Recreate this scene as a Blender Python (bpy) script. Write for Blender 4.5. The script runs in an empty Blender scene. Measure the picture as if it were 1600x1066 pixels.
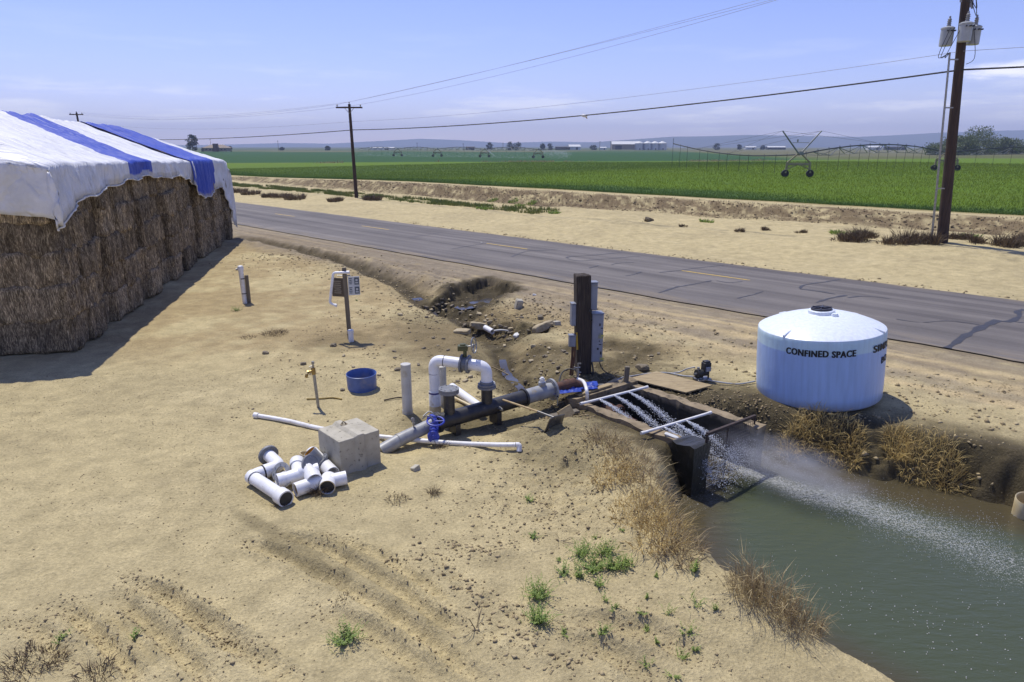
import bpy, bmesh, math, random
import numpy as np
from mathutils import Vector, Matrix, Quaternion

random.seed(7)
RNG = np.random.default_rng(11)
C = bpy.context.scene.collection
R = math.radians

# ------------------------------------------------------------------ camera, sky, sun, exposure
CAM_H = 5.0
PITCH = R(15.9)
FPX = 1067.0
cd = bpy.data.cameras.new('camera')
cam = bpy.data.objects.new('camera', cd)
C.objects.link(cam)
cam.location = (0, 0, CAM_H)
cam.rotation_euler = (R(90) - PITCH, 0, 0)
cd.sensor_width = 36.0
cd.lens = 24.0
cd.clip_start = 0.1
cd.clip_end = 20000
bpy.context.scene.camera = cam

SUN_VEC = Vector((0.27, -0.40, -1.0)).normalized()        # the way the light travels
SUN_EL = math.asin(-SUN_VEC.z)
SUN_AZ = math.atan2(-SUN_VEC.x, -SUN_VEC.y)                # clockwise from +Y
sd = bpy.data.lights.new('sun', 'SUN')
sd.energy = 4.4
sd.angle = R(0.53)
sd.color = (1.0, 0.955, 0.87)
sun = bpy.data.objects.new('sun', sd)
C.objects.link(sun)
sun.rotation_euler = SUN_VEC.to_track_quat('-Z', 'Y').to_euler()

world = bpy.data.worlds.new('World')
bpy.context.scene.world = world
world.use_nodes = True
wn, wl = world.node_tree.nodes, world.node_tree.links
wn.clear()
w_out = wn.new('ShaderNodeOutputWorld')
w_bg = wn.new('ShaderNodeBackground')
w_sky = wn.new('ShaderNodeTexSky')
w_sky.sky_type = 'NISHITA'
w_sky.sun_disc = False
w_sky.sun_elevation = SUN_EL
w_sky.sun_rotation = SUN_AZ
w_sky.altitude = 300
w_sky.air_density = 1.0
w_sky.dust_density = 0.15
w_sky.ozone_density = 3.0
w_bg.inputs['Strength'].default_value = 0.138
w_tint = wn.new('ShaderNodeMix'); w_tint.data_type = 'RGBA'; w_tint.blend_type = 'MULTIPLY'
w_tint.inputs[0].default_value = 1.0
w_tint.inputs[7].default_value = (0.97, 0.85, 1.20, 1)
wl.new(w_sky.outputs[0], w_tint.inputs[6])
w_geo = wn.new('ShaderNodeTexCoord')
w_sep = wn.new('ShaderNodeSeparateXYZ')
wl.new(w_geo.outputs['Generated'], w_sep.inputs[0])
w_map = wn.new('ShaderNodeMapping')
w_map.inputs['Scale'].default_value = (5.0, 5.0, 42.0)
w_map.inputs['Location'].default_value = (3.4, 0.3, 0.6)
wl.new(w_geo.outputs['Generated'], w_map.inputs[0])
w_noise = wn.new('ShaderNodeTexNoise')
w_noise.inputs['Scale'].default_value = 1.0
w_noise.inputs['Detail'].default_value = 7.0
w_noise.inputs['Roughness'].default_value = 0.58
wl.new(w_map.outputs[0], w_noise.inputs['Vector'])
w_ramp = wn.new('ShaderNodeMapRange'); w_ramp.interpolation_type = 'SMOOTHSTEP'
w_ramp.inputs['From Min'].default_value = 0.50
w_ramp.inputs['From Max'].default_value = 0.68
wl.new(w_noise.outputs[0], w_ramp.inputs['Value'])
w_band = wn.new('ShaderNodeValToRGB')                      # clouds only low over the horizon
els = w_band.color_ramp.elements
els[0].position = 0.0; els[0].color = (0.9, 0.9, 0.9, 1)
els[1].position = 0.16; els[1].color = (0, 0, 0, 1)
e = els.new(0.055); e.color = (0.8, 0.8, 0.8, 1)
e = els.new(0.085); e.color = (0.25, 0.25, 0.25, 1)
wl.new(w_sep.outputs['Z'], w_band.inputs[0])
w_mul = wn.new('ShaderNodeMath'); w_mul.operation = 'MULTIPLY'
wl.new(w_ramp.outputs[0], w_mul.inputs[0]); wl.new(w_band.outputs[0], w_mul.inputs[1])
w_mul2 = wn.new('ShaderNodeMath'); w_mul2.operation = 'MULTIPLY'
w_px = wn.new('ShaderNodeMath'); w_px.operation = 'DIVIDE'
wl.new(w_sep.outputs['X'], w_px.inputs[0]); wl.new(w_sep.outputs['Y'], w_px.inputs[1])
def w_m(op, a, b):
    n = wn.new('ShaderNodeMath'); n.operation = op
    for i, q in enumerate((a, b)):
        if isinstance(q, (int, float)): n.inputs[i].default_value = q
        else: wl.new(q, n.inputs[i])
    return n.outputs[0]
w_n2 = wn.new('ShaderNodeTexNoise'); w_n2.inputs['Scale'].default_value = 1.0; w_n2.inputs['Detail'].default_value = 8.0; w_n2.inputs['Roughness'].default_value = 0.6
w_mp2 = wn.new('ShaderNodeMapping'); w_mp2.inputs['Scale'].default_value = (14, 14, 60); wl.new(w_geo.outputs['Generated'], w_mp2.inputs[0]); wl.new(w_mp2.outputs[0], w_n2.inputs['Vector'])
w_sum = None
for ca_, cz_, wa_, hz_, st_ in ((.70, .082, .13, .017, 1.0), (-.40, .040, .20, .006, .6), (.42, .030, .22, .012, .55), (.66, .036, .06, .008, .8)):
    d_ = w_m('ADD', w_m('POWER', w_m('DIVIDE', w_m('ABSOLUTE', w_m('SUBTRACT', w_px.outputs[0], ca_), 0), wa_), 2), w_m('POWER', w_m('DIVIDE', w_m('ABSOLUTE', w_m('SUBTRACT', w_sep.outputs['Z'], cz_), 0), hz_), 2))
    e_ = w_m('MULTIPLY', w_m('MAXIMUM', w_m('SUBTRACT', 1.25, d_), 0), st_)
    w_sum = e_ if w_sum is None else w_m('MAXIMUM', w_sum, e_)
w_cm = wn.new('ShaderNodeMapRange'); w_cm.interpolation_type = 'SMOOTHSTEP'; w_cm.inputs['From Min'].default_value = .42; w_cm.inputs['From Max'].default_value = .85
wl.new(w_m('MULTIPLY', w_n2.outputs[0], w_m('ADD', .2, w_sum)), w_cm.inputs['Value'])
wl.new(w_m('MAXIMUM', w_mul.outputs[0], w_m('MULTIPLY', w_m('MULTIPLY', w_cm.outputs[0], w_m('GREATER_THAN', w_sep.outputs['Y'], 0)), 1.6)), w_mul2.inputs[0]); w_mul2.inputs[1].default_value = 0.5
w_cl = wn.new('ShaderNodeMix'); w_cl.data_type = 'RGBA'
w_cl.inputs[7].default_value = (10.5, 10.3, 10.6, 1)
wl.new(w_mul2.outputs[0], w_cl.inputs[0]); wl.new(w_tint.outputs[2], w_cl.inputs[6])
wl.new(w_cl.outputs[2], w_bg.inputs['Color'])
wl.new(w_bg.outputs[0], w_out.inputs['Surface'])

vs = bpy.context.scene.view_settings
vs.view_transform = 'Standard'
vs.look = 'None'
vs.exposure = 0.0
vs.gamma = 1.0
vs.use_curve_mapping = False
cy = bpy.context.scene.cycles
cy.use_denoising = True
cy.max_bounces = 6
cy.transparent_max_bounces = 12
cy.volume_bounces = 0
HAZE_DENSITY = 2.1e-4

# ------------------------------------------------------------------ survey of the place: photo point -> ground point
def at(px, py, z=0.0):
    u, v = px - 800, py - 533
    F = FPX * math.cos(PITCH) - v * math.sin(PITCH)
    D = FPX * math.sin(PITCH) + v * math.cos(PITCH)
    t = (CAM_H - z) / D
    return (u * t, F * t)

def atF(px, py, Y):
    u, v = px - 800, py - 533
    F = FPX * math.cos(PITCH) - v * math.sin(PITCH)
    D = FPX * math.sin(PITCH) + v * math.cos(PITCH)
    t = Y / F
    return (u * t, Y, CAM_H - D * t)

def P(lst, z=0.0):
    return [at(a, b, z) for a, b in lst]

DR = (0.7107, -0.7035)          # along the road
NR = (0.7035, 0.7107)           # across the road, away from the yard
def sq(s, q):
    return (DR[0] * s + NR[0] * q, DR[1] * s + NR[1] * q)

# ------------------------------------------------------------------ noise
def _h(ix, iy, seed):
    n = (ix.astype(np.int64) * 374761393 + iy.astype(np.int64) * 668265263 + seed * 974711) & 0x7fffffff
    n = ((n ^ (n >> 13)) * 1274126177) & 0x7fffffff
    n = (n ^ (n >> 16)) & 0xffff
    return n / 65535.0

def vnoise(x, y, seed=0):
    ix, iy = np.floor(x), np.floor(y)
    fx, fy = x - ix, y - iy
    fx = fx * fx * fx * (fx * (fx * 6 - 15) + 10); fy = fy * fy * fy * (fy * (fy * 6 - 15) + 10)
    a = _h(ix, iy, seed); b = _h(ix + 1, iy, seed); c = _h(ix, iy + 1, seed); d = _h(ix + 1, iy + 1, seed)
    return (a * (1 - fx) + b * fx) * (1 - fy) + (c * (1 - fx) + d * fx) * fy

def fbm(x, y, octv=4, seed=0, gain=0.5):
    x = np.asarray(x, float); y = np.asarray(y, float)
    s = np.zeros_like(x); a = 1.0; tot = 0.0
    for o in range(octv):
        s += a * (vnoise(x, y, seed + o * 17) * 2 - 1); tot += a
        a *= gain
        x, y = x * 1.97 + y * 0.31 + 5.3, y * 1.97 - x * 0.31 + 1.7
    return s / tot

def sstep(a, b, x):
    t = np.clip((x - a) / (b - a), 0, 1)
    return t * t * (3 - 2 * t)

def seg_dist(x, y, pts, want_t=False):
    best = np.full(x.shape, 1e9); bt = np.zeros(x.shape); acc = 0.0
    for (ax, ay), (bx, by) in zip(pts[:-1], pts[1:]):
        dx, dy = bx - ax, by - ay
        L = math.hypot(dx, dy) + 1e-9
        t = np.clip(((x - ax) * dx + (y - ay) * dy) / (L * L), 0, 1)
        d = np.hypot(x - ax - t * dx, y - ay - t * dy)
        m = d < best
        best = np.where(m, d, best); bt = np.where(m, acc + t * L, bt)
        acc += L
    return (best, bt, acc) if want_t else best

def poly_sd(x, y, poly):
    d = seg_dist(x, y, list(poly) + [poly[0]])
    ins = np.zeros(x.shape, bool)
    n = len(poly)
    for i in range(n):
        ax, ay = poly[i]; bx, by = poly[(i + 1) % n]
        c = ((ay > y) != (by > y)) & (x < (bx - ax) * (y - ay) / (by - ay + 1e-12) + ax)
        ins ^= c
    return np.where(ins, -d, d)

# ------------------------------------------------------------------ ground shape
WATER_Z = -0.8
BO = np.array([1.45, 13.0]); BE = np.array([0.64, -0.768]); BW = np.array([0.768, 0.64])   # sump: back left corner, along, across
BL, BWID = 2.75, 1.45
POND = [(3.3, 11.1), (2.85, 10.0), (2.68, 8.9), (2.66, 7.9), (3.0, 7.2), (3.6, 6.65), (4.1, 6.0), (4.6, 5.0), (6.5, 2.5),
        (14, -3), (22, 0), (14, 6), (9.6, 8.9), (8.23, 9.85), (7.42, 10.35), (6.47, 11.0), (5.4, 11.75), (4.6, 12.4), (4.2, 12.3)]
DITCH = P([(372, 378), (420, 386), (470, 398), (520, 410), (560, 422), (610, 440), (640, 455), (662, 474), (700, 491)], -0.3) + \
        P([(735, 503), (770, 520), (782, 545), (788, 570), (804, 590), (822, 612)], -0.25)
RILL = P([(782, 545), (790, 572), (806, 592), (822, 612)], -.3)
HOLE = P([(655, 476), (690, 470), (705, 458), (760, 447), (800, 456), (812, 466), (780, 478), (760, 492), (735, 500), (700, 496)], -0.35)
GUTTER = P([(925, 582), (990, 560), (1010, 548), (960, 538), (900, 545), (840, 548), (800, 560)], 0)
CUT = P([(700, 500), (735, 498), (790, 508), (840, 520), (862, 512), (850, 528), (800, 532), (740, 528)], -0.2)
BERM = [(0.9, 11.2), (1.5, 10.2), (1.9, 9.0), (2.05, 7.9), (2.6, 6.9)]
MAIN_A = Vector((-2.2, 11.1, 0)); MAIN_D = Vector((0.839, 0.544, 0)).normalized()
TRACKS = [  # polyline, half width, depth, churn
    (P([(195, 902), (262, 935), (335, 985), (412, 1024)]), .13, .07, 1.0),
    (P([(178, 930), (240, 985), (300, 1040), (345, 1085)]), .10, .05, .6),
    (P([(90, 940), (150, 992), (200, 1045), (222, 1085)]), .10, .06, .9),
    (P([(20, 960), (70, 1000), (110, 1050)]), .12, .04, .7),
    (P([(360, 838), (450, 872), (530, 912), (605, 957), (690, 1018), (780, 1085)]), .11, .045, .25),
    (P([(420, 825), (520, 862), (605, 912), (685, 968), (745, 995)]), .11, .05, .25),
    (P([(505, 835), (600, 872), (665, 915), (720, 960)]), .10, .035, .3),
    (P([(480, 940), (570, 985), (640, 1030), (700, 1085)]), .13, .04, .45),
    (P([(300, 985), (420, 1040), (490, 1085)]), .12, .03, .4),
    (P([(880, 985), (960, 1025), (1040, 1080)]), .14, .05, .8),
    (P([(860, 960), (950, 975), (1040, 1000), (1120, 1050)]), .16, .05, .9),
]
CLODLINES = [P([(640, 858), (690, 892), (745, 930), (800, 962), (850, 1000)]), P([(690, 845), (745, 868), (800, 850)]),
             P([(740, 990), (840, 1020), (930, 1060)])]
TRACKBOX = (-7.0, 4.0, 1.5, 10.5)

def road_z(s):
    return 0.0 * s

def field_z(s):
    return 0.35 + 0.65 * sstep(-115, -60, s)

def height(x, y):
    x = np.asarray(x, float); y = np.asarray(y, float)
    s = DR[0] * x + DR[1] * y; q = NR[0] * x + NR[1] * y
    near = (np.abs(x) < 40) & (y > -5) & (y < 60)
    yard = sstep(19.6, 17.5, q)
    z = 0.05 * fbm(x / 3.1, y / 3.1, 3, 1) * yard
    # roadside slope, verge and bank beyond the road
    beyond = sstep(28.6, 31.0, q)
    ver = 0.08 + 0.32 * sstep(-40, -8, s)
    z = z + beyond * (ver * sstep(28.6, 38, q) + (0.16 * fbm(s / 6.0, q / 2.2, 4, 5) + .05 * fbm(s / 1.4, q / .8, 4, 6, .6)) * sstep(-110, -50, s))
    wob = 1.1 * fbm(s / 5.0, q / 5.0, 3, 9)
    fz = field_z(s)
    bnk = sstep(46.0, 48.9, q + .8 * wob)
    z = z * (1 - bnk) + bnk * fz
    er = bnk * (1 - bnk) * 4
    z = z + er * 0.42 * fbm(s / 1.3 + q / 2.2, q / 0.8, 5, 21, 0.65)
    z = z - .16 * np.exp(-((q + .8 * wob - 45.4) / .9) ** 2) * sstep(-110, -60, s)
    z = z + np.where(q > 51, 0.05 * fbm(s / 9, q / 9, 2, 31), 0)
    if not near.any():
        return z
    zi = z[near]; xi = x[near]; yi = y[near]; si = s[near]; qi = q[near]
    # fine sand relief
    ydm = sstep(19.6, 18.2, qi)
    zi = zi + ydm * (0.020 * fbm(xi / 0.7, yi / 0.7, 4, 41) + 0.006 * fbm(xi / 0.16, yi / 0.16, 2, 43))
    # wind ripples on the far verge
    v = sstep(29, 31, qi) * sstep(44, 40, qi)
    zi = zi + v * (0.014 * np.sin((si * 0.5 + qi * 1.0) * 9 + 4 * fbm(xi / 2, yi / 2, 2, 47)) * sstep(-.2, .3, fbm(xi / 5, yi / 5, 2, 49)) + 0.03 * fbm(xi / .5, yi / .5, 3, 48) * sstep(.0, .3, fbm(xi / 3, yi / 3, 2, 50)))
    # shoulder slope and roadside ditch
    dd, dt, dl = seg_dist(xi, yi, DITCH, True)
    dn = dd + 0.12 * fbm(xi / 0.35, yi / 0.35, 3, 51)
    wide = 0.25 + 0.45 * sstep(dl * .25, dl * .55, dt)
    zi = zi - (0.14 + 0.24 * sstep(0, dl * .5, dt)) * sstep(wide + .35, wide * .3, dn)
    sl = sstep(13.0, 15.5, qi) * sstep(19.6, 16.5, qi) * sstep(-2, -14, si)
    zi = zi + 0.12 * sl * fbm(xi / 0.55, yi / 0.55, 4, 57, .6)
    zi = zi - 0.10 * sstep(-16, -22, si) * 0
    hs = poly_sd(xi, yi, HOLE) + 0.30 * fbm(xi / 0.7, yi / 0.7, 4, 61, .6)
    zi = zi - (0.46 + .16 * fbm(xi / .35, yi / .35, 3, 64, .6)) * sstep(0.10, -0.22, hs)
    hs = poly_sd(xi, yi, CUT) + 0.28 * fbm(xi / 0.5, yi / 0.5, 4, 62, .6)
    zi = zi - 0.28 * sstep(0.08, -0.2, hs)
    gd = seg_dist(xi, yi, GUTTER) + 0.25 * fbm(xi / 0.5, yi / 0.5, 3, 63)
    zi = zi - 0.10 * sstep(0.45, 0.05, gd)
    # churned mud round the pump
    mud = np.exp(-(((xi - 1.3) / 2.2) ** 2 + ((yi - 14.6) / 1.7) ** 2))
    zi = zi + mud * 0.17 * fbm(xi / 0.45, yi / 0.45, 4, 67, .6)
    zi = zi - .09 * sstep(.26, .06, seg_dist(xi, yi, RILL) + .07 * fbm(xi / .2, yi / .2, 3, 69))
    mud2 = np.exp(-(((xi - 4.6) / 1.7) ** 2 + ((yi - 13.0) / .8) ** 2))
    zi = zi + mud2 * .11 * fbm(xi / .3, yi / .3, 4, 70, .62)
    # trench the main pipe lies in
    td = seg_dist(xi, yi, [(-1.9, 11.2), (.75, 12.9)])
    zi = zi - 0.16 * sstep(0.95, 0.25, td + .1 * fbm(xi / .5, yi / .5, 3, 68))
    # loose sand berm between yard and pond
    bd = seg_dist(xi, yi, BERM)
    zi = zi + np.exp(-(bd / 0.70) ** 2) * (0.34 + 0.09 * fbm(xi / 0.3, yi / 0.3, 4, 71, .6))
    rough = np.exp(-(((xi - 0.9) / 1.2) ** 2 + ((yi - 9.6) / 1.8) ** 2))
    zi = zi + rough * 0.105 * fbm(xi / 0.17, yi / 0.17, 3, 73, .6)
    # tyre tracks
    tb = (xi > TRACKBOX[0]) & (xi < TRACKBOX[1]) & (yi > TRACKBOX[2]) & (yi < TRACKBOX[3])
    if tb.any():
        xt = xi[tb]; yt = yi[tb]; acc = np.zeros(xt.shape)
        for pts, hw, dep, churn in TRACKS:
            d, t, L = seg_dist(xt, yt, pts, True)
            fade = sstep(0, .6, t) * sstep(L, L - .6, t)
            d2 = d + 0.03 * fbm(xt / .3, yt / .3, 3, 77)
            g = -1.25 * dep * sstep(hw * 1.05, hw * .35, d2) + 1.1 * dep * np.exp(-((d2 - hw * 1.35) / (hw * .4)) ** 2)
            g = g + (0.014 * (1 - churn) * np.sin(t * 42) * sstep(hw * .95, hw * .8, d2))
            g = g + churn * .040 * fbm(xt / .17, yt / .17, 2, 79, .5) * sstep(hw * 2.2, hw * .8, d2)
            acc = acc + g * fade
        for pts in CLODLINES:
            d = seg_dist(xt, yt, pts)
            acc = acc + np.exp(-(d / .16) ** 2) * (.02 + .045 * fbm(xt / .17, yt / .17, 2, 81, .5))
        zi[tb] = zi[tb] + acc
    # footprints and hollows
    # pond
    pdn = poly_sd(xi, yi, POND)
    rightbank = sstep(3.2, 4.6, xi) * sstep(8.0, 9.5, yi)
    pn = pdn + 0.22 * fbm(xi / 0.6, yi / 0.6, 4, 83, .55) * (0.5 + rightbank)
    wd = 0.62 + 0.45 * rightbank
    k = sstep(wd, -0.25, pn)
    zi = zi * (1 - k) + (-1.5) * k
    # a shelf of dark mud at the foot of the right bank
    # sump
    bx = (xi - BO[0]) * BE[0] + (yi - BO[1]) * BE[1]
    by = (xi - BO[0]) * BW[0] + (yi - BO[1]) * BW[1]
    inside = np.maximum(np.maximum(-0.12 - bx, bx - BL - .5), np.maximum(-0.12 - by, by - BWID - 0.12))
    zi = np.where(inside < 0, -1.6, zi)
    ring = np.maximum(np.maximum(-0.30 - bx, bx - BL), np.maximum(-0.30 - by, by - BWID - 0.30))
    zi = np.where((ring < 0.12) & (inside >= 0), np.minimum(zi, -0.03), zi)
    # level pads
    for (cx, cyy, r, zz) in PADS:
        d = np.hypot(xi - cx, yi - cyy)
        k = sstep(r * 1.45, r, d)
        zi = zi * (1 - k) + zz * k
    z[near] = zi
    # road bed
    rb = sstep(19.0, 19.7, q) * sstep(29.0, 28.2, q)
    z = z * (1 - rb) + (-0.035) * rb
    return z

TANK = (6.47, 13.62, 1.22)
PADS = [(TANK[0], TANK[1], 1.25, 0.0), (-2.66, 10.28, .5, 0.0), (1.62, 14.95, .3, 0.0)]

def hz(x, y):
    return float(height(np.array([x]), np.array([y]))[0])

def gp(px, py, z0=0.0):
    """photo point on the ground, with its height"""
    x0, y0 = at(px, py, 1.2); x1, y1 = at(px, py, -1.6)
    t = np.linspace(0, 1, 700)
    h = height(x0 + (x1 - x0) * t, y0 + (y1 - y0) * t)
    i = int(np.argmax(h >= 1.2 - 2.8 * t))
    return Vector((x0 + (x1 - x0) * t[i], y0 + (y1 - y0) * t[i], float(h[i])))

# ------------------------------------------------------------------ helpers
def tag(o, label=None, cat=None, group=None, kind=None):
    if label: o['label'] = label
    if cat: o['category'] = cat
    if group: o['group'] = group
    if kind: o['kind'] = kind
    return o

def thing(name, label, cat, loc=(0, 0, 0), rotz=0, group=None):
    o = bpy.data.objects.new(name, None)
    C.objects.link(o)
    o.location = loc; o.rotation_euler = (0, 0, rotz)
    o.empty_display_size = .2
    return tag(o, label, cat, group)

class MB:
    def __init__(s):
        s.v = []; s.f = []; s.m = []; s.c = []
    def add(s, vs_, fs_, mi=0, col=None):
        n = len(s.v)
        s.v.extend([tuple(p) for p in vs_])
        s.f.extend([tuple(i + n for i in f) for f in fs_])
        s.m.extend([mi] * len(fs_))
        if col is not None or s.c:
            while len(s.c) < n: s.c.append(0.0)
            s.c.extend([col if col is not None else 0.0] * len(vs_))
        return s
    def box(s, c, size, rot=None, mi=0):
        hx, hy, hz_ = size[0] / 2, size[1] / 2, size[2] / 2
        M = rot if rot is not None else Matrix.Identity(3)
        pts = [Vector(c) + M @ Vector((a * hx, b * hy, d * hz_)) for a in (-1, 1) for b in (-1, 1) for d in (-1, 1)]
        return s.add(pts, [(0, 1, 3, 2), (4, 6, 7, 5), (0, 4, 5, 1), (2, 3, 7, 6), (0, 2, 6, 4), (1, 5, 7, 3)], mi)
    def tube(s, pts, r, seg=12, caps=True, mi=0):
        pts = [Vector(p) for p in pts]
        n = len(pts)
        rr = r if isinstance(r, (list, tuple)) else [r] * n
        up = None; rings = []
        for i, p in enumerate(pts):
            d = (pts[min(i + 1, n - 1)] - pts[max(i - 1, 0)])
            d = d.normalized() if d.length > 1e-9 else Vector((0, 0, 1))
            if up is None:
                a = Vector((0, 0, 1)) if abs(d.z) < .9 else Vector((1, 0, 0))
                up = (a - d * a.dot(d)).normalized()
            else:
                up = (up - d * up.dot(d)).normalized()
            side = d.cross(up)
            rings.append([p + (up * math.cos(2 * math.pi * k / seg) + side * math.sin(2 * math.pi * k / seg)) * rr[i] for k in range(seg)])
        vs_ = [q for ring in rings for q in ring]
        fs_ = []
        for i in range(n - 1):
            for k in range(seg):
                k2 = (k + 1) % seg
                fs_.append((i * seg + k, i * seg + k2, (i + 1) * seg + k2, (i + 1) * seg + k))
        if caps:
            fs_.append(tuple(range(seg - 1, -1, -1)))
            fs_.append(tuple((n - 1) * seg + k for k in range(seg)))
        return s.add(vs_, fs_, mi)
    def hollow(s, a, b, r, wall, seg=20, mi=0, depth=None):
        """an open-ended pipe from a to b: outer wall, lip and inner wall"""
        a, b = Vector(a), Vector(b)
        d = (b - a).normalized(); L = (b - a).length
        prof = [(0, r - wall), (0, r), (L, r), (L, r - wall), (0, r - wall)]
        return s.rev(a, d, prof, seg, mi)
    def rev(s, o, d, prof, seg=20, mi=0):
        """revolve (along, radius) about axis d from o"""
        o, d = Vector(o), Vector(d).normalized()
        a = Vector((0, 0, 1)) if abs(d.z) < .9 else Vector((1, 0, 0))
        u = (a - d * a.dot(d)).normalized(); w = d.cross(u)
        vs_ = [o + d * h + (u * math.cos(2 * math.pi * k / seg) + w * math.sin(2 * math.pi * k / seg)) * max(r, 1e-4)
               for h, r in prof for k in range(seg)]
        fs_ = []
        for i in range(len(prof) - 1):
            for k in range(seg):
                k2 = (k + 1) % seg
                fs_.append((i * seg + k, i * seg + k2, (i + 1) * seg + k2, (i + 1) * seg + k))
        return s.add(vs_, fs_, mi)
    def disc(s, o, d, r, h, seg=20, mi=0):
        return s.rev(o, d, [(0, 0), (0, r), (h, r), (h, 0)], seg, mi)
    def flange(s, o, d, r, h, inner=0.0, bolts=8, mi=0, br=.014):
        d = Vector(d).normalized()
        if inner: s.rev(o, d, [(0, inner), (0, r), (h, r), (h, inner), (0, inner)], 24, mi)
        else: s.disc(o, d, r, h, 24, mi)
        a = Vector((0, 0, 1)) if abs(d.z) < .9 else Vector((1, 0, 0))
        u = (a - d * a.dot(d)).normalized(); w = d.cross(u)
        rb = (r + inner) / 2 if inner else r * .78
        if inner: rb = max(rb, r * .82)
        for k in range(bolts):
            t = 2 * math.pi * (k + .5) / bolts
            c = Vector(o) + (u * math.cos(t) + w * math.sin(t)) * rb
            s.disc(c - d * br * .9, d, br, h + br * 1.8, 6, mi)
        return s
    def torus(s, c, d, Rr, r, seg=24, ms=8, mi=0, a0=0, a1=2 * math.pi):
        d = Vector(d).normalized()
        a = Vector((0, 0, 1)) if abs(d.z) < .9 else Vector((1, 0, 0))
        u = (a - d * a.dot(d)).normalized(); w = d.cross(u)
        full = abs(a1 - a0 - 2 * math.pi) < 1e-6
        n = seg + 1
        pts = [Vector(c) + (u * math.cos(a0 + (a1 - a0) * k / seg) + w * math.sin(a0 + (a1 - a0) * k / seg)) * Rr for k in range(n)]
        return s.tube(pts, r, ms, not full, mi)
    def build(s, name, mat, parent=None, smooth=40, bevel=0, loc=None):
        me = bpy.data.meshes.new(name)
        me.from_pydata(s.v, [], s.f)
        ms = mat if isinstance(mat, (list, tuple)) else [mat]
        for m in ms: me.materials.append(m)
        if len(ms) > 1: me.polygons.foreach_set('material_index', s.m)
        if s.c:
            while len(s.c) < len(s.v): s.c.append(0.0)
            at_ = me.attributes.new('tone', 'FLOAT', 'POINT'); at_.data.foreach_set('value', s.c)
        me.validate(); me.update()
        if smooth:
            me.polygons.foreach_set('use_smooth', [True] * len(me.polygons))
            me.set_sharp_from_angle(angle=R(smooth))
        o = bpy.data.objects.new(name, me)
        C.objects.link(o)
        if parent: o.parent = parent
        if loc is not None: o.location = loc
        if bevel:
            b = o.modifiers.new('bevel', 'BEVEL'); b.width = bevel; b.segments = 2; b.limit_method = 'ANGLE'; b.angle_limit = R(50)
            b.harden_normals = False
        return o

def copy_tree(o, parent=None):
    c = o.copy(); C.objects.link(c)
    if parent: c.parent = parent
    for ch in list(o.children): copy_tree(ch, c)
    return c

def rounded_path(pts, rad, n=6):
    pts = [Vector(p) for p in pts]
    out = [pts[0]]
    for i in range(1, len(pts) - 1):
        a, b, c = pts[i - 1], pts[i], pts[i + 1]
        r = min(rad, (a - b).length * .49, (c - b).length * .49)
        p0 = b + (a - b).normalized() * r; p1 = b + (c - b).normalized() * r
        for k in range(n + 1):
            t = k / n
            out.append(p0 * (1 - t) ** 2 + b * 2 * t * (1 - t) + p1 * t * t)
    out.append(pts[-1])
    return out

def spline(pts, n=8):
    pts = [Vector(p) for p in pts]
    out = []
    for i in range(len(pts) - 1):
        p0 = pts[max(i - 1, 0)]; p1 = pts[i]; p2 = pts[i + 1]; p3 = pts[min(i + 2, len(pts) - 1)]
        for k in range(n):
            t = k / n
            out.append(.5 * ((2 * p1) + (p2 - p0) * t + (2 * p0 - 5 * p1 + 4 * p2 - p3) * t * t + (3 * p1 - p0 - 3 * p2 + p3) * t ** 3))
    out.append(pts[-1])
    return out

# ------------------------------------------------------------------ materials
def nd(nt, typ, **kw):
    n = nt.nodes.new(typ)
    for k, v in kw.items():
        if hasattr(n, k): setattr(n, k, v)
    return n

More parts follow.
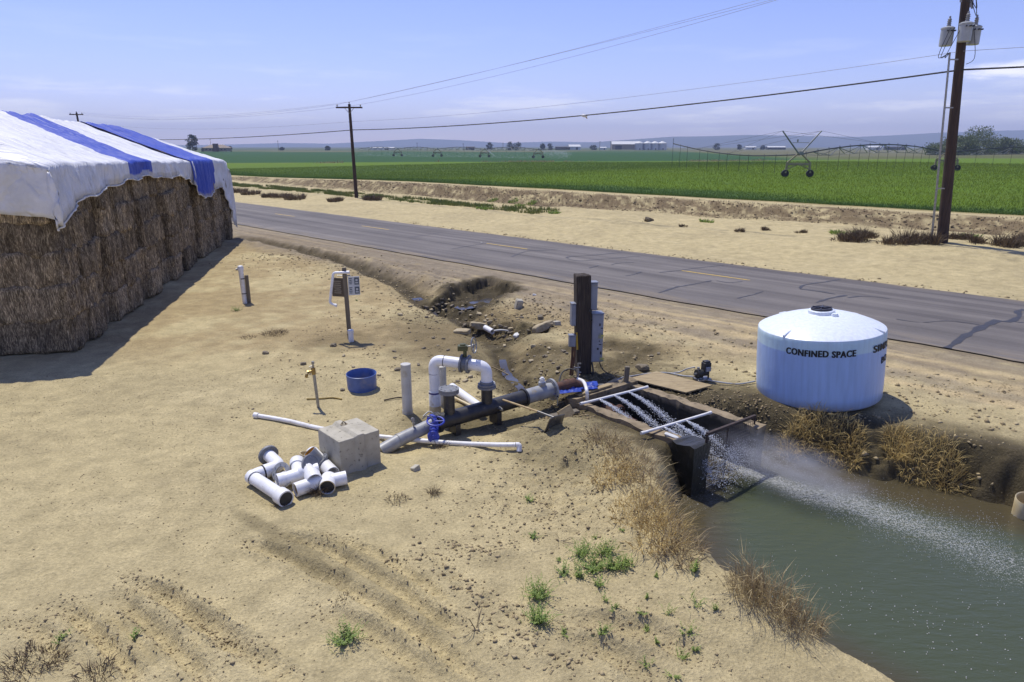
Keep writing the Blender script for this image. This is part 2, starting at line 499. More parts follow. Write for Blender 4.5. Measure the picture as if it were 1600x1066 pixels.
def mat(name, c1, c2=None, scale=6.0, rough=.6, metal=0.0, bump=0.0, bscale=None, stretch=(1, 1, 1), contrast=(.35, .65), detail=5, spec=.5,
        c3=None, c3scale=20, c3t=(.6, .7), trans=0.0, coat=0.0, tone=False):
    m = bpy.data.materials.new(name); m.use_nodes = True
    nt = m.node_tree; bs = nt.nodes['Principled BSDF']
    bs.inputs['Roughness'].default_value = rough
    bs.inputs['Metallic'].default_value = metal
    bs.inputs['Specular IOR Level'].default_value = spec
    bs.inputs['Coat Weight'].default_value = coat
    if c2 is None:
        c2 = tuple(v * .82 for v in c1)
    tc = nd(nt, 'ShaderNodeTexCoord'); mp = nd(nt, 'ShaderNodeMapping'); mp.inputs['Scale'].default_value = stretch
    nt.links.new(tc.outputs['Object'], mp.inputs[0])
    nz = nd(nt, 'ShaderNodeTexNoise'); nz.inputs['Scale'].default_value = scale; nz.inputs['Detail'].default_value = detail
    nt.links.new(mp.outputs[0], nz.inputs['Vector'])
    mr = nd(nt, 'ShaderNodeMapRange'); mr.inputs['From Min'].default_value = contrast[0]; mr.inputs['From Max'].default_value = contrast[1]
    nt.links.new(nz.outputs[0], mr.inputs['Value'])
    mx = nd(nt, 'ShaderNodeMix', data_type='RGBA')
    mx.inputs[6].default_value = (*c1, 1); mx.inputs[7].default_value = (*c2, 1)
    nt.links.new(mr.outputs[0], mx.inputs[0])
    col = mx.outputs[2]
    if tone:
        a = nd(nt, 'ShaderNodeAttribute'); a.attribute_name = 'tone'
        nt.links.new(a.outputs['Fac'], mx.inputs[0])
    if c3 is not None:
        n3 = nd(nt, 'ShaderNodeTexNoise'); n3.inputs['Scale'].default_value = c3scale; n3.inputs['Detail'].default_value = 6
        nt.links.new(mp.outputs[0], n3.inputs['Vector'])
        r3 = nd(nt, 'ShaderNodeMapRange'); r3.inputs['From Min'].default_value = c3t[0]; r3.inputs['From Max'].default_value = c3t[1]
        nt.links.new(n3.outputs[0], r3.inputs['Value'])
        m3 = nd(nt, 'ShaderNodeMix', data_type='RGBA'); m3.inputs[7].default_value = (*c3, 1)
        nt.links.new(r3.outputs[0], m3.inputs[0]); nt.links.new(col, m3.inputs[6]); col = m3.outputs[2]
    nt.links.new(col, bs.inputs['Base Color'])
    if bump:
        nb = nd(nt, 'ShaderNodeTexNoise'); nb.inputs['Scale'].default_value = bscale or scale * 4; nb.inputs['Detail'].default_value = 5
        nt.links.new(mp.outputs[0], nb.inputs['Vector'])
        b = nd(nt, 'ShaderNodeBump'); b.inputs['Strength'].default_value = 1.0; b.inputs['Distance'].default_value = bump
        nt.links.new(nb.outputs[0], b.inputs['Height']); nt.links.new(b.outputs[0], bs.inputs['Normal'])
    if trans:
        tr = nd(nt, 'ShaderNodeBsdfTranslucent'); nt.links.new(col, tr.inputs['Color'])
        ms = nd(nt, 'ShaderNodeMixShader'); ms.inputs[0].default_value = trans
        nt.links.new(bs.outputs[0], ms.inputs[1]); nt.links.new(tr.outputs[0], ms.inputs[2])
        nt.links.new(ms.outputs[0], nt.nodes['Material Output'].inputs['Surface'])
    return m

M = {}
M['pvc'] = mat('white_pvc', (.80, .79, .76), (.66, .64, .58), 7, .38, contrast=(.4, .75), c3=(.42, .35, .22), c3scale=9, c3t=(.60, .78))
M['pvc_clean'] = mat('clean_pvc', (.82, .82, .82), (.70, .69, .66), 5, .35, contrast=(.45, .8), c3=(.5, .45, .35), c3scale=14, c3t=(.64, .8))
M['pvc_grey'] = mat('pale_grey_pvc', (.56, .55, .50), (.46, .44, .38), 4, .45, c3=(.36, .29, .17), c3scale=6, c3t=(.58, .75))
M['pvc_yellowed'] = mat('yellowed_pvc', (.66, .56, .34), (.52, .40, .2), 6, .45)
M['amber'] = mat('amber_liner', (.62, .36, .05), (.45, .22, .02), 18, .5)
M['grey_paint'] = mat('grey_flange_paint', (.20, .21, .23), (.15, .155, .165), 12, .5, c3=(.36, .29, .18), c3scale=18, c3t=(.62, .8), bump=.001, bscale=60)
M['pipe_grey'] = mat('grey_coated_steel', (.33, .34, .34), (.25, .25, .25), 7, .45, c3=(.34, .27, .16), c3scale=10, c3t=(.58, .74))
M['black'] = mat('black_coated_steel', (.022, .022, .026), (.04, .038, .036), 8, .42, c3=(.12, .095, .06), c3scale=16, c3t=(.60, .82), bump=.001, bscale=90)
M['rubber'] = mat('black_rubber', (.018, .018, .018), (.03, .03, .028), 9, .6)
M['rust'] = mat('rusted_steel', (.12, .05, .027), (.06, .03, .02), 9, .75, c3=(.19, .085, .04), c3scale=22, bump=.002, bscale=70)
M['rust_dark'] = mat('dark_rusted_steel', (.055, .035, .025), (.03, .02, .016), 14, .7, c3=(.10, .05, .03), c3scale=30, bump=.001, bscale=90)
M['galv'] = mat('galvanised_steel', (.36, .36, .35), (.24, .24, .235), 16, .45, .75, c3=(.2, .14, .09), c3scale=18, c3t=(.62, .75))
M['brass'] = mat('brass', (.40, .28, .10), (.22, .15, .06), 18, .4, .8)
M['blue_paint'] = mat('blue_valve_paint', (.03, .055, .40), (.02, .035, .27), 9, .4, c3=(.2, .17, .12), c3scale=22, c3t=(.62, .76))
M['blue_cloth'] = mat('blue_plastic_sheet', (.035, .09, .50), (.02, .05, .32), 12, .5, trans=.15)
M['bucket'] = mat('blue_plastic', (.085, .15, .40), (.06, .11, .30), 5, .4, c3=(.28, .26, .26), c3scale=4, c3t=(.55, .95))
M['orange'] = mat('rusty_orange_paint', (.32, .11, .03), (.17, .06, .025), 14, .6)
M['olive'] = mat('olive_gearbox', (.09, .10, .03), (.06, .06, .025), 12, .5)
M['wood'] = mat('weathered_timber', (.060, .042, .028), (.026, .019, .014), 3, .85, stretch=(14, 14, .8), bump=.012, bscale=5, c3=(.11, .085, .06), c3scale=5, c3t=(.58, .75))
M['wood_pole'] = mat('creosoted_pole_timber', (.070, .042, .028), (.032, .021, .016), 2, .85, stretch=(12, 12, .5), bump=.012, bscale=4)
M['wood_pale'] = mat('pale_raw_timber', (.46, .36, .19), (.34, .25, .12), 3, .8, stretch=(2, 12, 12), bump=.003)
M['wood_grey'] = mat('grey_sawn_timber', (.19, .16, .115), (.12, .10, .07), 3, .85, stretch=(12, 12, 1), bump=.004, bscale=6)
M['plywood'] = mat('weathered_plywood', (.37, .29, .16), (.28, .21, .11), 2.5, .85, stretch=(1, 5, 1), c3=(.20, .15, .085), c3scale=3.5, c3t=(.55, .7), bump=.002)
M['concrete'] = mat('cast_concrete', (.47, .435, .34), (.36, .33, .255), 4, .85, bump=.006, bscale=28, c3=(.17, .155, .12), c3scale=16, c3t=(.62, .72))
M['concrete_dirty'] = mat('muddy_concrete', (.27, .22, .14), (.17, .135, .08), 4, .9, bump=.012, bscale=16, c3=(.08, .065, .04), c3scale=7, c3t=(.54, .68))
M['concrete_wet'] = mat('wet_algae_concrete', (.035, .032, .022), (.018, .018, .013), 5, .4, bump=.01, bscale=18)
M['box_grey'] = mat('grey_enamel', (.27, .29, .335), (.22, .235, .27), 4, .4, c3=(.30, .25, .16), c3scale=9, c3t=(.62, .8))
M['box_black'] = mat('black_plastic_box', (.03, .03, .032), None, 8, .5)
M['yellow'] = mat('yellow_plastic', (.55, .36, .02), (.42, .26, .02), 9, .5)
M['sticker'] = mat('faded_warning_sticker', (.52, .48, .08), (.22, .24, .20), 26, .5, contrast=(.45, .55))
M['rock'] = mat('basalt_rock', (.20, .165, .11), (.11, .09, .06), 9, .9, bump=.012, bscale=22, c3=(.33, .27, .17), c3scale=7, c3t=(.5, .7))
M['rock_pale'] = mat('pale_rock', (.42, .35, .22), (.30, .24, .14), 6, .9, bump=.012, bscale=20)
M['clod'] = mat('earth_clods', (.20, .15, .08), (.43, .345, .19), 3, .95, tone=True, bump=.004, bscale=60)
M['straw'] = mat('dry_straw_grass', (.58, .46, .23), (.19, .135, .08), 3, .7, tone=True, trans=.25)
M['straw_gold'] = mat('golden_dry_grass', (.78, .60, .23), (.36, .25, .10), 3, .7, tone=True, trans=.3)
M['brown_weed'] = mat('dead_brown_weed', (.20, .14, .075), (.075, .055, .036), 3, .8, tone=True, trans=.1)
M['green_weed'] = mat('green_weed_leaf', (.30, .385, .075), (.12, .20, .04), 3, .55, tone=True, trans=.35)
M['crop'] = mat('green_crop_blades', (.215, .28, .024), (.07, .13, .03), 3, .6, tone=True, trans=.5)
M['verge'] = mat('verge_grass', (.12, .17, .03), (.20, .20, .06), 3, .6, tone=True, trans=.25)
M['leaf'] = mat('tree_leaf', (.17, .205, .065), (.07, .10, .032), 2, .6, tone=True, trans=.2)
M['leaf_dark'] = mat('dark_tree_leaf', (.030, .048, .020), (.014, .024, .012), 2, .6, tone=True, trans=.1)
M['bark'] = mat('bark', (.08, .06, .04), (.04, .03, .02), 6, .9, stretch=(3, 3, .6))
M['tin_white'] = mat('white_sheet_metal', (.66, .66, .63), (.55, .55, .52), 1, .5)
M['tin_tan'] = mat('tan_sheet_metal', (.34, .27, .19), (.26, .21, .15), 1, .6)
M['tin_dark'] = mat('dark_barn_cladding', (.055, .05, .055), (.04, .035, .04), 1, .7)
M['silo'] = mat('corrugated_silo_steel', (.50, .50, .52), (.40, .40, .43), 1, .35, .6, stretch=(.3, .3, 9))
M['roof_tan'] = mat('tan_shingles', (.30, .235, .17), (.22, .17, .12), 1, .8)
M['brick'] = mat('brown_brick', (.16, .09, .06), (.11, .06, .045), 3, .85)
M['stucco'] = mat('beige_wall', (.36, .29, .21), (.30, .24, .17), 1, .8)
M['glass'] = mat('window_glass', (.03, .04, .05), None, 3, .1)
M['wire'] = mat('black_cable', (.03, .03, .035), None, 3, .5)
M['wire_pale'] = mat('aluminium_wire', (.38, .38, .42), None, 3, .5)
M['ceramic'] = mat('ceramic_insulator', (.30, .30, .31), (.22, .22, .23), 9, .3)
M['tx_grey'] = mat('transformer_grey_enamel', (.40, .42, .42), (.33, .35, .35), 5, .4, c3=(.2, .17, .14), c3scale=8, c3t=(.66, .8))
M['pivot_steel'] = mat('galvanised_pivot_steel', (.24, .25, .24), (.17, .175, .17), 3, .5, .4)
M['pivot_dark'] = mat('dark_pivot_pipe', (.09, .09, .085), (.06, .06, .058), 3, .5, .4)
M['pivot_tan'] = mat('dusty_pivot_frame', (.34, .30, .17), (.24, .20, .11), 4, .7)
M['lid'] = mat('black_tank_lid', (.03, .03, .042), (.045, .045, .055), 9, .45)
M['ink'] = mat('black_stencil_paint', (.012, .012, .014), (.03, .03, .035), 30, .6, contrast=(.5, .75))
M['sign_white'] = mat('white_sign_plate', (.60, .62, .62), (.50, .52, .52), 8, .5)
M['sign_brown'] = mat('brown_sign_plate', (.105, .08, .052), (.08, .06, .04), 8, .6)
M['sign_ink'] = mat('blue_grey_sign_print', (.06, .085, .11), (.10, .12, .14), 20, .6)
M['sign_pale'] = mat('pale_tan_sign_print', (.34, .29, .21), (.25, .21, .15), 20, .6)
M['hose_tan'] = mat('tan_wooden_handle', (.48, .36, .18), (.36, .26, .12), 6, .6)
M['hose_grey'] = mat('pale_hose', (.46, .46, .44), (.34, .33, .30), 9, .5, c3=(.3, .24, .14), c3scale=8)
M['hose_yellow'] = mat('yellow_ochre_hose', (.36, .24, .04), None, 8, .6)
M['tape'] = mat('purple_solvent_stain', (.06, .05, .20), None, 8, .5)
M['shovel'] = mat('worn_shovel_steel', (.22, .215, .20), (.14, .135, .125), 12, .4, .6, c3=(.2, .16, .1), c3scale=14)

# ------------------------------------------------------------------ the ground: one sheet to the horizon
def axis(lo, hi, fine, g1, r1, g2, far_lo, far_hi):
    a = list(np.arange(lo, hi + fine * .5, fine))
    def grow(start, sgn, lim):
        out = []; x = start; st = fine
        while (x < lim) if sgn > 0 else (x > lim):
            st *= g1 if abs(x - start) < r1 else g2
            st = min(st, 400)
            x += sgn * st; out.append(x)
        return out
    return np.array(grow(lo, -1, far_lo)[::-1] + a + grow(hi, 1, far_hi))

gx = axis(-9.0, 9.2, .042, 1.0105, 55, 1.045, -8000, 8000)
gy = axis(3.8, 20.0, .045, 1.0085, 55, 1.04, -400, 7000)
GX, GY = np.meshgrid(gx, gy)
fx_, fy_ = GX.ravel(), GY.ravel()
GZ = height(fx_, fy_)

def ground_colour(x, y, z):
    s = DR[0] * x + DR[1] * y; q = NR[0] * x + NR[1] * y
    n = x.size
    def c(r, g, b): return np.array([r, g, b], float)
    sand = c(.485, .402, .217)
    col = np.tile(sand, (n, 1))
    def mixin(k, cc):
        nonlocal col
        k = np.clip(k, 0, 1)[:, None]
        col = col * (1 - k) + np.asarray(cc, float) * k
    wet = np.zeros(n)
    b1 = fbm(x / 2.3, y / 2.3, 4, 101); b2 = fbm(x / .6, y / .6, 4, 103)
    mixin(.55 * sstep(-.1, .5, b1 + .4 * b2), c(.385, .318, .175))
    mixin(.5 * sstep(.15, .6, fbm(x / 1.1, y / 1.1, 4, 105)), c(.545, .455, .252))
    near = (np.abs(x) < 40) & (y > 0) & (y < 60) & (q < 20.5)
    # browner soil between the hay and the ditch
    br = sstep(14.5, 17.5, y) * sstep(20, 18.5, q) * sstep(-.55, .2, b1 + .5 * b2)
    mixin(.6 * br, c(.315, .23, .115))
    # gravelly shoulder of the road
    gr = sstep(14.6, 17.2, q + .4 * b2) * sstep(20.2, 19.8, q)
    lft = sstep(4, -16, s)
    mixin(gr * (.62 + .35 * lft) * sstep(-.7, .3, b2 + .5 * lft), c(.265, .220, .155))
    st = fbm(s / 7, q / .22, 3, 107)
    mixin(gr * (1 - .55 * lft) * .75 * sstep(.0, .45, st), c(.50, .39, .215))
    mixin(gr * .6 * sstep(.05, .5, fbm(s / 9 + 4, q / .3, 3, 109)), c(.21, .165, .11))
    # two pale drifted wheel paths along the road
    for qq, wdt in ((17.55, .30), (18.45, .2), (16.3, .22)):
        k = np.exp(-((q - qq - .25 * np.sin(s / 7) - .15 * b2) / wdt) ** 2) * sstep(-20, -8, s)
        mixin(.75 * k, c(.54, .425, .23))
    # wet, muddy ground by the pump, the ditch and the pond
    if near.any():
        xi, yi = x[near], y[near]
        w = np.zeros(xi.size)
        nz = .35 * fbm(xi / .5, yi / .5, 4, 111, .6)
        dd, dt, dl = seg_dist(xi, yi, DITCH, True)
        w = np.maximum(w, sstep(.75, .2, dd + nz * .6) * (.68 + .25 * sstep(0, dl * .4, dt)))
        w = np.maximum(w, sstep(.5, -.1, poly_sd(xi, yi, HOLE) + nz))
        w = np.maximum(w, .85 * sstep(.5, -.1, poly_sd(xi, yi, CUT) + nz))
        w = np.maximum(w, .8 * sstep(.9, .2, seg_dist(xi, yi, GUTTER) + nz))
        w = np.maximum(w, .8 * sstep(1.0, .3, np.hypot((xi - 1.1) / 2.3, (yi - 14.3) / 1.6) + nz * .7))
        w = np.maximum(w, .75 * sstep(1.0, .35, np.hypot((xi + .3) / 2.2, (yi - 12.3) / .9) + nz))
        w = np.maximum(w, .55 * sstep(1.1, .4, np.hypot((xi + .5) / 2.6, (yi - 16.2) / 2.0) + nz))
        w = np.maximum(w, .95 * sstep(1.2, .6, np.hypot((xi - 4.7) / 1.9, (yi - 12.9 + .35 * (xi - 4.7)) / .75) + nz))
        w = np.maximum(w, .66 * sstep(1.2, .5, np.hypot((xi - 1.3) / 2.8, (yi - 15.5 + .2 * xi) / 1.9) + nz * 1.2))
        w = np.maximum(w, .86 * sstep(1.15, .55, np.hypot((xi - 2.6) / 3.1, (yi - 14.1 + .25 * (xi - 2.6)) / 1.55) + nz * .8))
        w = np.maximum(w, .50 * sstep(1.15, .5, np.hypot((xi + 1.4) / 2.9, (yi - 18.6) / 3.6) + nz * .9))
        w = np.maximum(w, .45 * sstep(1.15, .5, np.hypot((xi - .9) / 1.3, (yi - 10.9) / 1.5) + nz))
        pd = poly_sd(xi, yi, POND)
        rb = sstep(3.6, 4.6, xi) * sstep(7.0, 8.5, yi)
        w = np.maximum(w, (.55 + .4 * rb) * sstep(.55 + 1.75 * rb, .15 + .85 * rb, pd + nz))
        bx = (xi - BO[0]) * BE[0] + (yi - BO[1]) * BE[1]; by = (xi - BO[0]) * BW[0] + (yi - BO[1]) * BW[1]
        bd = np.maximum(np.maximum(-.3 - bx, bx - BL - .3), np.maximum(-.3 - by, by - BWID - .3))
        w = np.maximum(w, .9 * sstep(.9, .15, bd + nz * 1.2))
        w = np.maximum(w, .4 * sstep(1, .3, np.hypot((xi + 4.6) / 1.6, (yi - 17.6) / 1.5) + nz))
        wet[near] = w
        # damp stains in the yard
        for (px, py, rx, ry, kk) in ((445, 850, .36, .24, .9), (520, 885, .40, .16, .5), (600, 930, .45, .2, .45), (560, 870, .3, .12, .4), (440, 800, .4, .1, .25)):
            cx, cyy = at(px, py)
            st_ = sstep(1.0, .55, np.hypot(((xi - cx) * .8 - (yi - cyy) * -.6) / rx, ((xi - cx) * .6 + (yi - cyy) * .8) / ry) + nz)
            wet[near] = np.maximum(wet[near], .50 * kk * st_)
    mixin(wet * .97, c(.066, .052, .027))
    mixin(sstep(.8, 1.0, wet) * sstep(-.1, .5, b2) * .7, c(.05, .04, .024))
    # green algae film on standing mud
    # verge beyond the road
    bank = sstep(45.2, 46.2, q + .8 * fbm(s / 3, q / 3, 3, 113)) * sstep(49.6, 48.4, q + .6 * fbm(s / 2, q / 2, 3, 114))
    mixin(bank * .85 * sstep(-.55, .1, fbm(s / .9 + q / 1.6, q / .6, 4, 115, .65)), c(.135, .095, .055))  # dark bank soil, deepened in colour for the shade of its face
    vg = sstep(38.5, 39.6, q + .8 * fbm(s / 2, q / 2, 3, 117)) * sstep(42.2, 41, q) * sstep(-34, -50, s)
    mixin(vg * .7 * sstep(-.3, .2, fbm(s / 1.2, q / .6, 4, 119)), c(.11, .13, .035))
    # fields
    dist = np.hypot(x, y)
    fe = q + .8 * fbm(s / 4, q / 4, 3, 121)
    fld = sstep(50.6, 51.4, fe)
    g_dark = c(.050, .095, .022); g_bright = c(.105, .175, .012); g_mid = c(.095, .145, .018)  # crop's own greens: dark margin strip, bright main field, middle green
    fcol = np.tile(g_bright, (n, 1))
    def fm(k, cc):
        nonlocal fcol
        k = np.clip(k, 0, 1)[:, None]; fcol = fcol * (1 - k) + np.asarray(cc, float) * k
    fm(sstep(62, 54, q + 5 * fbm(s / 16, q / 10, 3, 123)) * .85, g_dark)
    fm(sstep(-60, -85, s + 9 * fbm(x / 20, y / 20, 2, 127)) * sstep(200, 150, dist) * .75, g_mid)
    fm(.5 * sstep(0, .5, fbm(x / 14, y / 5, 4, 125)), g_mid)
    # sprinkler darkened arc
    fm(.6 * np.exp(-((np.hypot(x + 10, y - 128) - 26) / 9) ** 2) * sstep(0, -20, x - 10), g_dark)
    # beyond the dry strip the dark field on the left, pale stubble on the right
    lim = 222 + .22 * np.minimum(x, 100) + 5 * fbm(x / 30, y / 30, 2, 129)
    far = sstep(lim, lim + 6, y)
    left = sstep(100, 60, x - .14 * y)
    fm(far * left, c(.034, .088, .026))
    fm(far * (1 - left), c(.105, .115, .04))
    fm(far * (1 - left) * sstep(330, 350, y) * .8, c(.14, .135, .07))
    fm(sstep(-100, -115, x + 12 * fbm(x / 60, y / 60, 2, 133)) * sstep(160, 175, y + 30 * fbm(x / 80, y / 30, 2, 134)) * (1 - far) * .8, g_mid)
    fm(np.exp(-((y - lim + 2) / 3.5) ** 2) * .55 * sstep(-.1, .4, fbm(x / 9, y / 9, 3, 135)), c(.25, .20, .10))
    fm(sstep(600, 640, y) * sstep(-.2, .3, fbm(x / 90, y / 60, 3, 137)) * .8, c(.15, .14, .075))
    fm(sstep(900, 1000, y) * .6, c(.10, .11, .06))
    k = fld[:, None]
    col = col * (1 - k) + fcol * k
    # dry fringe at the field's edge
    fr = np.exp(-((fe - 50.9) / .55) ** 2)
    mixin(.75 * fr, c(.33, .26, .12))
    veg = fld
    return np.clip(col, .005, .9), np.clip(wet, 0, 1), veg

gcol, gwet, gveg = ground_colour(fx_, fy_, GZ)
nxg, nyg = gx.size, gy.size
gme = bpy.data.meshes.new('ground')
gme.vertices.add(nxg * nyg)
gme.vertices.foreach_set('co', np.stack([fx_, fy_, GZ], 1).astype(np.float32).ravel())
ii = np.arange(nxg * nyg).reshape(nyg, nxg)
quads = np.stack([ii[:-1, :-1], ii[:-1, 1:], ii[1:, 1:], ii[1:, :-1]], -1).reshape(-1, 4)
nf = quads.shape[0]
gme.loops.add(nf * 4); gme.polygons.add(nf)
gme.loops.foreach_set('vertex_index', quads.astype(np.int32).ravel())
gme.polygons.foreach_set('loop_start', np.arange(0, nf * 4, 4, dtype=np.int32))
gme.polygons.foreach_set('use_smooth', np.ones(nf, bool))
gme.update(calc_edges=True)
a_ = gme.attributes.new('soil', 'FLOAT_COLOR', 'POINT')
a_.data.foreach_set('color', np.concatenate([gcol, np.ones((gcol.shape[0], 1))], 1).astype(np.float32).ravel())
a_ = gme.attributes.new('wet', 'FLOAT', 'POINT'); a_.data.foreach_set('value', gwet.astype(np.float32))
a_ = gme.attributes.new('veg', 'FLOAT', 'POINT'); a_.data.foreach_set('value', gveg.astype(np.float32))
ground = bpy.data.objects.new('ground', gme); C.objects.link(ground); tag(ground, kind='structure')

def ground_material():
    m = bpy.data.materials.new('sandy_ground'); m.use_nodes = True
    nt = m.node_tree; L = nt.links; bs = nt.nodes['Principled BSDF']
    tc = nd(nt, 'ShaderNodeTexCoord')
    at_ = nd(nt, 'ShaderNodeAttribute'); at_.attribute_name = 'soil'
    aw = nd(nt, 'ShaderNodeAttribute'); aw.attribute_name = 'wet'
    av = nd(nt, 'ShaderNodeAttribute'); av.attribute_name = 'veg'
    def noise(sc, det, ro=.55):
        n = nd(nt, 'ShaderNodeTexNoise'); n.inputs['Scale'].default_value = sc; n.inputs['Detail'].default_value = det
        n.inputs['Roughness'].default_value = ro
        L.new(tc.outputs['Object'], n.inputs['Vector']); return n
    def mr(src, a, b, c_, d):
        n = nd(nt, 'ShaderNodeMapRange'); n.inputs['From Min'].default_value = a; n.inputs['From Max'].default_value = b
        n.inputs['To Min'].default_value = c_; n.inputs['To Max'].default_value = d
        L.new(src, n.inputs['Value']); return n.outputs[0]
    def mth(op, a, b):
        n = nd(nt, 'ShaderNodeMath', operation=op)
        for i, q in enumerate((a, b)):
            if isinstance(q, (int, float)): n.inputs[i].default_value = q
            else: L.new(q, n.inputs[i])
        return n.outputs[0]
    n1 = noise(2.6, 8, .62); n2 = noise(26, 6, .65); n3 = noise(150, 3, .6)
    v = mth('MULTIPLY', mr(n1.outputs[0], .3, .7, .80, 1.18), mr(n2.outputs[0], .3, .7, .76, 1.22))
    v = mth('MULTIPLY', v, mr(n3.outputs[0], .3, .7, .90, 1.10))
    # dark specks of coarse grit
    vo = nd(nt, 'ShaderNodeTexVoronoi'); vo.inputs['Scale'].default_value = 17; vo.inputs['Randomness'].default_value = 1
    L.new(tc.outputs['Object'], vo.inputs['Vector'])
    sp = mth('MULTIPLY', mr(vo.outputs['Distance'], .10, .17, 1, 0), mr(n1.outputs[0], .48, .60, 0, 1))
    v = mth('MULTIPLY', v, mr(mth('MULTIPLY', sp, mr(av.outputs['Fac'], 0, .5, 1, 0)), 0, 1, 1, .55))
    mx = nd(nt, 'ShaderNodeMix', data_type='RGBA', blend_type='MULTIPLY'); mx.inputs[0].default_value = 1
    L.new(at_.outputs['Color'], mx.inputs[6])
    cmb = nd(nt, 'ShaderNodeCombineColor')
    for i in range(3): L.new(v, cmb.inputs[i])
    L.new(cmb.outputs[0], mx.inputs[7])
    L.new(mx.outputs[2], bs.inputs['Base Color'])
    L.new(mr(aw.outputs['Fac'], .75, 1.0, .95, .74), bs.inputs['Roughness'])
    bs.inputs['Specular IOR Level'].default_value = .12
    b1 = nd(nt, 'ShaderNodeBump'); b1.inputs['Strength'].default_value = .9
    h = mth('ADD', mth('MULTIPLY', n1.outputs[0], .075), mth('MULTIPLY', n2.outputs[0], .034))
    h = mth('ADD', h, mth('MULTIPLY', n3.outputs[0], .009))
    b1.inputs['Distance'].default_value = 1.0
    L.new(h, b1.inputs['Height']); L.new(b1.outputs[0], bs.inputs['Normal'])
    return m
gme.materials.append(ground_material())

# ------------------------------------------------------------------ road
def road_mesh():
    ss = np.concatenate([np.arange(-900, -140, 8), np.arange(-140, 30, .5), np.arange(30, 300, 5)])
    qs = np.array([19.85, 19.95, 20.3, 21.0, 22, 23, 24, 25, 26, 27, 27.6, 28.0, 28.1])
    S, Q = np.meshgrid(ss, qs, indexing='ij')
    e = .10 * fbm(S / 1.2, S * 0, 4, 201, .6)
    Q = np.where(Q < 20, Q + e, np.where(Q > 27.9, Q + .7 * .10 * fbm(S / .9, S * 0 + 7, 4, 203, .6), Q))
    X = DR[0] * S + NR[0] * Q; Y = DR[1] * S + NR[1] * Q
    Z = np.full_like(X, .0) + .03 * sstep(4.2, 0, np.abs(Q - 24))
    n, k = S.shape
    v = np.stack([X, Y, Z], -1).reshape(-1, 3)
    i = np.arange(n * k).reshape(n, k)
    f = np.stack([i[:-1, :-1], i[:-1, 1:], i[1:, 1:], i[1:, :-1]], -1).reshape(-1, 4)
    me = bpy.data.meshes.new('road'); me.from_pydata(v.tolist(), [], f.tolist())
    me.polygons.foreach_set('use_smooth', [True] * len(me.polygons))
    uv = me.uv_layers.new(name='lane')
    lv = np.zeros(len(me.loops), np.int32); me.loops.foreach_get('vertex_index', lv)
    uvs = np.stack([S.ravel()[lv], Q.ravel()[lv]], 1)
    uv.data.foreach_set('uv', uvs.astype(np.float32).ravel())
    me.update()
    return me
def road_height(q): return .03 * float(sstep(4.2, 0, np.array(abs(q - 24)))) 

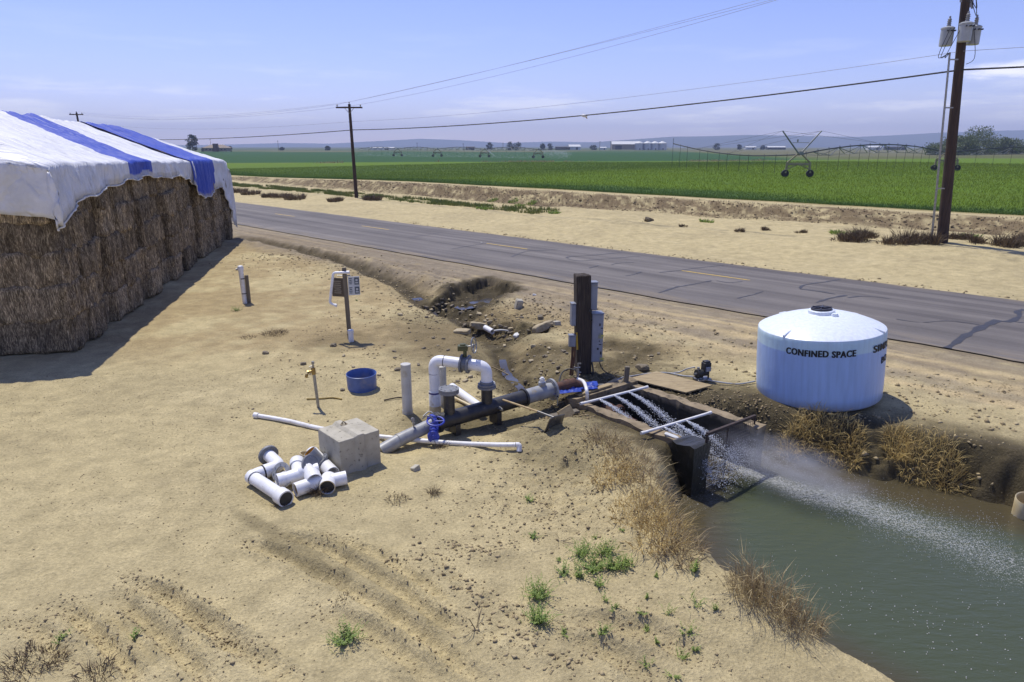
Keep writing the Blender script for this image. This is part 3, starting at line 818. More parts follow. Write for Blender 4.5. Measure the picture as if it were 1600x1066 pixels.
def road_material():
    m = bpy.data.materials.new('worn_asphalt'); m.use_nodes = True
    nt = m.node_tree; L = nt.links; bs = nt.nodes['Principled BSDF']
    uv = nd(nt, 'ShaderNodeUVMap'); uv.uv_map = 'lane'
    tc = nd(nt, 'ShaderNodeTexCoord')
    def noise(vec, sc, det, scale3=None, ro=.55):
        n = nd(nt, 'ShaderNodeTexNoise'); n.inputs['Scale'].default_value = sc; n.inputs['Detail'].default_value = det; n.inputs['Roughness'].default_value = ro
        if scale3:
            mp = nd(nt, 'ShaderNodeMapping'); mp.inputs['Scale'].default_value = scale3; L.new(vec, mp.inputs[0]); L.new(mp.outputs[0], n.inputs['Vector'])
        else: L.new(vec, n.inputs['Vector'])
        return n.outputs[0]
    streak = noise(uv.outputs[0], 1, 5, (.035, 1.3, 1), .6)
    patch = noise(tc.outputs['Object'], .35, 5)
    grain = noise(tc.outputs['Object'], 45, 4, None, .7)
    cr = nd(nt, 'ShaderNodeValToRGB'); E_ = cr.color_ramp.elements
    E_[0].position = .32; E_[0].color = (.076, .066, .062, 1); E_[1].position = .68; E_[1].color = (.190, .170, .150, 1)
    L.new(streak, cr.inputs[0])
    def mul(a, lo, hi, t0=.3, t1=.7, col=None):
        r = nd(nt, 'ShaderNodeMapRange'); r.inputs['From Min'].default_value = t0; r.inputs['From Max'].default_value = t1
        r.inputs['To Min'].default_value = lo; r.inputs['To Max'].default_value = hi
        L.new(a, r.inputs['Value'])
        x = nd(nt, 'ShaderNodeMix', data_type='RGBA', blend_type='MULTIPLY'); x.inputs[0].default_value = 1
        c = nd(nt, 'ShaderNodeCombineColor')
        for i in range(3): L.new(r.outputs[0], c.inputs[i])
        L.new(col, x.inputs[6]); L.new(c.outputs[0], x.inputs[7]); return x.outputs[2]
    col = mul(patch, .85, 1.12, col=cr.outputs[0])
    col = mul(grain, .72, 1.28, col=col)
    # blown sand and grit along both edges
    sp = nd(nt, 'ShaderNodeSeparateXYZ'); L.new(uv.outputs[0], sp.inputs[0])
    def edge(a, b):
        r = nd(nt, 'ShaderNodeMapRange'); r.inputs['From Min'].default_value = a; r.inputs['From Max'].default_value = b
        L.new(sp.outputs['Y'], r.inputs['Value']); return r.outputs[0]
    nE = noise(uv.outputs[0], 1, 5, (.5, 2.5, 1), .65)
    ad = nd(nt, 'ShaderNodeMath', operation='MAXIMUM'); L.new(edge(20.9, 19.8), ad.inputs[0]); L.new(edge(27.7, 28.2), ad.inputs[1])
    mm = nd(nt, 'ShaderNodeMath', operation='MULTIPLY'); L.new(ad.outputs[0], mm.inputs[0])
    r = nd(nt, 'ShaderNodeMapRange'); r.inputs['From Min'].default_value = .42; r.inputs['From Max'].default_value = .68; L.new(nE, r.inputs['Value'])
    L.new(r.outputs[0], mm.inputs[1])
    x = nd(nt, 'ShaderNodeMix', data_type='RGBA'); x.inputs[7].default_value = (.29, .225, .135, 1)
    L.new(mm.outputs[0], x.inputs[0]); L.new(col, x.inputs[6])
    L.new(x.outputs[2], bs.inputs['Base Color'])
    bs.inputs['Roughness'].default_value = .82
    b = nd(nt, 'ShaderNodeBump'); b.inputs['Distance'].default_value = .02; L.new(grain, b.inputs['Height']); L.new(b.outputs[0], bs.inputs['Normal'])
    return m
rme = road_mesh(); rme.materials.append(road_material())
road = bpy.data.objects.new('road', rme); C.objects.link(road); tag(road, kind='structure')

M['road_yellow'] = mat('worn_yellow_road_paint', (.60, .40, .035), (.30, .22, .09), 7, .7, contrast=(.45, .75), c3=(.13, .115, .10), c3scale=20, c3t=(.57, .66))
M['road_white'] = mat('worn_white_marker', (.6, .58, .52), None, 7, .7)
M['sealant'] = mat('bitumen_crack_sealant', (.030, .029, .030), (.045, .043, .043), 5, .55)
S0 = -37.45                                         # start of the dash at (785, 385)
s_a = DR[0] * at(562, 354)[0] + DR[1] * at(562, 354)[1]
s_b = DR[0] * at(760, 381)[0] + DR[1] * at(760, 381)[1]
s_c = DR[0] * at(1065, 424)[0] + DR[1] * at(1065, 424)[1]
step = (s_c - s_a) / 2
for k in range(-12, 3):
    sa = s_a + k * step
    n = 7; mb = MB(); vs_ = []
    for i in range(n):
        for qq in (24.93, 25.05):
            x, y = sq(sa + 3.0 * i / (n - 1), qq + .008 * math.sin(i * 2.1 + qq))
            vs_.append((x, y, road_height(qq) + .004))
    mb.add(vs_, [(2 * i, 2 * i + 2, 2 * i + 3, 2 * i + 1) for i in range(n - 1)])
    d = mb.build('centre_dash', M['road_yellow'], road, smooth=0)
mb = MB()
x0, y0 = at(752, 380)
mb.box((x0, y0, road_height(25) + .012), (.12, .1, .02), Matrix.Rotation(R(-45), 3, 'Z')); mb.build('lane_marker', M['road_white'], road)

def ribbon(mb, pts, w, dz=.006):
    pts = [Vector((p[0], p[1], 0)) for p in pts]
    sp_ = spline(pts, 5); vs_ = []
    for i, p in enumerate(sp_):
        d = (sp_[min(i + 1, len(sp_) - 1)] - sp_[max(i - 1, 0)]).normalized()
        sd_ = Vector((-d.y, d.x, 0)); ww = w * (.55 + .9 * random.random())
        for sg in (-1, 1):
            q_ = p + sd_ * sg * ww + sd_ * random.uniform(-.02, .02)
            qq = NR[0] * q_.x + NR[1] * q_.y
            vs_.append((q_.x, q_.y, road_height(qq) + dz))
    mb.add(vs_, [(2 * i, 2 * i + 2, 2 * i + 3, 2 * i + 1) for i in range(len(sp_) - 1)])
mb = MB()
CR = [([(1480, 544), (1505, 528), (1535, 512), (1560, 502)], .11), ([(1560, 503), (1578, 504), (1592, 496), (1590, 488), (1600, 484)], .08), ([(1572, 503), (1600, 506)], .05),
      ([(1275, 474), (1300, 467), (1322, 463)], .06), ([(1250, 452), (1258, 446), (1290, 441), (1312, 437)], .045), ([(1250, 453), (1275, 456), (1305, 461)], .045),
      ([(1325, 467), (1350, 464), (1390, 468)], .035), ([(1152, 467), (1175, 462), (1193, 457)], .035), ([(1030, 458), (1055, 450), (1080, 446), (1112, 440)], .05),
      ([(978, 432), (990, 430), (1002, 426)], .045), ([(921, 420), (935, 416)], .04), ([(955, 415), (970, 412), (990, 411)], .03),
      ([(885, 404), (892, 402), (920, 400), (970, 395)], .035), ([(800, 402), (815, 396), (830, 393), (870, 391)], .04), ([(885, 404), (905, 409), (960, 404), (1000, 401)], .03),
      ([(1030, 427), (1060, 424), (1085, 420), (1130, 415)], .03), ([(705, 390), (730, 386), (755, 382)], .03), ([(1120, 440), (1140, 443), (1160, 441)], .03),
      ([(640, 372), (665, 368), (690, 364)], .03), ([(1400, 500), (1440, 505), (1480, 503), (1530, 509)], .02)]
for pts, w in CR: ribbon(mb, P(pts), w)
mb.build('crack_seal', M['sealant'], road, smooth=0)

# ------------------------------------------------------------------ pond water
def water_material():
    m = bpy.data.materials.new('murky_pond_water'); m.use_nodes = True
    nt = m.node_tree; L = nt.links; bs = nt.nodes['Principled BSDF']
    tc = nd(nt, 'ShaderNodeTexCoord')
    a = nd(nt, 'ShaderNodeAttribute'); a.attribute_name = 'shallow'
    f = nd(nt, 'ShaderNodeAttribute'); f.attribute_name = 'foam'
    mx = nd(nt, 'ShaderNodeMix', data_type='RGBA'); mx.inputs[6].default_value = (.064, .077, .042, 1); mx.inputs[7].default_value = (.070, .058, .032, 1)
    L.new(a.outputs['Fac'], mx.inputs[0])
    n1 = nd(nt, 'ShaderNodeTexNoise'); n1.inputs['Scale'].default_value = 26; n1.inputs['Detail'].default_value = 6; n1.inputs['Roughness'].default_value = .7
    L.new(tc.outputs['Object'], n1.inputs['Vector'])
    v = nd(nt, 'ShaderNodeTexNoise'); v.inputs['Scale'].default_value = 70; v.inputs['Detail'].default_value = 3
    L.new(tc.outputs['Object'], v.inputs['Vector'])
    ad = nd(nt, 'ShaderNodeMath', operation='ADD'); L.new(n1.outputs[0], ad.inputs[0]); L.new(v.outputs[0], ad.inputs[1])
    ad2 = nd(nt, 'ShaderNodeMath', operation='MULTIPLY_ADD'); L.new(f.outputs['Fac'], ad2.inputs[0]); ad2.inputs[1].default_value = .52; L.new(ad.outputs[0], ad2.inputs[2])
    mr = nd(nt, 'ShaderNodeMapRange'); mr.inputs['From Min'].default_value = 1.34; mr.inputs['From Max'].default_value = 1.52
    L.new(ad2.outputs[0], mr.inputs['Value'])
    mul = nd(nt, 'ShaderNodeMath', operation='MULTIPLY'); L.new(mr.outputs[0], mul.inputs[0]); L.new(f.outputs['Fac'], mul.inputs[1])
    m2 = nd(nt, 'ShaderNodeMix', data_type='RGBA'); m2.inputs[7].default_value = (.55, .55, .52, 1)
    L.new(mul.outputs[0], m2.inputs[0]); L.new(mx.outputs[2], m2.inputs[6]); L.new(m2.outputs[2], bs.inputs['Base Color'])
    rr = nd(nt, 'ShaderNodeMapRange'); rr.inputs['To Min'].default_value = .09; rr.inputs['To Max'].default_value = .7
    L.new(mul.outputs[0], rr.inputs['Value']); L.new(rr.outputs[0], bs.inputs['Roughness'])
    bs.inputs['IOR'].default_value = 1.33
    mp = nd(nt, 'ShaderNodeMapping'); mp.inputs['Rotation'].default_value = (0, 0, R(38)); mp.inputs['Scale'].default_value = (2.2, 7, 1)
    L.new(tc.outputs['Object'], mp.inputs[0])
    w1 = nd(nt, 'ShaderNodeTexNoise'); w1.inputs['Scale'].default_value = 1.6; w1.inputs['Detail'].default_value = 4; L.new(mp.outputs[0], w1.inputs['Vector'])
    b = nd(nt, 'ShaderNodeBump'); b.inputs['Distance'].default_value = .022; b.inputs['Strength'].default_value = .8
    L.new(w1.outputs[0], b.inputs['Height']); L.new(b.outputs[0], bs.inputs['Normal'])
    return m
FOAM = P([(1100, 700), (1160, 735), (1260, 768), (1380, 805), (1500, 848), (1640, 905)], WATER_Z)
def water_mesh():
    xs = np.arange(1.2, 24, .09); ys = np.arange(-4, 14.6, .09)
    X, Y = np.meshgrid(xs, ys)
    sdp = poly_sd(X.ravel(), Y.ravel(), POND)
    d, t, Lc = seg_dist(X.ravel(), Y.ravel(), FOAM, True)
    wdt = .26 + .15 * t
    nz = fbm(X.ravel() / .5, Y.ravel() / .5, 3, 301)
    foam = np.exp(-((d + .12 * nz) / wdt) ** 2) * np.clip(.95 - .06 * t, .4, 1)
    foam = np.maximum(foam, .75 * np.exp(-np.hypot(X.ravel() - 3.9, Y.ravel() - 11.3) / .5))
    bx = (X.ravel() - BO[0]) * BE[0] + (Y.ravel() - BO[1]) * BE[1]
    foam = np.maximum(foam, .45 * (bx > .9) * (bx < BL + .6))
    shal = np.maximum(sstep(-1.0, -.15, sdp), sstep(2.2, .4, d) * sstep(3.2, 5.2, X.ravel()) * 0)
    zz = np.full(X.size, WATER_Z) + .012 * fbm(X.ravel() / .35, Y.ravel() / .35, 3, 303) * np.clip(foam * 2, 0, 1) \
        + .006 * np.sin(np.hypot(X.ravel() - 3.6, Y.ravel() - 11.0) * 21) * sstep(4.5, .8, np.hypot(X.ravel() - 3.6, Y.ravel() - 11.0))
    n, k = X.shape
    i = np.arange(n * k).reshape(n, k)
    f = np.stack([i[:-1, :-1], i[:-1, 1:], i[1:, 1:], i[1:, :-1]], -1).reshape(-1, 4)
    me = bpy.data.meshes.new('pond_water'); me.from_pydata(np.stack([X.ravel(), Y.ravel(), zz], 1).tolist(), [], f.tolist())
    me.polygons.foreach_set('use_smooth', [True] * len(me.polygons))
    me.attributes.new('foam', 'FLOAT', 'POINT').data.foreach_set('value', foam.astype(np.float32))
    me.attributes.new('shallow', 'FLOAT', 'POINT').data.foreach_set('value', shal.astype(np.float32))
    me.materials.append(water_material()); me.update()
    return me
pond = bpy.data.objects.new('pond_water', water_mesh()); C.objects.link(pond); tag(pond, kind='structure')

# trickle of water in the roadside ditch
M['ditch_water'] = mat('shallow_ditch_water', (.07, .058, .036), (.045, .038, .024), 4, .16)
mb = MB()
for pts, z, w in ((P([(650, 468), (668, 478), (690, 488), (705, 496)], -.40), None, .30), (P([(785, 555), (790, 572), (806, 592), (820, 608)], -.3), None, .12), (P([(770, 472), (745, 482), (715, 488)], -.6), None, .35)):
    sp_ = spline([Vector((p[0], p[1], 0)) for p in pts], 6)
    zl = min(hz(p.x, p.y) for p in sp_)
    zs = np.array([hz(p.x, p.y) for p in sp_]); zl0 = [float(zs[i]) + .03 for i in range(len(sp_))]
    zl0 = np.convolve(np.pad(zl0, 3, 'edge'), np.ones(7) / 7, 'valid')
    vs_ = []
    for i, p in enumerate(sp_):
        d = (sp_[min(i + 1, len(sp_) - 1)] - sp_[max(i - 1, 0)]).normalized(); sd_ = Vector((-d.y, d.x, 0))
        ww = w * (1.2 - .9 * abs(i / (len(sp_) - 1) - .5) * 1.2) * random.uniform(.75, 1.1)
        zc = zl0[i]
        vs_ += [(p.x - sd_.x * ww, p.y - sd_.y * ww, zc), (p.x + sd_.x * ww, p.y + sd_.y * ww, zc)]
    mb.add(vs_, [(2 * i, 2 * i + 2, 2 * i + 3, 2 * i + 1) for i in range(len(sp_) - 1)])
dw = mb.build('ditch_water', M['ditch_water']); tag(dw, kind='structure')

# ------------------------------------------------------------------ distant hills and haze
def hills(name, dist, prof, base_depth, seed, mcol):
    az = np.radians(np.arange(-58, 58, .18))
    px = 800 + FPX * np.tan(az) / math.cos(PITCH) * .985
    yy = np.interp(px, [p[0] for p in prof], [p[1] for p in prof])
    crest = np.maximum(2, (229.0 - yy) / FPX * dist * np.cos(PITCH) ** 0)
    rad = np.linspace(-1, 1, 26)
    A, K = np.meshgrid(az, rad, indexing='ij')
    Hh = crest[:, None] * (1 - np.abs(K) ** 1.5)
    rr = dist + K * base_depth
    X = np.tan(A) * rr; Y = rr
    nz = fbm(X / 500, Y / 500, 5, seed, .55)
    Z = Hh * (1 + .22 * nz * (1 - (1 - np.abs(K)) ** 3)) + .5 - 12 * (np.abs(K) > .98)
    n, k = A.shape
    i = np.arange(n * k).reshape(n, k)
    f = np.stack([i[:-1, :-1], i[1:, :-1], i[1:, 1:], i[:-1, 1:]], -1).reshape(-1, 4)
    me = bpy.data.meshes.new(name); me.from_pydata(np.stack([X.ravel(), Y.ravel(), Z.ravel()], 1).tolist(), [], f.tolist())
    me.polygons.foreach_set('use_smooth', [True] * len(me.polygons)); me.materials.append(mcol); me.update()
    o = bpy.data.objects.new(name, me); C.objects.link(o); tag(o, kind='structure')
M['hill'] = mat('dry_hillside', (.085, .09, .075), (.055, .065, .05), .004, .95)
hills('far_hills', 6300, [(-600, 221), (150, 226), (330, 226), (450, 223), (520, 224), (600, 220), (660, 217), (720, 219), (790, 223), (860, 221), (930, 222), (1000, 219), (1300, 221), (2300, 221)], 600, 401, M['hill'])
hills('near_hills', 5000, [(-600, 229), (800, 229), (880, 226), (950, 220), (1010, 216), (1045, 213.5), (1100, 213), (1160, 211), (1240, 212.5), (1330, 214), (1400, 211), (1450, 208), (1540, 205), (1640, 203), (2400, 200)], 700, 403, M['hill'])
mb = MB().box((0, 3200, 95), (15600, 7400, 206))
hzb = mb.build('haze', [], smooth=0)
hm = bpy.data.materials.new('haze_air'); hm.use_nodes = True
hm.node_tree.nodes.clear()
ho = hm.node_tree.nodes.new('ShaderNodeOutputMaterial'); hv = hm.node_tree.nodes.new('ShaderNodeVolumePrincipled')
hv.inputs['Color'].default_value = (.62, .74, 1.0, 1); hv.inputs['Density'].default_value = HAZE_DENSITY
hm.node_tree.links.new(hv.outputs[0], ho.inputs['Volume'])
hzb.data.materials.append(hm); tag(hzb, kind='stuff')

# ------------------------------------------------------------------ hay stack under its tarps
HP = Vector((-11.0, 16.5, 0)); HL = Vector((-.216, .976, 0)).normalized(); HI = Vector((-.976, -.216, 0)).normalized()
def hay(t, i, z): return HP + HL * t + HI * i + Vector((0, 0, z))

def straw_material():
    m = bpy.data.materials.new('baled_straw'); m.use_nodes = True
    nt = m.node_tree; L = nt.links; bs = nt.nodes['Principled BSDF']
    tc = nd(nt, 'ShaderNodeTexCoord')
    info = nd(nt, 'ShaderNodeObjectInfo')
    addv = nd(nt, 'ShaderNodeVectorMath', operation='ADD'); L.new(tc.outputs['Object'], addv.inputs[0])
    cx = nd(nt, 'ShaderNodeCombineXYZ')
    ml = nd(nt, 'ShaderNodeMath', operation='MULTIPLY'); ml.inputs[1].default_value = 37; L.new(info.outputs['Random'], ml.inputs[0])
    L.new(ml.outputs[0], cx.inputs[0]); L.new(ml.outputs[0], cx.inputs[1]); L.new(cx.outputs[0], addv.inputs[1])
    def noise(sc, st, det=6, ro=.65):
        mp = nd(nt, 'ShaderNodeMapping'); mp.inputs['Scale'].default_value = st; L.new(addv.outputs[0], mp.inputs[0])
        n = nd(nt, 'ShaderNodeTexNoise'); n.inputs['Scale'].default_value = sc; n.inputs['Detail'].default_value = det; n.inputs['Roughness'].default_value = ro
        n.inputs['Distortion'].default_value = .6
        L.new(mp.outputs[0], n.inputs['Vector']); return n.outputs[0]
    fine = noise(1, (46, 46, 7)); big = noise(2.2, (2.6, 2.6, .5), 5, .6)
    cr = nd(nt, 'ShaderNodeValToRGB'); e_ = cr.color_ramp.elements
    e_[0].position = .30; e_[0].color = (.060, .045, .028, 1); e_[1].position = .66; e_[1].color = (.74, .60, .38, 1)
    k = e_.new(.5); k.color = (.245, .185, .11, 1)
    L.new(fine, cr.inputs[0])
    r = nd(nt, 'ShaderNodeMapRange'); r.inputs['From Min'].default_value = .36; r.inputs['From Max'].default_value = .62
    r.inputs['To Min'].default_value = .50; r.inputs['To Max'].default_value = 1.2; L.new(big, r.inputs['Value'])
    r2 = nd(nt, 'ShaderNodeMapRange'); r2.inputs['To Min'].default_value = .7; r2.inputs['To Max'].default_value = 1.2; L.new(info.outputs['Random'], r2.inputs['Value'])
    mm = nd(nt, 'ShaderNodeMath', operation='MULTIPLY'); L.new(r.outputs[0], mm.inputs[0]); L.new(r2.outputs[0], mm.inputs[1])
    c = nd(nt, 'ShaderNodeCombineColor')
    for i in range(3): L.new(mm.outputs[0], c.inputs[i])
    x = nd(nt, 'ShaderNodeMix', data_type='RGBA', blend_type='MULTIPLY'); x.inputs[0].default_value = 1
    L.new(cr.outputs[0], x.inputs[6]); L.new(c.outputs[0], x.inputs[7]); L.new(x.outputs[2], bs.inputs['Base Color'])
    bs.inputs['Roughness'].default_value = .9; bs.inputs['Specular IOR Level'].default_value = .2
    b = nd(nt, 'ShaderNodeBump'); b.inputs['Distance'].default_value = .06; L.new(fine, b.inputs['Height']); L.new(b.outputs[0], bs.inputs['Normal'])
    return m
M['bale'] = straw_material()
M['twine'] = mat('orange_baling_twine', (.20, .12, .05), None, 9, .7)

def bale_mesh(sx, sy, sz, seed):
    """a rounded straw bale with ragged faces; local origin at its base centre"""
    rng = np.random.default_rng(seed)
    r = .085; pts = {}; V = []; F = []
    nx, ny, nz = max(4, int(sx / .10)), max(4, int(sy / .14)), max(4, int(sz / .10))
    hx, hy, hzz = sx / 2, sy / 2, sz / 2
    def vid(p):
        k = (round(p[0], 4), round(p[1], 4), round(p[2], 4))
        if k not in pts:
            c = np.array([np.clip(p[0], -hx + r, hx - r), np.clip(p[1], -hy + r, hy - r), np.clip(p[2], -hzz + r, hzz - r)])
            d = np.array(p) - c; L_ = np.linalg.norm(d)
            n = d / (L_ + 1e-9)
            pts[k] = len(V); V.append((c + n * r, n))
        return pts[k]
    def face(fn, na, nb):
        for a in range(na):
            for b in range(nb):
                q = [fn(a / na, b / nb), fn((a + 1) / na, b / nb), fn((a + 1) / na, (b + 1) / nb), fn(a / na, (b + 1) / nb)]
                F.append(tuple(vid(p) for p in q))
    L_ = lambda t, h: (t * 2 - 1) * h
    face(lambda a, b: (L_(a, hx), -hy, L_(b, hzz)), nx, nz)
    face(lambda a, b: (L_(1 - a, hx), hy, L_(b, hzz)), nx, nz)
    face(lambda a, b: (hx, L_(a, hy), L_(b, hzz)), ny, nz)
    face(lambda a, b: (-hx, L_(1 - a, hy), L_(b, hzz)), ny, nz)
    face(lambda a, b: (L_(a, hx), L_(b, hy), hzz), nx, ny)
    face(lambda a, b: (L_(1 - a, hx), L_(b, hy), -hzz), nx, ny)
    p = np.array([v[0] for v in V]); n = np.array([v[1] for v in V])
    o = seed * 13.7
    d = .075 * fbm(p[:, 0] / .28 + o, p[:, 2] / .55 + p[:, 1] / .4, 3, seed) + .045 * fbm(p[:, 0] / .10 + o, p[:, 2] / .3 + p[:, 1] / .2, 3, seed + 5)
    # sagging: pinched between the strings
    for g_ in (-.62, -.2, .22, .63): d = d - (.035 + .06 * rng.uniform()) * np.exp(-((p[:, 0] / hx - g_ - rng.normal() * .08 + .05 * np.sin(p[:, 2] * 5 + g_ * 9)) / .09) ** 2)
    p = p + n * d[:, None]
    p[:, 2] += hzz
    V2 = p.tolist(); F2 = list(F)
    # loose straws
    for _ in range(260):
        i = rng.integers(len(p)); b = p[i]; nn = n[i]
        if nn[2] < -.3: continue
        t = rng.normal(size=3) * .8; t[2] -= .5; t += nn * .6; t /= np.linalg.norm(t)
        w = np.cross(t, nn); w = w / (np.linalg.norm(w) + 1e-6) * .006
        ln = rng.uniform(.06, .17); q0 = b + nn * .005
        k = len(V2); V2 += [(q0 - w).tolist(), (q0 + w).tolist(), (q0 + t * ln).tolist()]; F2.append((k, k + 1, k + 2))
    me = bpy.data.meshes.new('hay_bale'); me.from_pydata(V2, [], F2); me.materials.append(M['bale'])
    me.polygons.foreach_set('use_smooth', [True] * len(me.polygons)); me.update()
    return me
ROT_FACE = math.atan2(HL.y, HL.x)
bm_a = [bale_mesh(1.12, 2.4, .93, k) for k in range(1, 6)]
bm_b = [bale_mesh(2.42, 1.1, .91, k) for k in range(11, 14)]
BW_, BH_ = 1.095, .82
rr = random.Random(5)
for c in range(21):
    for rw in range(5):
        o = bpy.data.objects.new('hay_bale', bm_a[rr.randrange(5)]); C.objects.link(o)
        out = .13 * math.sin(c * 2.3) + .07 * math.sin(c * 5.1 + 1) + rr.uniform(-.05, .05)
        if c == 0: out -= .02
        if rw == 4: out = min(out, .02)
        p = hay(.55 + c * BW_ + rr.uniform(-.04, .04), 1.2 - out, rw * BH_ * .985 - (.14 if rw == 4 and c > 18 else 0))
        o.location = p
        o.rotation_euler = (rr.uniform(-.025, .025), rr.uniform(-.03, .03), ROT_FACE + rr.uniform(-.03, .03) + (math.pi if rr.random() < .5 else 0))
        lab = 'weathered brown hay bale in the long side of the tarped stack'
        if rw == 0: lab = 'brown hay bale on the ground in the bottom row of the long stack side'
        if rw == 4: lab = 'top row hay bale on the long stack side, just under the tarp hem'
        tag(o, lab, 'hay bale', {0: 'bottom row bales of the long stack side', 4: 'top row bales of the long stack side'}.get(rw, 'middle row bales of the long stack side'))
for c in range(2):
    for rw in range(5):
        o = bpy.data.objects.new('hay_bale', bm_b[rr.randrange(3)]); C.objects.link(o)
        p = hay(.50 - rr.uniform(.0, .08), 2.4 + 1.25 + c * 2.44, rw * BH_ * .985)
        o.location = p; o.rotation_euler = (rr.uniform(-.02, .02), rr.uniform(-.02, .02), math.atan2(HI.y, HI.x) + rr.uniform(-.02, .02))
        tag(o, 'dark hay bale lying lengthwise in the near end of the tarped stack', 'hay bale', 'bales in the near end of the stack')

# tarps
EAVE = lambda t: 4.62 - .018 * t
def roof_z(t, i):
    rise = min(.42 * max(i, 0), .10 * max(i, 0) + .36 * (t + .15) + .15 * 0)
    far = .30 * (23.2 - t) + .07 * max(i, 0)
    w = 7.6
    if i > w / 2: rise = min(.42 * max(w - i, 0), rise)
    return EAVE(t) + max(0, min(rise, far)) + .05
def tarp_mesh(t0, t1, i0, i1, hang, endhang, blue, seed, lift=0.0, far_end=False, dt=.14, di=.12):
    ts = np.arange(t0, t1 + .001, dt); Is = np.arange(i0, i1 + .001, di)
    V = []; tone = []; hem = []
    T, I = np.meshgrid(ts, Is, indexing='ij')
    TE = T
    wr = fbm(T / .55, I / 2.2, 4, seed) ; wr2 = fbm(T / .22, I / 1.4, 3, seed + 3); wr3 = fbm(T / 1.5 + I / 3, I / 1.1, 3, seed + 7); wr4 = np.sqrt(np.abs(fbm(T / .9, I / 5 + T / 8, 2, seed + 9)) + 1e-4)
    for a in range(T.shape[0]):
        for b in range(T.shape[1]):
            t, i = T[a, b], I[a, b]
            h = hang(t)
            # cloth parameter: i<0 hangs down the long side, scaled to its hem
            di_ = max(0, -i) / abs(i0) * h if i < 0 else 0
            de_ = max(0, -t) if endhang else 0
            df_ = max(0, t - 23.0) if far_end else 0
            tt = min(max(t, 0), 23.0) if (endhang or far_end) else t
            ip = max(i, 0)
            z = roof_z(tt, ip)
            drop = max(di_, de_, df_)
            mn = min(max(di_, .0), max(de_, df_))
            z -= drop
            out_i = -.16 - .05 * min(1, di_) - .10 * mn if i <= 0 else ip
            if i > 0 and ip < .5: out_i = ip - .16 * (1 - ip / .5)
            z -= .10 * math.exp(-(ip / .25) ** 2) * (i >= 0) * 0
            pt = tt + (-(.20 + .1 * mn) if de_ > 0 else 0) + ((.18 + .1 * mn) if df_ > 0 else 0)
            amp = .07 + .22 * min(1, di_ / .6) if i < 0 else .07
            p = hay(pt, out_i, z + lift)
            p = p - HI * (amp * (wr[a, b] * .8 + wr2[a, b] * .35) if i < .2 else 0) + Vector((0, 0, (.04 * wr[a, b] + .035 * wr2[a, b] + .05 * wr3[a, b] - .06 * abs(wr4[a, b])) if drop < .2 else .03 * wr2[a, b]))
            if de_ > .05: p = p - HL * (.10 * wr3[a, b] + .06 * wr2[b % 3 + a if a + b % 3 < T.shape[0] else a, b])
            V.append(p); tone.append(1.0 if blue(t, i) else 0.0)
            hem.append(1.0 if (i < 0 and h - di_ < .16) else 0.0)
    n, k = T.shape
    F = [(a * k + b, (a + 1) * k + b, (a + 1) * k + b + 1, a * k + b + 1) for a in range(n - 1) for b in range(k - 1)]
    me = bpy.data.meshes.new('tarp'); me.from_pydata([tuple(v) for v in V], [], F)
    me.polygons.foreach_set('use_smooth', [True] * len(me.polygons))
    me.attributes.new('tone', 'FLOAT', 'POINT').data.foreach_set('value', tone)
    me.attributes.new('hem', 'FLOAT', 'POINT').data.foreach_set('value', hem)
    me.update()
    return me
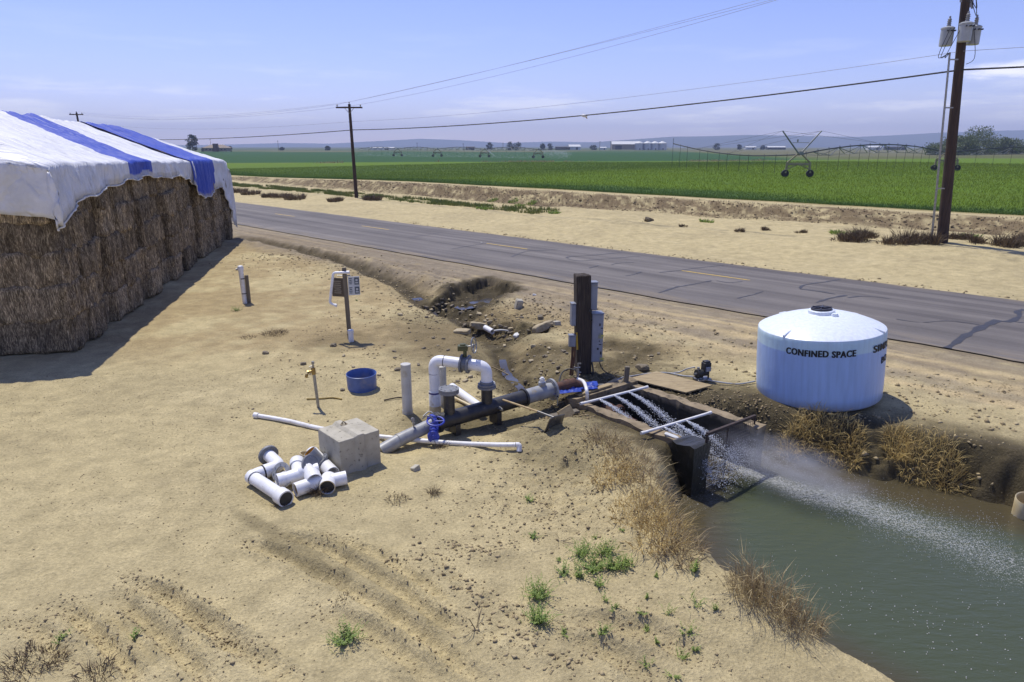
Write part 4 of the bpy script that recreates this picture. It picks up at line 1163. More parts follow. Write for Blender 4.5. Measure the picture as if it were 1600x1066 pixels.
def tarp_material():
    m = bpy.data.materials.new('striped_tarp_cloth'); m.use_nodes = True
    nt = m.node_tree; L = nt.links; bs = nt.nodes['Principled BSDF']
    a = nd(nt, 'ShaderNodeAttribute'); a.attribute_name = 'tone'
    h = nd(nt, 'ShaderNodeAttribute'); h.attribute_name = 'hem'
    tc = nd(nt, 'ShaderNodeTexCoord')
    n = nd(nt, 'ShaderNodeTexNoise'); n.inputs['Scale'].default_value = 1.6; n.inputs['Detail'].default_value = 8; n.inputs['Roughness'].default_value = .65; L.new(tc.outputs['Object'], n.inputs['Vector'])
    cr = nd(nt, 'ShaderNodeValToRGB'); e_ = cr.color_ramp.elements; e_[0].position = .32; e_[0].color = (.70, .70, .70, 1); e_[1].position = .6; e_[1].color = (.86, .86, .87, 1)
    L.new(n.outputs[0], cr.inputs[0])
    st = nd(nt, 'ShaderNodeMapRange'); st.inputs['From Min'].default_value = .4; st.inputs['From Max'].default_value = .6; L.new(a.outputs['Fac'], st.inputs['Value'])
    x = nd(nt, 'ShaderNodeMix', data_type='RGBA'); x.inputs[7].default_value = (.030, .075, .50, 1); L.new(st.outputs[0], x.inputs[0]); L.new(cr.outputs[0], x.inputs[6])
    y = nd(nt, 'ShaderNodeMix', data_type='RGBA'); y.inputs[7].default_value = (.62, .60, .55, 1)
    hm_ = nd(nt, 'ShaderNodeMath', operation='MULTIPLY'); hm_.inputs[1].default_value = .8; L.new(h.outputs['Fac'], hm_.inputs[0])
    L.new(hm_.outputs[0], y.inputs[0]); L.new(x.outputs[2], y.inputs[6])
    L.new(y.outputs[2], bs.inputs['Base Color']); bs.inputs['Roughness'].default_value = .5
    n2 = nd(nt, 'ShaderNodeTexNoise'); n2.inputs['Scale'].default_value = 7; n2.inputs['Detail'].default_value = 4; L.new(tc.outputs['Object'], n2.inputs['Vector'])
    b = nd(nt, 'ShaderNodeBump'); b.inputs['Distance'].default_value = .02; mw = nd(nt, 'ShaderNodeMapping'); mw.inputs['Rotation'].default_value = (0, 0, -math.atan2(HI.y, HI.x)); mw.inputs['Scale'].default_value = (.22, 2.6, .5); L.new(tc.outputs['Object'], mw.inputs[0])
    nw = nd(nt, 'ShaderNodeTexNoise'); nw.inputs['Scale'].default_value = 1.5; nw.inputs['Detail'].default_value = 3; nw.inputs['Distortion'].default_value = .5; L.new(mw.outputs[0], nw.inputs['Vector'])
    rw_ = nd(nt, 'ShaderNodeMath', operation='ABSOLUTE'); sw_ = nd(nt, 'ShaderNodeMath', operation='SUBTRACT'); sw_.inputs[1].default_value = .5; L.new(nw.outputs[0], sw_.inputs[0]); L.new(sw_.outputs[0], rw_.inputs[0])
    pw_ = nd(nt, 'ShaderNodeMath', operation='MINIMUM'); pw_.inputs[1].default_value = .09; L.new(rw_.outputs[0], pw_.inputs[0])
    ad_ = nd(nt, 'ShaderNodeMath', operation='MULTIPLY_ADD'); ad_.inputs[1].default_value = 14.0; L.new(pw_.outputs[0], ad_.inputs[0]); L.new(n2.outputs[0], ad_.inputs[2])
    L.new(ad_.outputs[0], b.inputs['Height']); L.new(b.outputs[0], bs.inputs['Normal'])
    tr = nd(nt, 'ShaderNodeBsdfTranslucent'); L.new(y.outputs[2], tr.inputs['Color'])
    ms = nd(nt, 'ShaderNodeMixShader'); ms.inputs[0].default_value = .16; L.new(bs.outputs[0], ms.inputs[1]); L.new(tr.outputs[0], ms.inputs[2])
    L.new(ms.outputs[0], nt.nodes['Material Output'].inputs['Surface'])
    return m
M['tarp'] = tarp_material(); M['hem'] = mat('rolled_hem_cloth', (.72, .71, .68), (.50, .48, .43), 5, .6, bump=.01)
def hangA(t):
    return float(np.interp(t, [-2, 0, .5, 1.5, 3, 5, 8, 10, 12, 13.8, 14.6], [1.55, 1.5, 1.15, .95, .80, .62, .50, .60, .62, .80, 1.0])) + .05 * math.sin(t * 3.1)
meA = tarp_mesh(-1.35, 14.8, -1.1, 7.6, hangA, True, lambda t, i: (5.8 + .46 * max(i, 0)) < t < (8.4 + .44 * max(i, 0)), 501)
oA = bpy.data.objects.new('tarp', meA); C.objects.link(oA); meA.materials.append(M['tarp'])
tag(oA, 'large white tarp with one blue stripe over the near part of the hay stack', 'tarp')
def hangB(t):
    return float(np.interp(t, [14.2, 15, 16, 18.5, 19.6, 20.2, 21.5, 23.2, 24], [1.0, 1.45, 1.75, 1.6, 1.35, 1.3, 1.6, 3.6, 3.9])) + .05 * math.sin(t * 2.6)
meB = tarp_mesh(14.3, 23.7, -1.1, 7.6, hangB, False, lambda t, i: t < 19.3 + .25 * i, 511, lift=.05, far_end=True)
oB = bpy.data.objects.new('tarp', meB); C.objects.link(oB); meB.materials.append(M['tarp'])
tag(oB, 'blue and white tarp hanging lowest over the far end of the hay stack', 'tarp')
for o, hg, t0_, t1_ in ((oA, hangA, -1.3, 14.7), (oB, hangB, 14.4, 23.6)):
    me_ = o.data; kk_ = 0
    n_i = len(np.arange(-1.1, 7.601, .12)); pts = []
    for a in range(0, len(me_.vertices) // n_i):
        pts.append(me_.vertices[a * n_i].co.copy() - HI * .015)
    mb = MB(); mb.tube(pts, [.017 + .014 * abs(math.sin(q_ * 1.7) * math.cos(q_ * .6)) for q_ in range(len(pts))], 8); mb.build('hem', M['hem'], o)
for o in (oA, oB):
    sm = o.modifiers.new('thickness', 'SOLIDIFY'); sm.thickness = .005
# hem ropes tied below the near tarp
# ------------------------------------------------------------------ water tank with stencilled words
tk = thing('water_tank', 'large white plastic water tank, its walls coloured blue for shade, with stencilled words, beside the road', 'water tank', (TANK[0], TANK[1], .0))
TR, TH = TANK[2], 1.46
def tank_material():
    m = bpy.data.materials.new('translucent_tank_plastic'); m.use_nodes = True
    nt = m.node_tree; L = nt.links; bs = nt.nodes['Principled BSDF']
    tc = nd(nt, 'ShaderNodeTexCoord'); sp = nd(nt, 'ShaderNodeSeparateXYZ'); L.new(tc.outputs['Object'], sp.inputs[0])
    n = nd(nt, 'ShaderNodeTexNoise'); n.inputs['Scale'].default_value = 3; n.inputs['Detail'].default_value = 5; L.new(tc.outputs['Object'], n.inputs['Vector'])
    mp = nd(nt, 'ShaderNodeMapping'); mp.inputs['Scale'].default_value = (6, 6, .5); L.new(tc.outputs['Object'], mp.inputs[0])
    n2 = nd(nt, 'ShaderNodeTexNoise'); n2.inputs['Scale'].default_value = 2.5; n2.inputs['Detail'].default_value = 6; L.new(mp.outputs[0], n2.inputs['Vector'])
    # level of the liquid seen through the plastic
    lv = nd(nt, 'ShaderNodeMapRange'); lv.inputs['From Min'].default_value = 1.155; lv.inputs['From Max'].default_value = 1.185; L.new(sp.outputs['Z'], lv.inputs['Value'])
    c1 = nd(nt, 'ShaderNodeMix', data_type='RGBA'); c1.inputs[6].default_value = (.42, .58, .86, 1); c1.inputs[7].default_value = (.58, .77, .86, 1); L.new(lv.outputs[0], c1.inputs[0])  # white plastic: blue of the skylit shade put into both wall colours
    tp = nd(nt, 'ShaderNodeMapRange'); tp.inputs['From Min'].default_value = 1.425; tp.inputs['From Max'].default_value = 1.455; L.new(sp.outputs['Z'], tp.inputs['Value'])
    c2 = nd(nt, 'ShaderNodeMix', data_type='RGBA'); c2.inputs[7].default_value = (.76, .81, .86, 1); L.new(tp.outputs[0], c2.inputs[0]); L.new(c1.outputs[2], c2.inputs[6])  # dome painted paler than the walls, as if sunlit
    d = nd(nt, 'ShaderNodeMapRange'); d.inputs['From Min'].default_value = .35; d.inputs['From Max'].default_value = .7; d.inputs['To Min'].default_value = 1; d.inputs['To Max'].default_value = .86; L.new(n2.outputs[0], d.inputs['Value'])
    cc = nd(nt, 'ShaderNodeCombineColor')
    for i in range(3): L.new(d.outputs[0], cc.inputs[i])
    x = nd(nt, 'ShaderNodeMix', data_type='RGBA', blend_type='MULTIPLY'); x.inputs[0].default_value = 1; L.new(c2.outputs[2], x.inputs[6]); L.new(cc.outputs[0], x.inputs[7])
    # splashed soil near the foot
    g = nd(nt, 'ShaderNodeMapRange'); g.inputs['From Min'].default_value = .22; g.inputs['From Max'].default_value = .0; L.new(sp.outputs['Z'], g.inputs['Value'])
    gm = nd(nt, 'ShaderNodeMath', operation='MULTIPLY'); L.new(g.outputs[0], gm.inputs[0]); L.new(n.outputs[0], gm.inputs[1])
    y = nd(nt, 'ShaderNodeMix', data_type='RGBA'); y.inputs[7].default_value = (.30, .25, .17, 1); L.new(gm.outputs[0], y.inputs[0]); L.new(x.outputs[2], y.inputs[6])
    L.new(y.outputs[2], bs.inputs['Base Color'])
    bs.inputs['Roughness'].default_value = .36
    bs.inputs['Subsurface Weight'].default_value = .25; bs.inputs['Subsurface Radius'].default_value = (.10, .12, .16)
    b = nd(nt, 'ShaderNodeBump'); b.inputs['Distance'].default_value = .01; L.new(n.outputs[0], b.inputs['Height']); L.new(b.outputs[0], bs.inputs['Normal'])
    return m
M['tank'] = tank_material()
mb = MB()
prof = [(0, 0), (0, TR - .06), (.02, TR - .025), (.06, TR - .004), (.30, TR + .004), (.8, TR + .008), (TH - .10, TR), (TH - .04, TR - .003), (TH - .012, TR - .012), (TH + .006, TR - .04)]
for k in range(1, 11):
    a = k / 10
    r = (TR - .04) * (1 - a) + .27 * a
    prof.append((TH + .006 + .255 * (1 - ((r - .27) / (TR - .31)) ** 1.75), r))
prof += [(TH + .27, .26), (TH + .325, .255), (TH + .335, .24), (TH + .335, 0)]
mb.rev((0, 0, 0), (0, 0, 1), prof, 72)
# hold-down grooves on the shoulder
body = mb.build('shell', M['tank'], tk, 35)
mb = MB()
for ang in (-147, -45, 30, 110):
    a = R(ang); d = Vector((math.cos(a), math.sin(a), 0)); s_ = Vector((-d.y, d.x, 0))
    p0 = d * (TR - .30) + Vector((0, 0, TH + .090)); p1 = d * (TR - .015) + Vector((0, 0, TH + .012))
    mb.tube([p0, (p0 + p1) / 2 + Vector((0, 0, .008)), p1, p1 - Vector((0, 0, .05)) + d * .01], [.018, .026, .026, .01], 8)
mb.build('tie_down_rib', M['tank'], tk)
mb = MB()
mb.rev((0, 0, TH + .335), (0, 0, 1), [(0, .205), (.035, .205), (.04, .185), (.025, .175), (.025, 0)], 36)
for k in range(6):
    a = k * math.pi / 3
    mb.box((math.cos(a) * .12, math.sin(a) * .12, TH + .368), (.17, .022, .025), Matrix.Rotation(a, 3, 'Z'))
mb.disc((0, 0, TH + .355), (0, 0, 1), .045, .04, 12)
mb.build('lid', M['lid'], tk)
mb = MB(); mb.disc((.14, -.30, TH + .240), (0, 0, 1), .068, .045, 18); mb.disc((.14, -.30, TH + .282), (0, 0, 1), .055, .025, 18); mb.build('vent_cap', M['tank'], tk)
VA = math.atan2(-TANK[1], -TANK[0])                    # direction of the yard seen from the tank
def stencil(text, a0, zc, hgt, squeeze=1.0, name='lettering', dr=0.0):
    cu = bpy.data.curves.new('lettering', 'FONT'); cu.body = text; cu.size = hgt / .70; cu.space_character = 1.12; cu.offset = .004; cu.resolution_u = 4
    tmp = bpy.data.objects.new('lettering', cu); C.objects.link(tmp)
    dg = bpy.context.evaluated_depsgraph_get(); me = bpy.data.meshes.new_from_object(tmp.evaluated_get(dg))
    bpy.data.objects.remove(tmp); bpy.data.curves.remove(cu)
    b = bmesh.new(); b.from_mesh(me)
    # cut into narrow columns so the letters can bend round the wall
    xs_ = [v.co.x for v in b.verts]; x0_, x1_ = min(xs_), max(xs_)
    k = x0_
    while k < x1_:
        bmesh.ops.bisect_plane(b, geom=b.verts[:] + b.edges[:] + b.faces[:], plane_co=(k, 0, 0), plane_no=(1, 0, 0)); k += .03
    for v in b.verts:
        a = a0 + (v.co.x * squeeze) / TR
        r = TR + .0115 + dr
        v.co = Vector((math.cos(a) * r, math.sin(a) * r, zc + v.co.y - hgt / 2 + .005 * math.sin(v.co.x * 9)))
    b.to_mesh(me); b.free(); me.materials.append(M['ink'])
    o = bpy.data.objects.new(name, me); C.objects.link(o); o.parent = tk
    return o, (x1_ - x0_)
for k_ in (0, 1, 2):
    stencil('CONFINED SPACE', VA - R(28) + .0045 * k_, 1.205, .125, .80, dr=.0012 * k_)
    stencil('SIMPL', VA + R(51) + .0045 * k_, 1.215, .135, 1.30, dr=.0012 * k_)
    stencil('BO', VA + R(65) + .0045 * k_, .93, .125, 1.3, dr=.0012 * k_)
tk.rotation_euler = (R(-.5), R(-4.0), 0)

# ------------------------------------------------------------------ concrete sump, spray bars and trash rack
def sp3(e, w, z): return Vector((BO[0] + BE[0] * e + BW[0] * w, BO[1] + BE[1] * e + BW[1] * w, z))
RB = Matrix((Vector((BE[0], BE[1], 0)), Vector((BW[0], BW[1], 0)), Vector((0, 0, 1)))).transposed()
sm_ = thing('concrete_sump', 'open concrete sump with muddy walls, water spraying inside it, by the pond', 'sump', tuple(sp3(BL / 2, BWID / 2, 0)))
def wall(name, e0, e1, w0, w1, z0, z1, m, seed):
    ne, nw = max(2, int((e1 - e0) / .12)), max(2, int((w1 - w0) / .12)); nz = 8
    mb = MB()
    b = bmesh.new(); bmesh.ops.create_cube(b, size=1)
    bmesh.ops.subdivide_edges(b, edges=[e_ for e_ in b.edges if abs((e_.verts[0].co - e_.verts[1].co).x) > .5], cuts=ne, use_grid_fill=True)
    bmesh.ops.subdivide_edges(b, edges=[e_ for e_ in b.edges if abs((e_.verts[0].co - e_.verts[1].co).z) > .5], cuts=nz, use_grid_fill=True)
    co = np.array([v.co for v in b.verts])
    for v in b.verts:
        p = v.co
        e_ = e0 + (p.x + .5) * (e1 - e0); w_ = w0 + (p.y + .5) * (w1 - w0); z_ = z0 + (p.z + .5) * (z1 - z0)
        j = fbm(np.array([e_ * 5 + seed]), np.array([w_ * 5 + z_ * 4]), 3, seed)[0]
        v.co = sp3(e_ + j * .02, w_ + j * .035, z_ + j * .035) - sm_.location
    me = bpy.data.meshes.new(name); b.to_mesh(me); b.free()
    o = bpy.data.objects.new(name, me); C.objects.link(o); o.parent = sm_
    ml = m if isinstance(m, list) else [m]
    for k in ml: me.materials.append(k)
    return o
def wall_material():
    m = mat('sump_concrete', (.30, .235, .145), (.19, .145, .085), 4, .9, bump=.012, bscale=18, c3=(.09, .072, .045), c3scale=6, c3t=(.54, .66))
    nt = m.node_tree; L = nt.links; bs = nt.nodes['Principled BSDF']
    src = bs.inputs['Base Color'].links[0].from_socket
    tc = nd(nt, 'ShaderNodeTexCoord'); sp = nd(nt, 'ShaderNodeSeparateXYZ'); L.new(tc.outputs['Object'], sp.inputs[0])
    r = nd(nt, 'ShaderNodeMapRange'); r.inputs['From Min'].default_value = -.02; r.inputs['From Max'].default_value = -.12; L.new(sp.outputs['Z'], r.inputs['Value'])
    x = nd(nt, 'ShaderNodeMix', data_type='RGBA'); x.inputs[7].default_value = (.034, .030, .020, 1)      # wall colour much darker below its top
    L.new(r.outputs[0], x.inputs[0]); L.new(src, x.inputs[6]); L.new(x.outputs[2], bs.inputs['Base Color'])
    return m
M['sump'] = wall_material()
wall('side_wall', -.0, BL + .05, -.22, 0, -1.5, .05, M['sump'], 1)
wall('side_wall', .0, BL + .30, BWID, BWID + .24, -1.5, .03, M['sump'], 2)
wall('back_wall', -.28, -.0, -.24, BWID + .26, -1.5, .10, M['sump'], 3)
wall('front_pillar', BL - .30, BL + .16, -.30, .14, -1.5, .09, M['concrete_wet'], 4)
mb = MB().box((0, 0, -1.3), (BL, BWID, .1), RB); mb.build('floor_slab', M['concrete_wet'], sm_)
# rusted inlet pipe with a flanged coupling inside the sump
ip = thing('inlet_pipe', 'rusty inlet pipe with a bolted flange inside the concrete sump', 'pipe', tuple(sp3(.25, .5, -.5)))
def rel(o, p): return Vector(p) - o.location
a_, b_ = rel(ip, sp3(.0, .62, -.26)), rel(ip, sp3(1.25, .70, -.62))
d_ = (b_ - a_).normalized()
mb = MB().tube([a_, b_], .16, 20); mb.disc(a_ + d_ * .75, d_, .172, .05, 20); mb.build('barrel', M['rust'], ip)
mb = MB().flange(a_ + d_ * .30, d_, .25, .035, .16, 8); mb.flange(a_ + d_ * .345, d_, .25, .035, .16, 8); mb.build('flange', M['rust'], ip)

JETS = []
def spray_bar(name, label, pa, pb, fracs, dirv):
    t = thing(name, label, 'spray bar', tuple((pa + pb) / 2))
    a, b = rel(t, pa), rel(t, pb)
    mb = MB().tube([a, b], .026, 12); mb.build('bar', M['pvc'], t)
    d = (b - a).normalized()
    mb = MB()
    mb.disc(a - d * .02, d, .032, .07, 12); mb.build('end_cap', M['pvc'], t)
    mb = MB(); mb.disc(b - d * .05, d, .032, .07, 12); mb.build('end_cap', M['pvc'], t)
    for f in fracs:
        q = a.lerp(b, f); mb = MB().disc(q + dirv * .01, dirv, .014, .05, 8); mb.build('nozzle', M['pvc'], t)
        JETS.append((q + t.location + dirv * .05, dirv, name))
    return t
E3, W3 = Vector((BE[0], BE[1], 0)), Vector((BW[0], BW[1], 0))
pa, pb = Vector((*at(908, 631, .12), .12)), Vector((*at(1011, 605, .12), .12))
spray_bar('spray_bar', 'white spray bar lying across the sump end nearest the pump', pa, pb, (.26, .48, .70), (E3 * .93 - Vector((0, 0, .10))).normalized())
pa, pb = Vector((*at(1003, 677, .10), .10)), Vector((*at(1110, 645, .10), .10))
spray_bar('spray_bar', 'white spray bar lying across the sump end nearest the pond', pa, pb, (.30, .47, .62), (E3 * .90 - Vector((0, 0, .18))).normalized())

def drop_mesh(pts, r, name, m, col):
    """many tiny faceted drops"""
    n = len(pts)
    oc = np.array([(1, 0, 0), (-1, 0, 0), (0, 1, 0), (0, -1, 0), (0, 0, 1), (0, 0, -1)], float)
    fc = np.array([(0, 2, 4), (2, 1, 4), (1, 3, 4), (3, 0, 4), (2, 0, 5), (1, 2, 5), (3, 1, 5), (0, 3, 5)])
    r = np.asarray(r).reshape(-1, 1, 1) * np.ones((n, 1, 1))
    V = (np.asarray(pts)[:, None, :] + oc[None] * r).reshape(-1, 3)
    F = (fc[None] + (np.arange(n) * 6)[:, None, None]).reshape(-1, 3)
    me = bpy.data.meshes.new(name); me.from_pydata(V.tolist(), [], F.tolist()); me.materials.append(m); me.update()
    o = bpy.data.objects.new(name, me); C.objects.link(o)
    return o
def spray_mat(name, a):
    m = bpy.data.materials.new(name); m.use_nodes = True
    nt = m.node_tree; bs = nt.nodes['Principled BSDF']; bs.inputs['Base Color'].default_value = (.85, .87, .9, 1); bs.inputs['Roughness'].default_value = .25
    tr = nd(nt, 'ShaderNodeBsdfTranslucent'); tr.inputs['Color'].default_value = (.85, .87, .9, 1)
    ms = nd(nt, 'ShaderNodeMixShader'); ms.inputs[0].default_value = .45
    nt.links.new(bs.outputs[0], ms.inputs[1]); nt.links.new(tr.outputs[0], ms.inputs[2])
    tp = nd(nt, 'ShaderNodeBsdfTransparent'); m2 = nd(nt, 'ShaderNodeMixShader'); m2.inputs[0].default_value = a
    nt.links.new(tp.outputs[0], m2.inputs[1]); nt.links.new(ms.outputs[0], m2.inputs[2])
    nt.links.new(m2.outputs[0], nt.nodes['Material Output'].inputs['Surface'])
    return m
M['drop'] = spray_mat('water_drops', .75); M['core'] = spray_mat('solid_water_jet', .42)
rg = np.random.default_rng(21)
for k, (p0, dv, nm) in enumerate(JETS):
    second = k >= 3
    pts = []; rad = []
    v0 = 5.2 if not second else 4.6
    T_ = .28
    side = W3 * (.0 if not second else (-.12, .02, .25)[k - 3])
    for j in range(1500):
        t = rg.uniform(.0, T_) ** 1
        sp_ = .012 + .11 * t / T_ if not second else .01 + .17 * t / T_
        off = rg.normal(size=3) * sp_ * .55
        p = np.array(p0 + (dv * v0 + side) * t) + np.array([0, 0, -4.9 * t * t]) + off
        if p[2] < WATER_Z: p[2] = WATER_Z + .01
        pts.append(p); rad.append(rg.uniform(.004, .010) * (1 if t > .06 else 1.5))
    o = drop_mesh(pts, rad, 'water_jet', M['drop'], None)
    core = [p0 + (dv * v0 + side) * t_ + Vector((0, 0, -4.9 * t_ * t_)) for t_ in np.linspace(0, T_ * .62, 9)]
    MB().tube(core, [.009 + .0016 * q_ for q_ in range(9)], 7).build('jet_core', M['core'], o)
    lab = ('yard side', 'middle', 'road side')[k % 3]
    which = 'bar nearest the pump' if not second else 'bar nearest the pond'
    tag(o, '%s water jet of the spray %s' % (lab, which), 'water jet', 'water jets in the sump')

# steel trash rack over the outlet
tr_ = thing('trash_rack', 'rusty steel trash rack with slats at the sump outlet', 'trash rack', tuple(sp3(BL + .12, .2, -.4)))
A = rel(tr_, sp3(BL + .14, .06, .26)); B = rel(tr_, sp3(BL + .14, BWID + .12, .20))
mb = MB().box((A + B) / 2, ((B - A).length, .05, .05), Matrix((Vector(B - A).normalized(), Vector((0, 0, 1)).cross((B - A).normalized()).normalized(), Vector((0, 0, 1)))).transposed()); mb.build('top_rail', M['rust_dark'], tr_)
mb = MB().tube([A, A - Vector((0, 0, .26))], .026, 8); mb.build('post', M['rust_dark'], tr_)
mb = MB().tube([B, B - Vector((0, 0, .20))], .018, 8); mb.build('post', M['rust_dark'], tr_)
Cc = A.lerp(B, .42)
mb = MB().tube([Cc, Cc - Vector((0, 0, 1.1))], .012, 8); mb.build('post', M['rust_dark'], tr_)
mb = MB()
for k in range(17):
    z = -.42 - k * .046
    p = A.lerp(B, .03); q = A.lerp(B, .40)
    mb.tube([Vector((p.x, p.y, z - tr_.location.z)), Vector((q.x, q.y, z - tr_.location.z))], .008, 6)
mb.build('slat_panel', M['galv'], tr_)
mb = MB()
mesh_pts = []
for k in range(24):
    f = k / 23
    p = A.lerp(B, f)
    mb.tube([p - Vector((0, 0, .03)), p - Vector((0, 0, 1.0))], .0035, 4, False)
for k in range(16):
    z = .03 + .06 * k
    mb.tube([A - Vector((0, 0, z)), B - Vector((0, 0, z))], .0035, 4, False)
mb.build('wire_screen', M['rust_dark'], tr_)

# plume of spray leaving the outlet, and mist
def plume():
    pts = []; rad = []
    o0 = np.array(sp3(BL + .2, .75, -.55)); e = np.array([.80, -.60, 0]); w = np.array([.60, .80, 0])
    for j in range(8500):
        u = rg.uniform(0, 1) ** 1.5
        L_ = 4.2 * u
        zz = .10 + .42 * math.exp(-((u - .12) / .22) ** 2) * rg.uniform(.1, 1) - .25 * u
        p = o0 + e * L_ + w * rg.normal() * (.16 + .42 * u) + np.array([0, 0, 1]) * (zz + rg.normal() * .06)
        if p[2] < WATER_Z + .005: p[2] = WATER_Z + .008
        pts.append(p); rad.append(rg.uniform(.002, .0055))
    return pts, rad
pts, rad = plume()
tag(drop_mesh(pts, rad, 'water_spray', M['drop'], None), kind='stuff')
def mist():
    mb = MB(); o0 = sp3(BL + 1.15, 1.05, -.30)
    b = bmesh.new(); bmesh.ops.create_icosphere(b, subdivisions=3, radius=1)
    me = bpy.data.meshes.new('mist'); b.to_mesh(me); b.free()
    o = bpy.data.objects.new('mist', me); C.objects.link(o); o.location = o0; o.scale = (1.7, .75, .55); o.rotation_euler = (0, R(8), math.atan2(-.60, .80))
    m = bpy.data.materials.new('spray_mist'); m.use_nodes = True; nt = m.node_tree; nt.nodes.clear(); L = nt.links
    out = nd(nt, 'ShaderNodeOutputMaterial'); v = nd(nt, 'ShaderNodeVolumePrincipled'); v.inputs['Color'].default_value = (.95, .96, 1, 1)
    tc = nd(nt, 'ShaderNodeTexCoord'); ln = nd(nt, 'ShaderNodeVectorMath', operation='LENGTH'); L.new(tc.outputs['Object'], ln.inputs[0])
    r = nd(nt, 'ShaderNodeMapRange', interpolation_type='SMOOTHSTEP'); r.inputs['From Min'].default_value = 1; r.inputs['From Max'].default_value = .15; L.new(ln.outputs['Value'], r.inputs['Value'])
    n = nd(nt, 'ShaderNodeTexNoise'); n.inputs['Scale'].default_value = 2.6; n.inputs['Detail'].default_value = 4; L.new(tc.outputs['Object'], n.inputs['Vector'])
    r2 = nd(nt, 'ShaderNodeMapRange'); r2.inputs['From Min'].default_value = .35; r2.inputs['From Max'].default_value = .7; L.new(n.outputs[0], r2.inputs['Value'])
    k = nd(nt, 'ShaderNodeMath', operation='MULTIPLY'); L.new(r.outputs[0], k.inputs[0]); L.new(r2.outputs[0], k.inputs[1])
    k2 = nd(nt, 'ShaderNodeMath', operation='MULTIPLY'); k2.inputs[1].default_value = 2.2; L.new(k.outputs[0], k2.inputs[0])
    L.new(k2.outputs[0], v.inputs['Density']); L.new(v.outputs[0], out.inputs['Volume'])
    me.materials.append(m); tag(o, kind='stuff')
mist()
# foam flecks drifting on the pond
fl = []; fr_ = []
cl = [at(px, py, WATER_Z) for px, py in ((1290, 915), (1330, 945), (1390, 950), (1430, 970), (1480, 985), (1540, 1000), (1500, 1020), (1590, 1030), (1420, 1030), (1160, 885), (1120, 880), (1560, 970), (1250, 890), (1350, 920))]
for k in range(240):
    c = cl[rg.integers(len(cl))]
    p = (c[0] + rg.normal() * .38, c[1] + rg.normal() * .30)
    if poly_sd(np.array([p[0]]), np.array([p[1]]), POND)[0] < -.05:
        fl.append((p[0], p[1], WATER_Z + .006)); fr_.append(rg.uniform(.003, .009))
o = drop_mesh(fl, fr_, 'foam_flecks', mat('foam', (.75, .74, .70), None, 5, .8), None); o.scale = (1, 1, 1); tag(o, kind='stuff')

# ------------------------------------------------------------------ pump manifold
V3 = Vector
pm = thing('pump_manifold', 'black and grey steel water main with white pipe loop, valves and risers', 'pipe manifold', (-.5, 12.2, 0))
def L_(p): return V3(p) - pm.location
A0 = V3((*at(596, 699, -.04), -.06)); m0 = MAIN_D
AX = V3((-1.20, 11.75, .14))                    # axis point under the capped riser
axd = V3((m0.x, m0.y, .05)).normalized()
def ax(t): return AX + axd * t
gA = AX - axd * .26; gB = A0
mb = MB().tube([L_(gB + V3((-.02, -.02, -.05))), L_(gB.lerp(gA, .35)), L_(gB.lerp(gA, .42)), L_(gA)], [.118, .118, .118, .118], 22)
mb.build('inlet_pipe', M['pipe_grey'], pm)
mb = MB(); d_ = (gA - gB).normalized(); mb.disc(L_(gB.lerp(gA, .30)), d_, .124, .02, 22); mb.build('weld_band', M['pipe_grey'], pm)
# half buried end hoop of the old pipe
mb = MB().tube([L_(ax(-.24)), L_(ax(1.72))], .152, 26); mb.build('main_barrel', M['black'], pm)
mb = MB().flange(L_(ax(-.24)), axd, .195, .04, 0, 10, br=.013); mb.flange(L_(ax(-.195)), axd, .195, .035, 0, 10, br=.013); mb.build('flange', M['black'], pm)
mb = MB().tube([L_(ax(1.72)), L_(ax(2.42))], .150, 26); mb.build('outlet_spool', M['pipe_grey'], pm)
mb = MB().flange(L_(ax(1.70)), axd, .185, .04, 0, 10, br=.012); mb.build('flange', M['black'], pm)
mb = MB().flange(L_(ax(2.38)), axd, .225, .045, 0, 10, br=.014); mb.build('flange', M['pipe_grey'], pm)
mb = MB().disc(L_(ax(2.15) + V3((0, 0, .12))), (0, 0, 1), .075, .10, 18); mb.build('port_boss', M['pipe_grey'], pm)
mb = MB().disc(L_(ax(2.15) + V3((0, 0, .22))), (0, 0, 1), .05, .075, 14); mb.disc(L_(ax(2.15) + V3((0, 0, .29))), (0, 0, 1), .036, .03, 6); mb.build('port_plug', M['pvc'], pm)
mb = MB().tube([L_(ax(2.42)), L_(ax(2.95)), L_(V3((1.50, 13.42, .12)))], .112, 20); mb.build('suction_pipe', M['rust'], pm)
# support feet
mb = MB()
for t in (.15, 1.05):
    c = L_(ax(t)); MB().box((c.x, c.y, c.z - .22), (.10, .30, .26), Matrix.Rotation(math.atan2(m0.y, m0.x), 3, 'Z')).build('pipe_cradle', M['black'], pm)
sd_ = V3((m0.y, -m0.x, 0))
mb = MB().tube([L_(ax(1.05) + sd_ * .13), L_(ax(1.05) + sd_ * .22)], .035, 10); mb.disc(L_(ax(1.05) + sd_ * .215), sd_, .022, .04, 8); mb.build('drain_plug', M['galv'], pm)
# capped riser
r1 = ax(.05)
mb = MB().tube([L_(r1), L_(V3((r1.x, r1.y, .70)))], .105, 22); mb.build('capped_riser', M['black'], pm)
mb = MB().flange(L_(V3((r1.x, r1.y, .66))), (0, 0, 1), .188, .045, 0, 8, br=.013); mb.flange(L_(V3((r1.x, r1.y, .71))), (0, 0, 1), .188, .035, 0, 8, br=.012); mb.build('blind_flange', M['grey_paint'], pm)
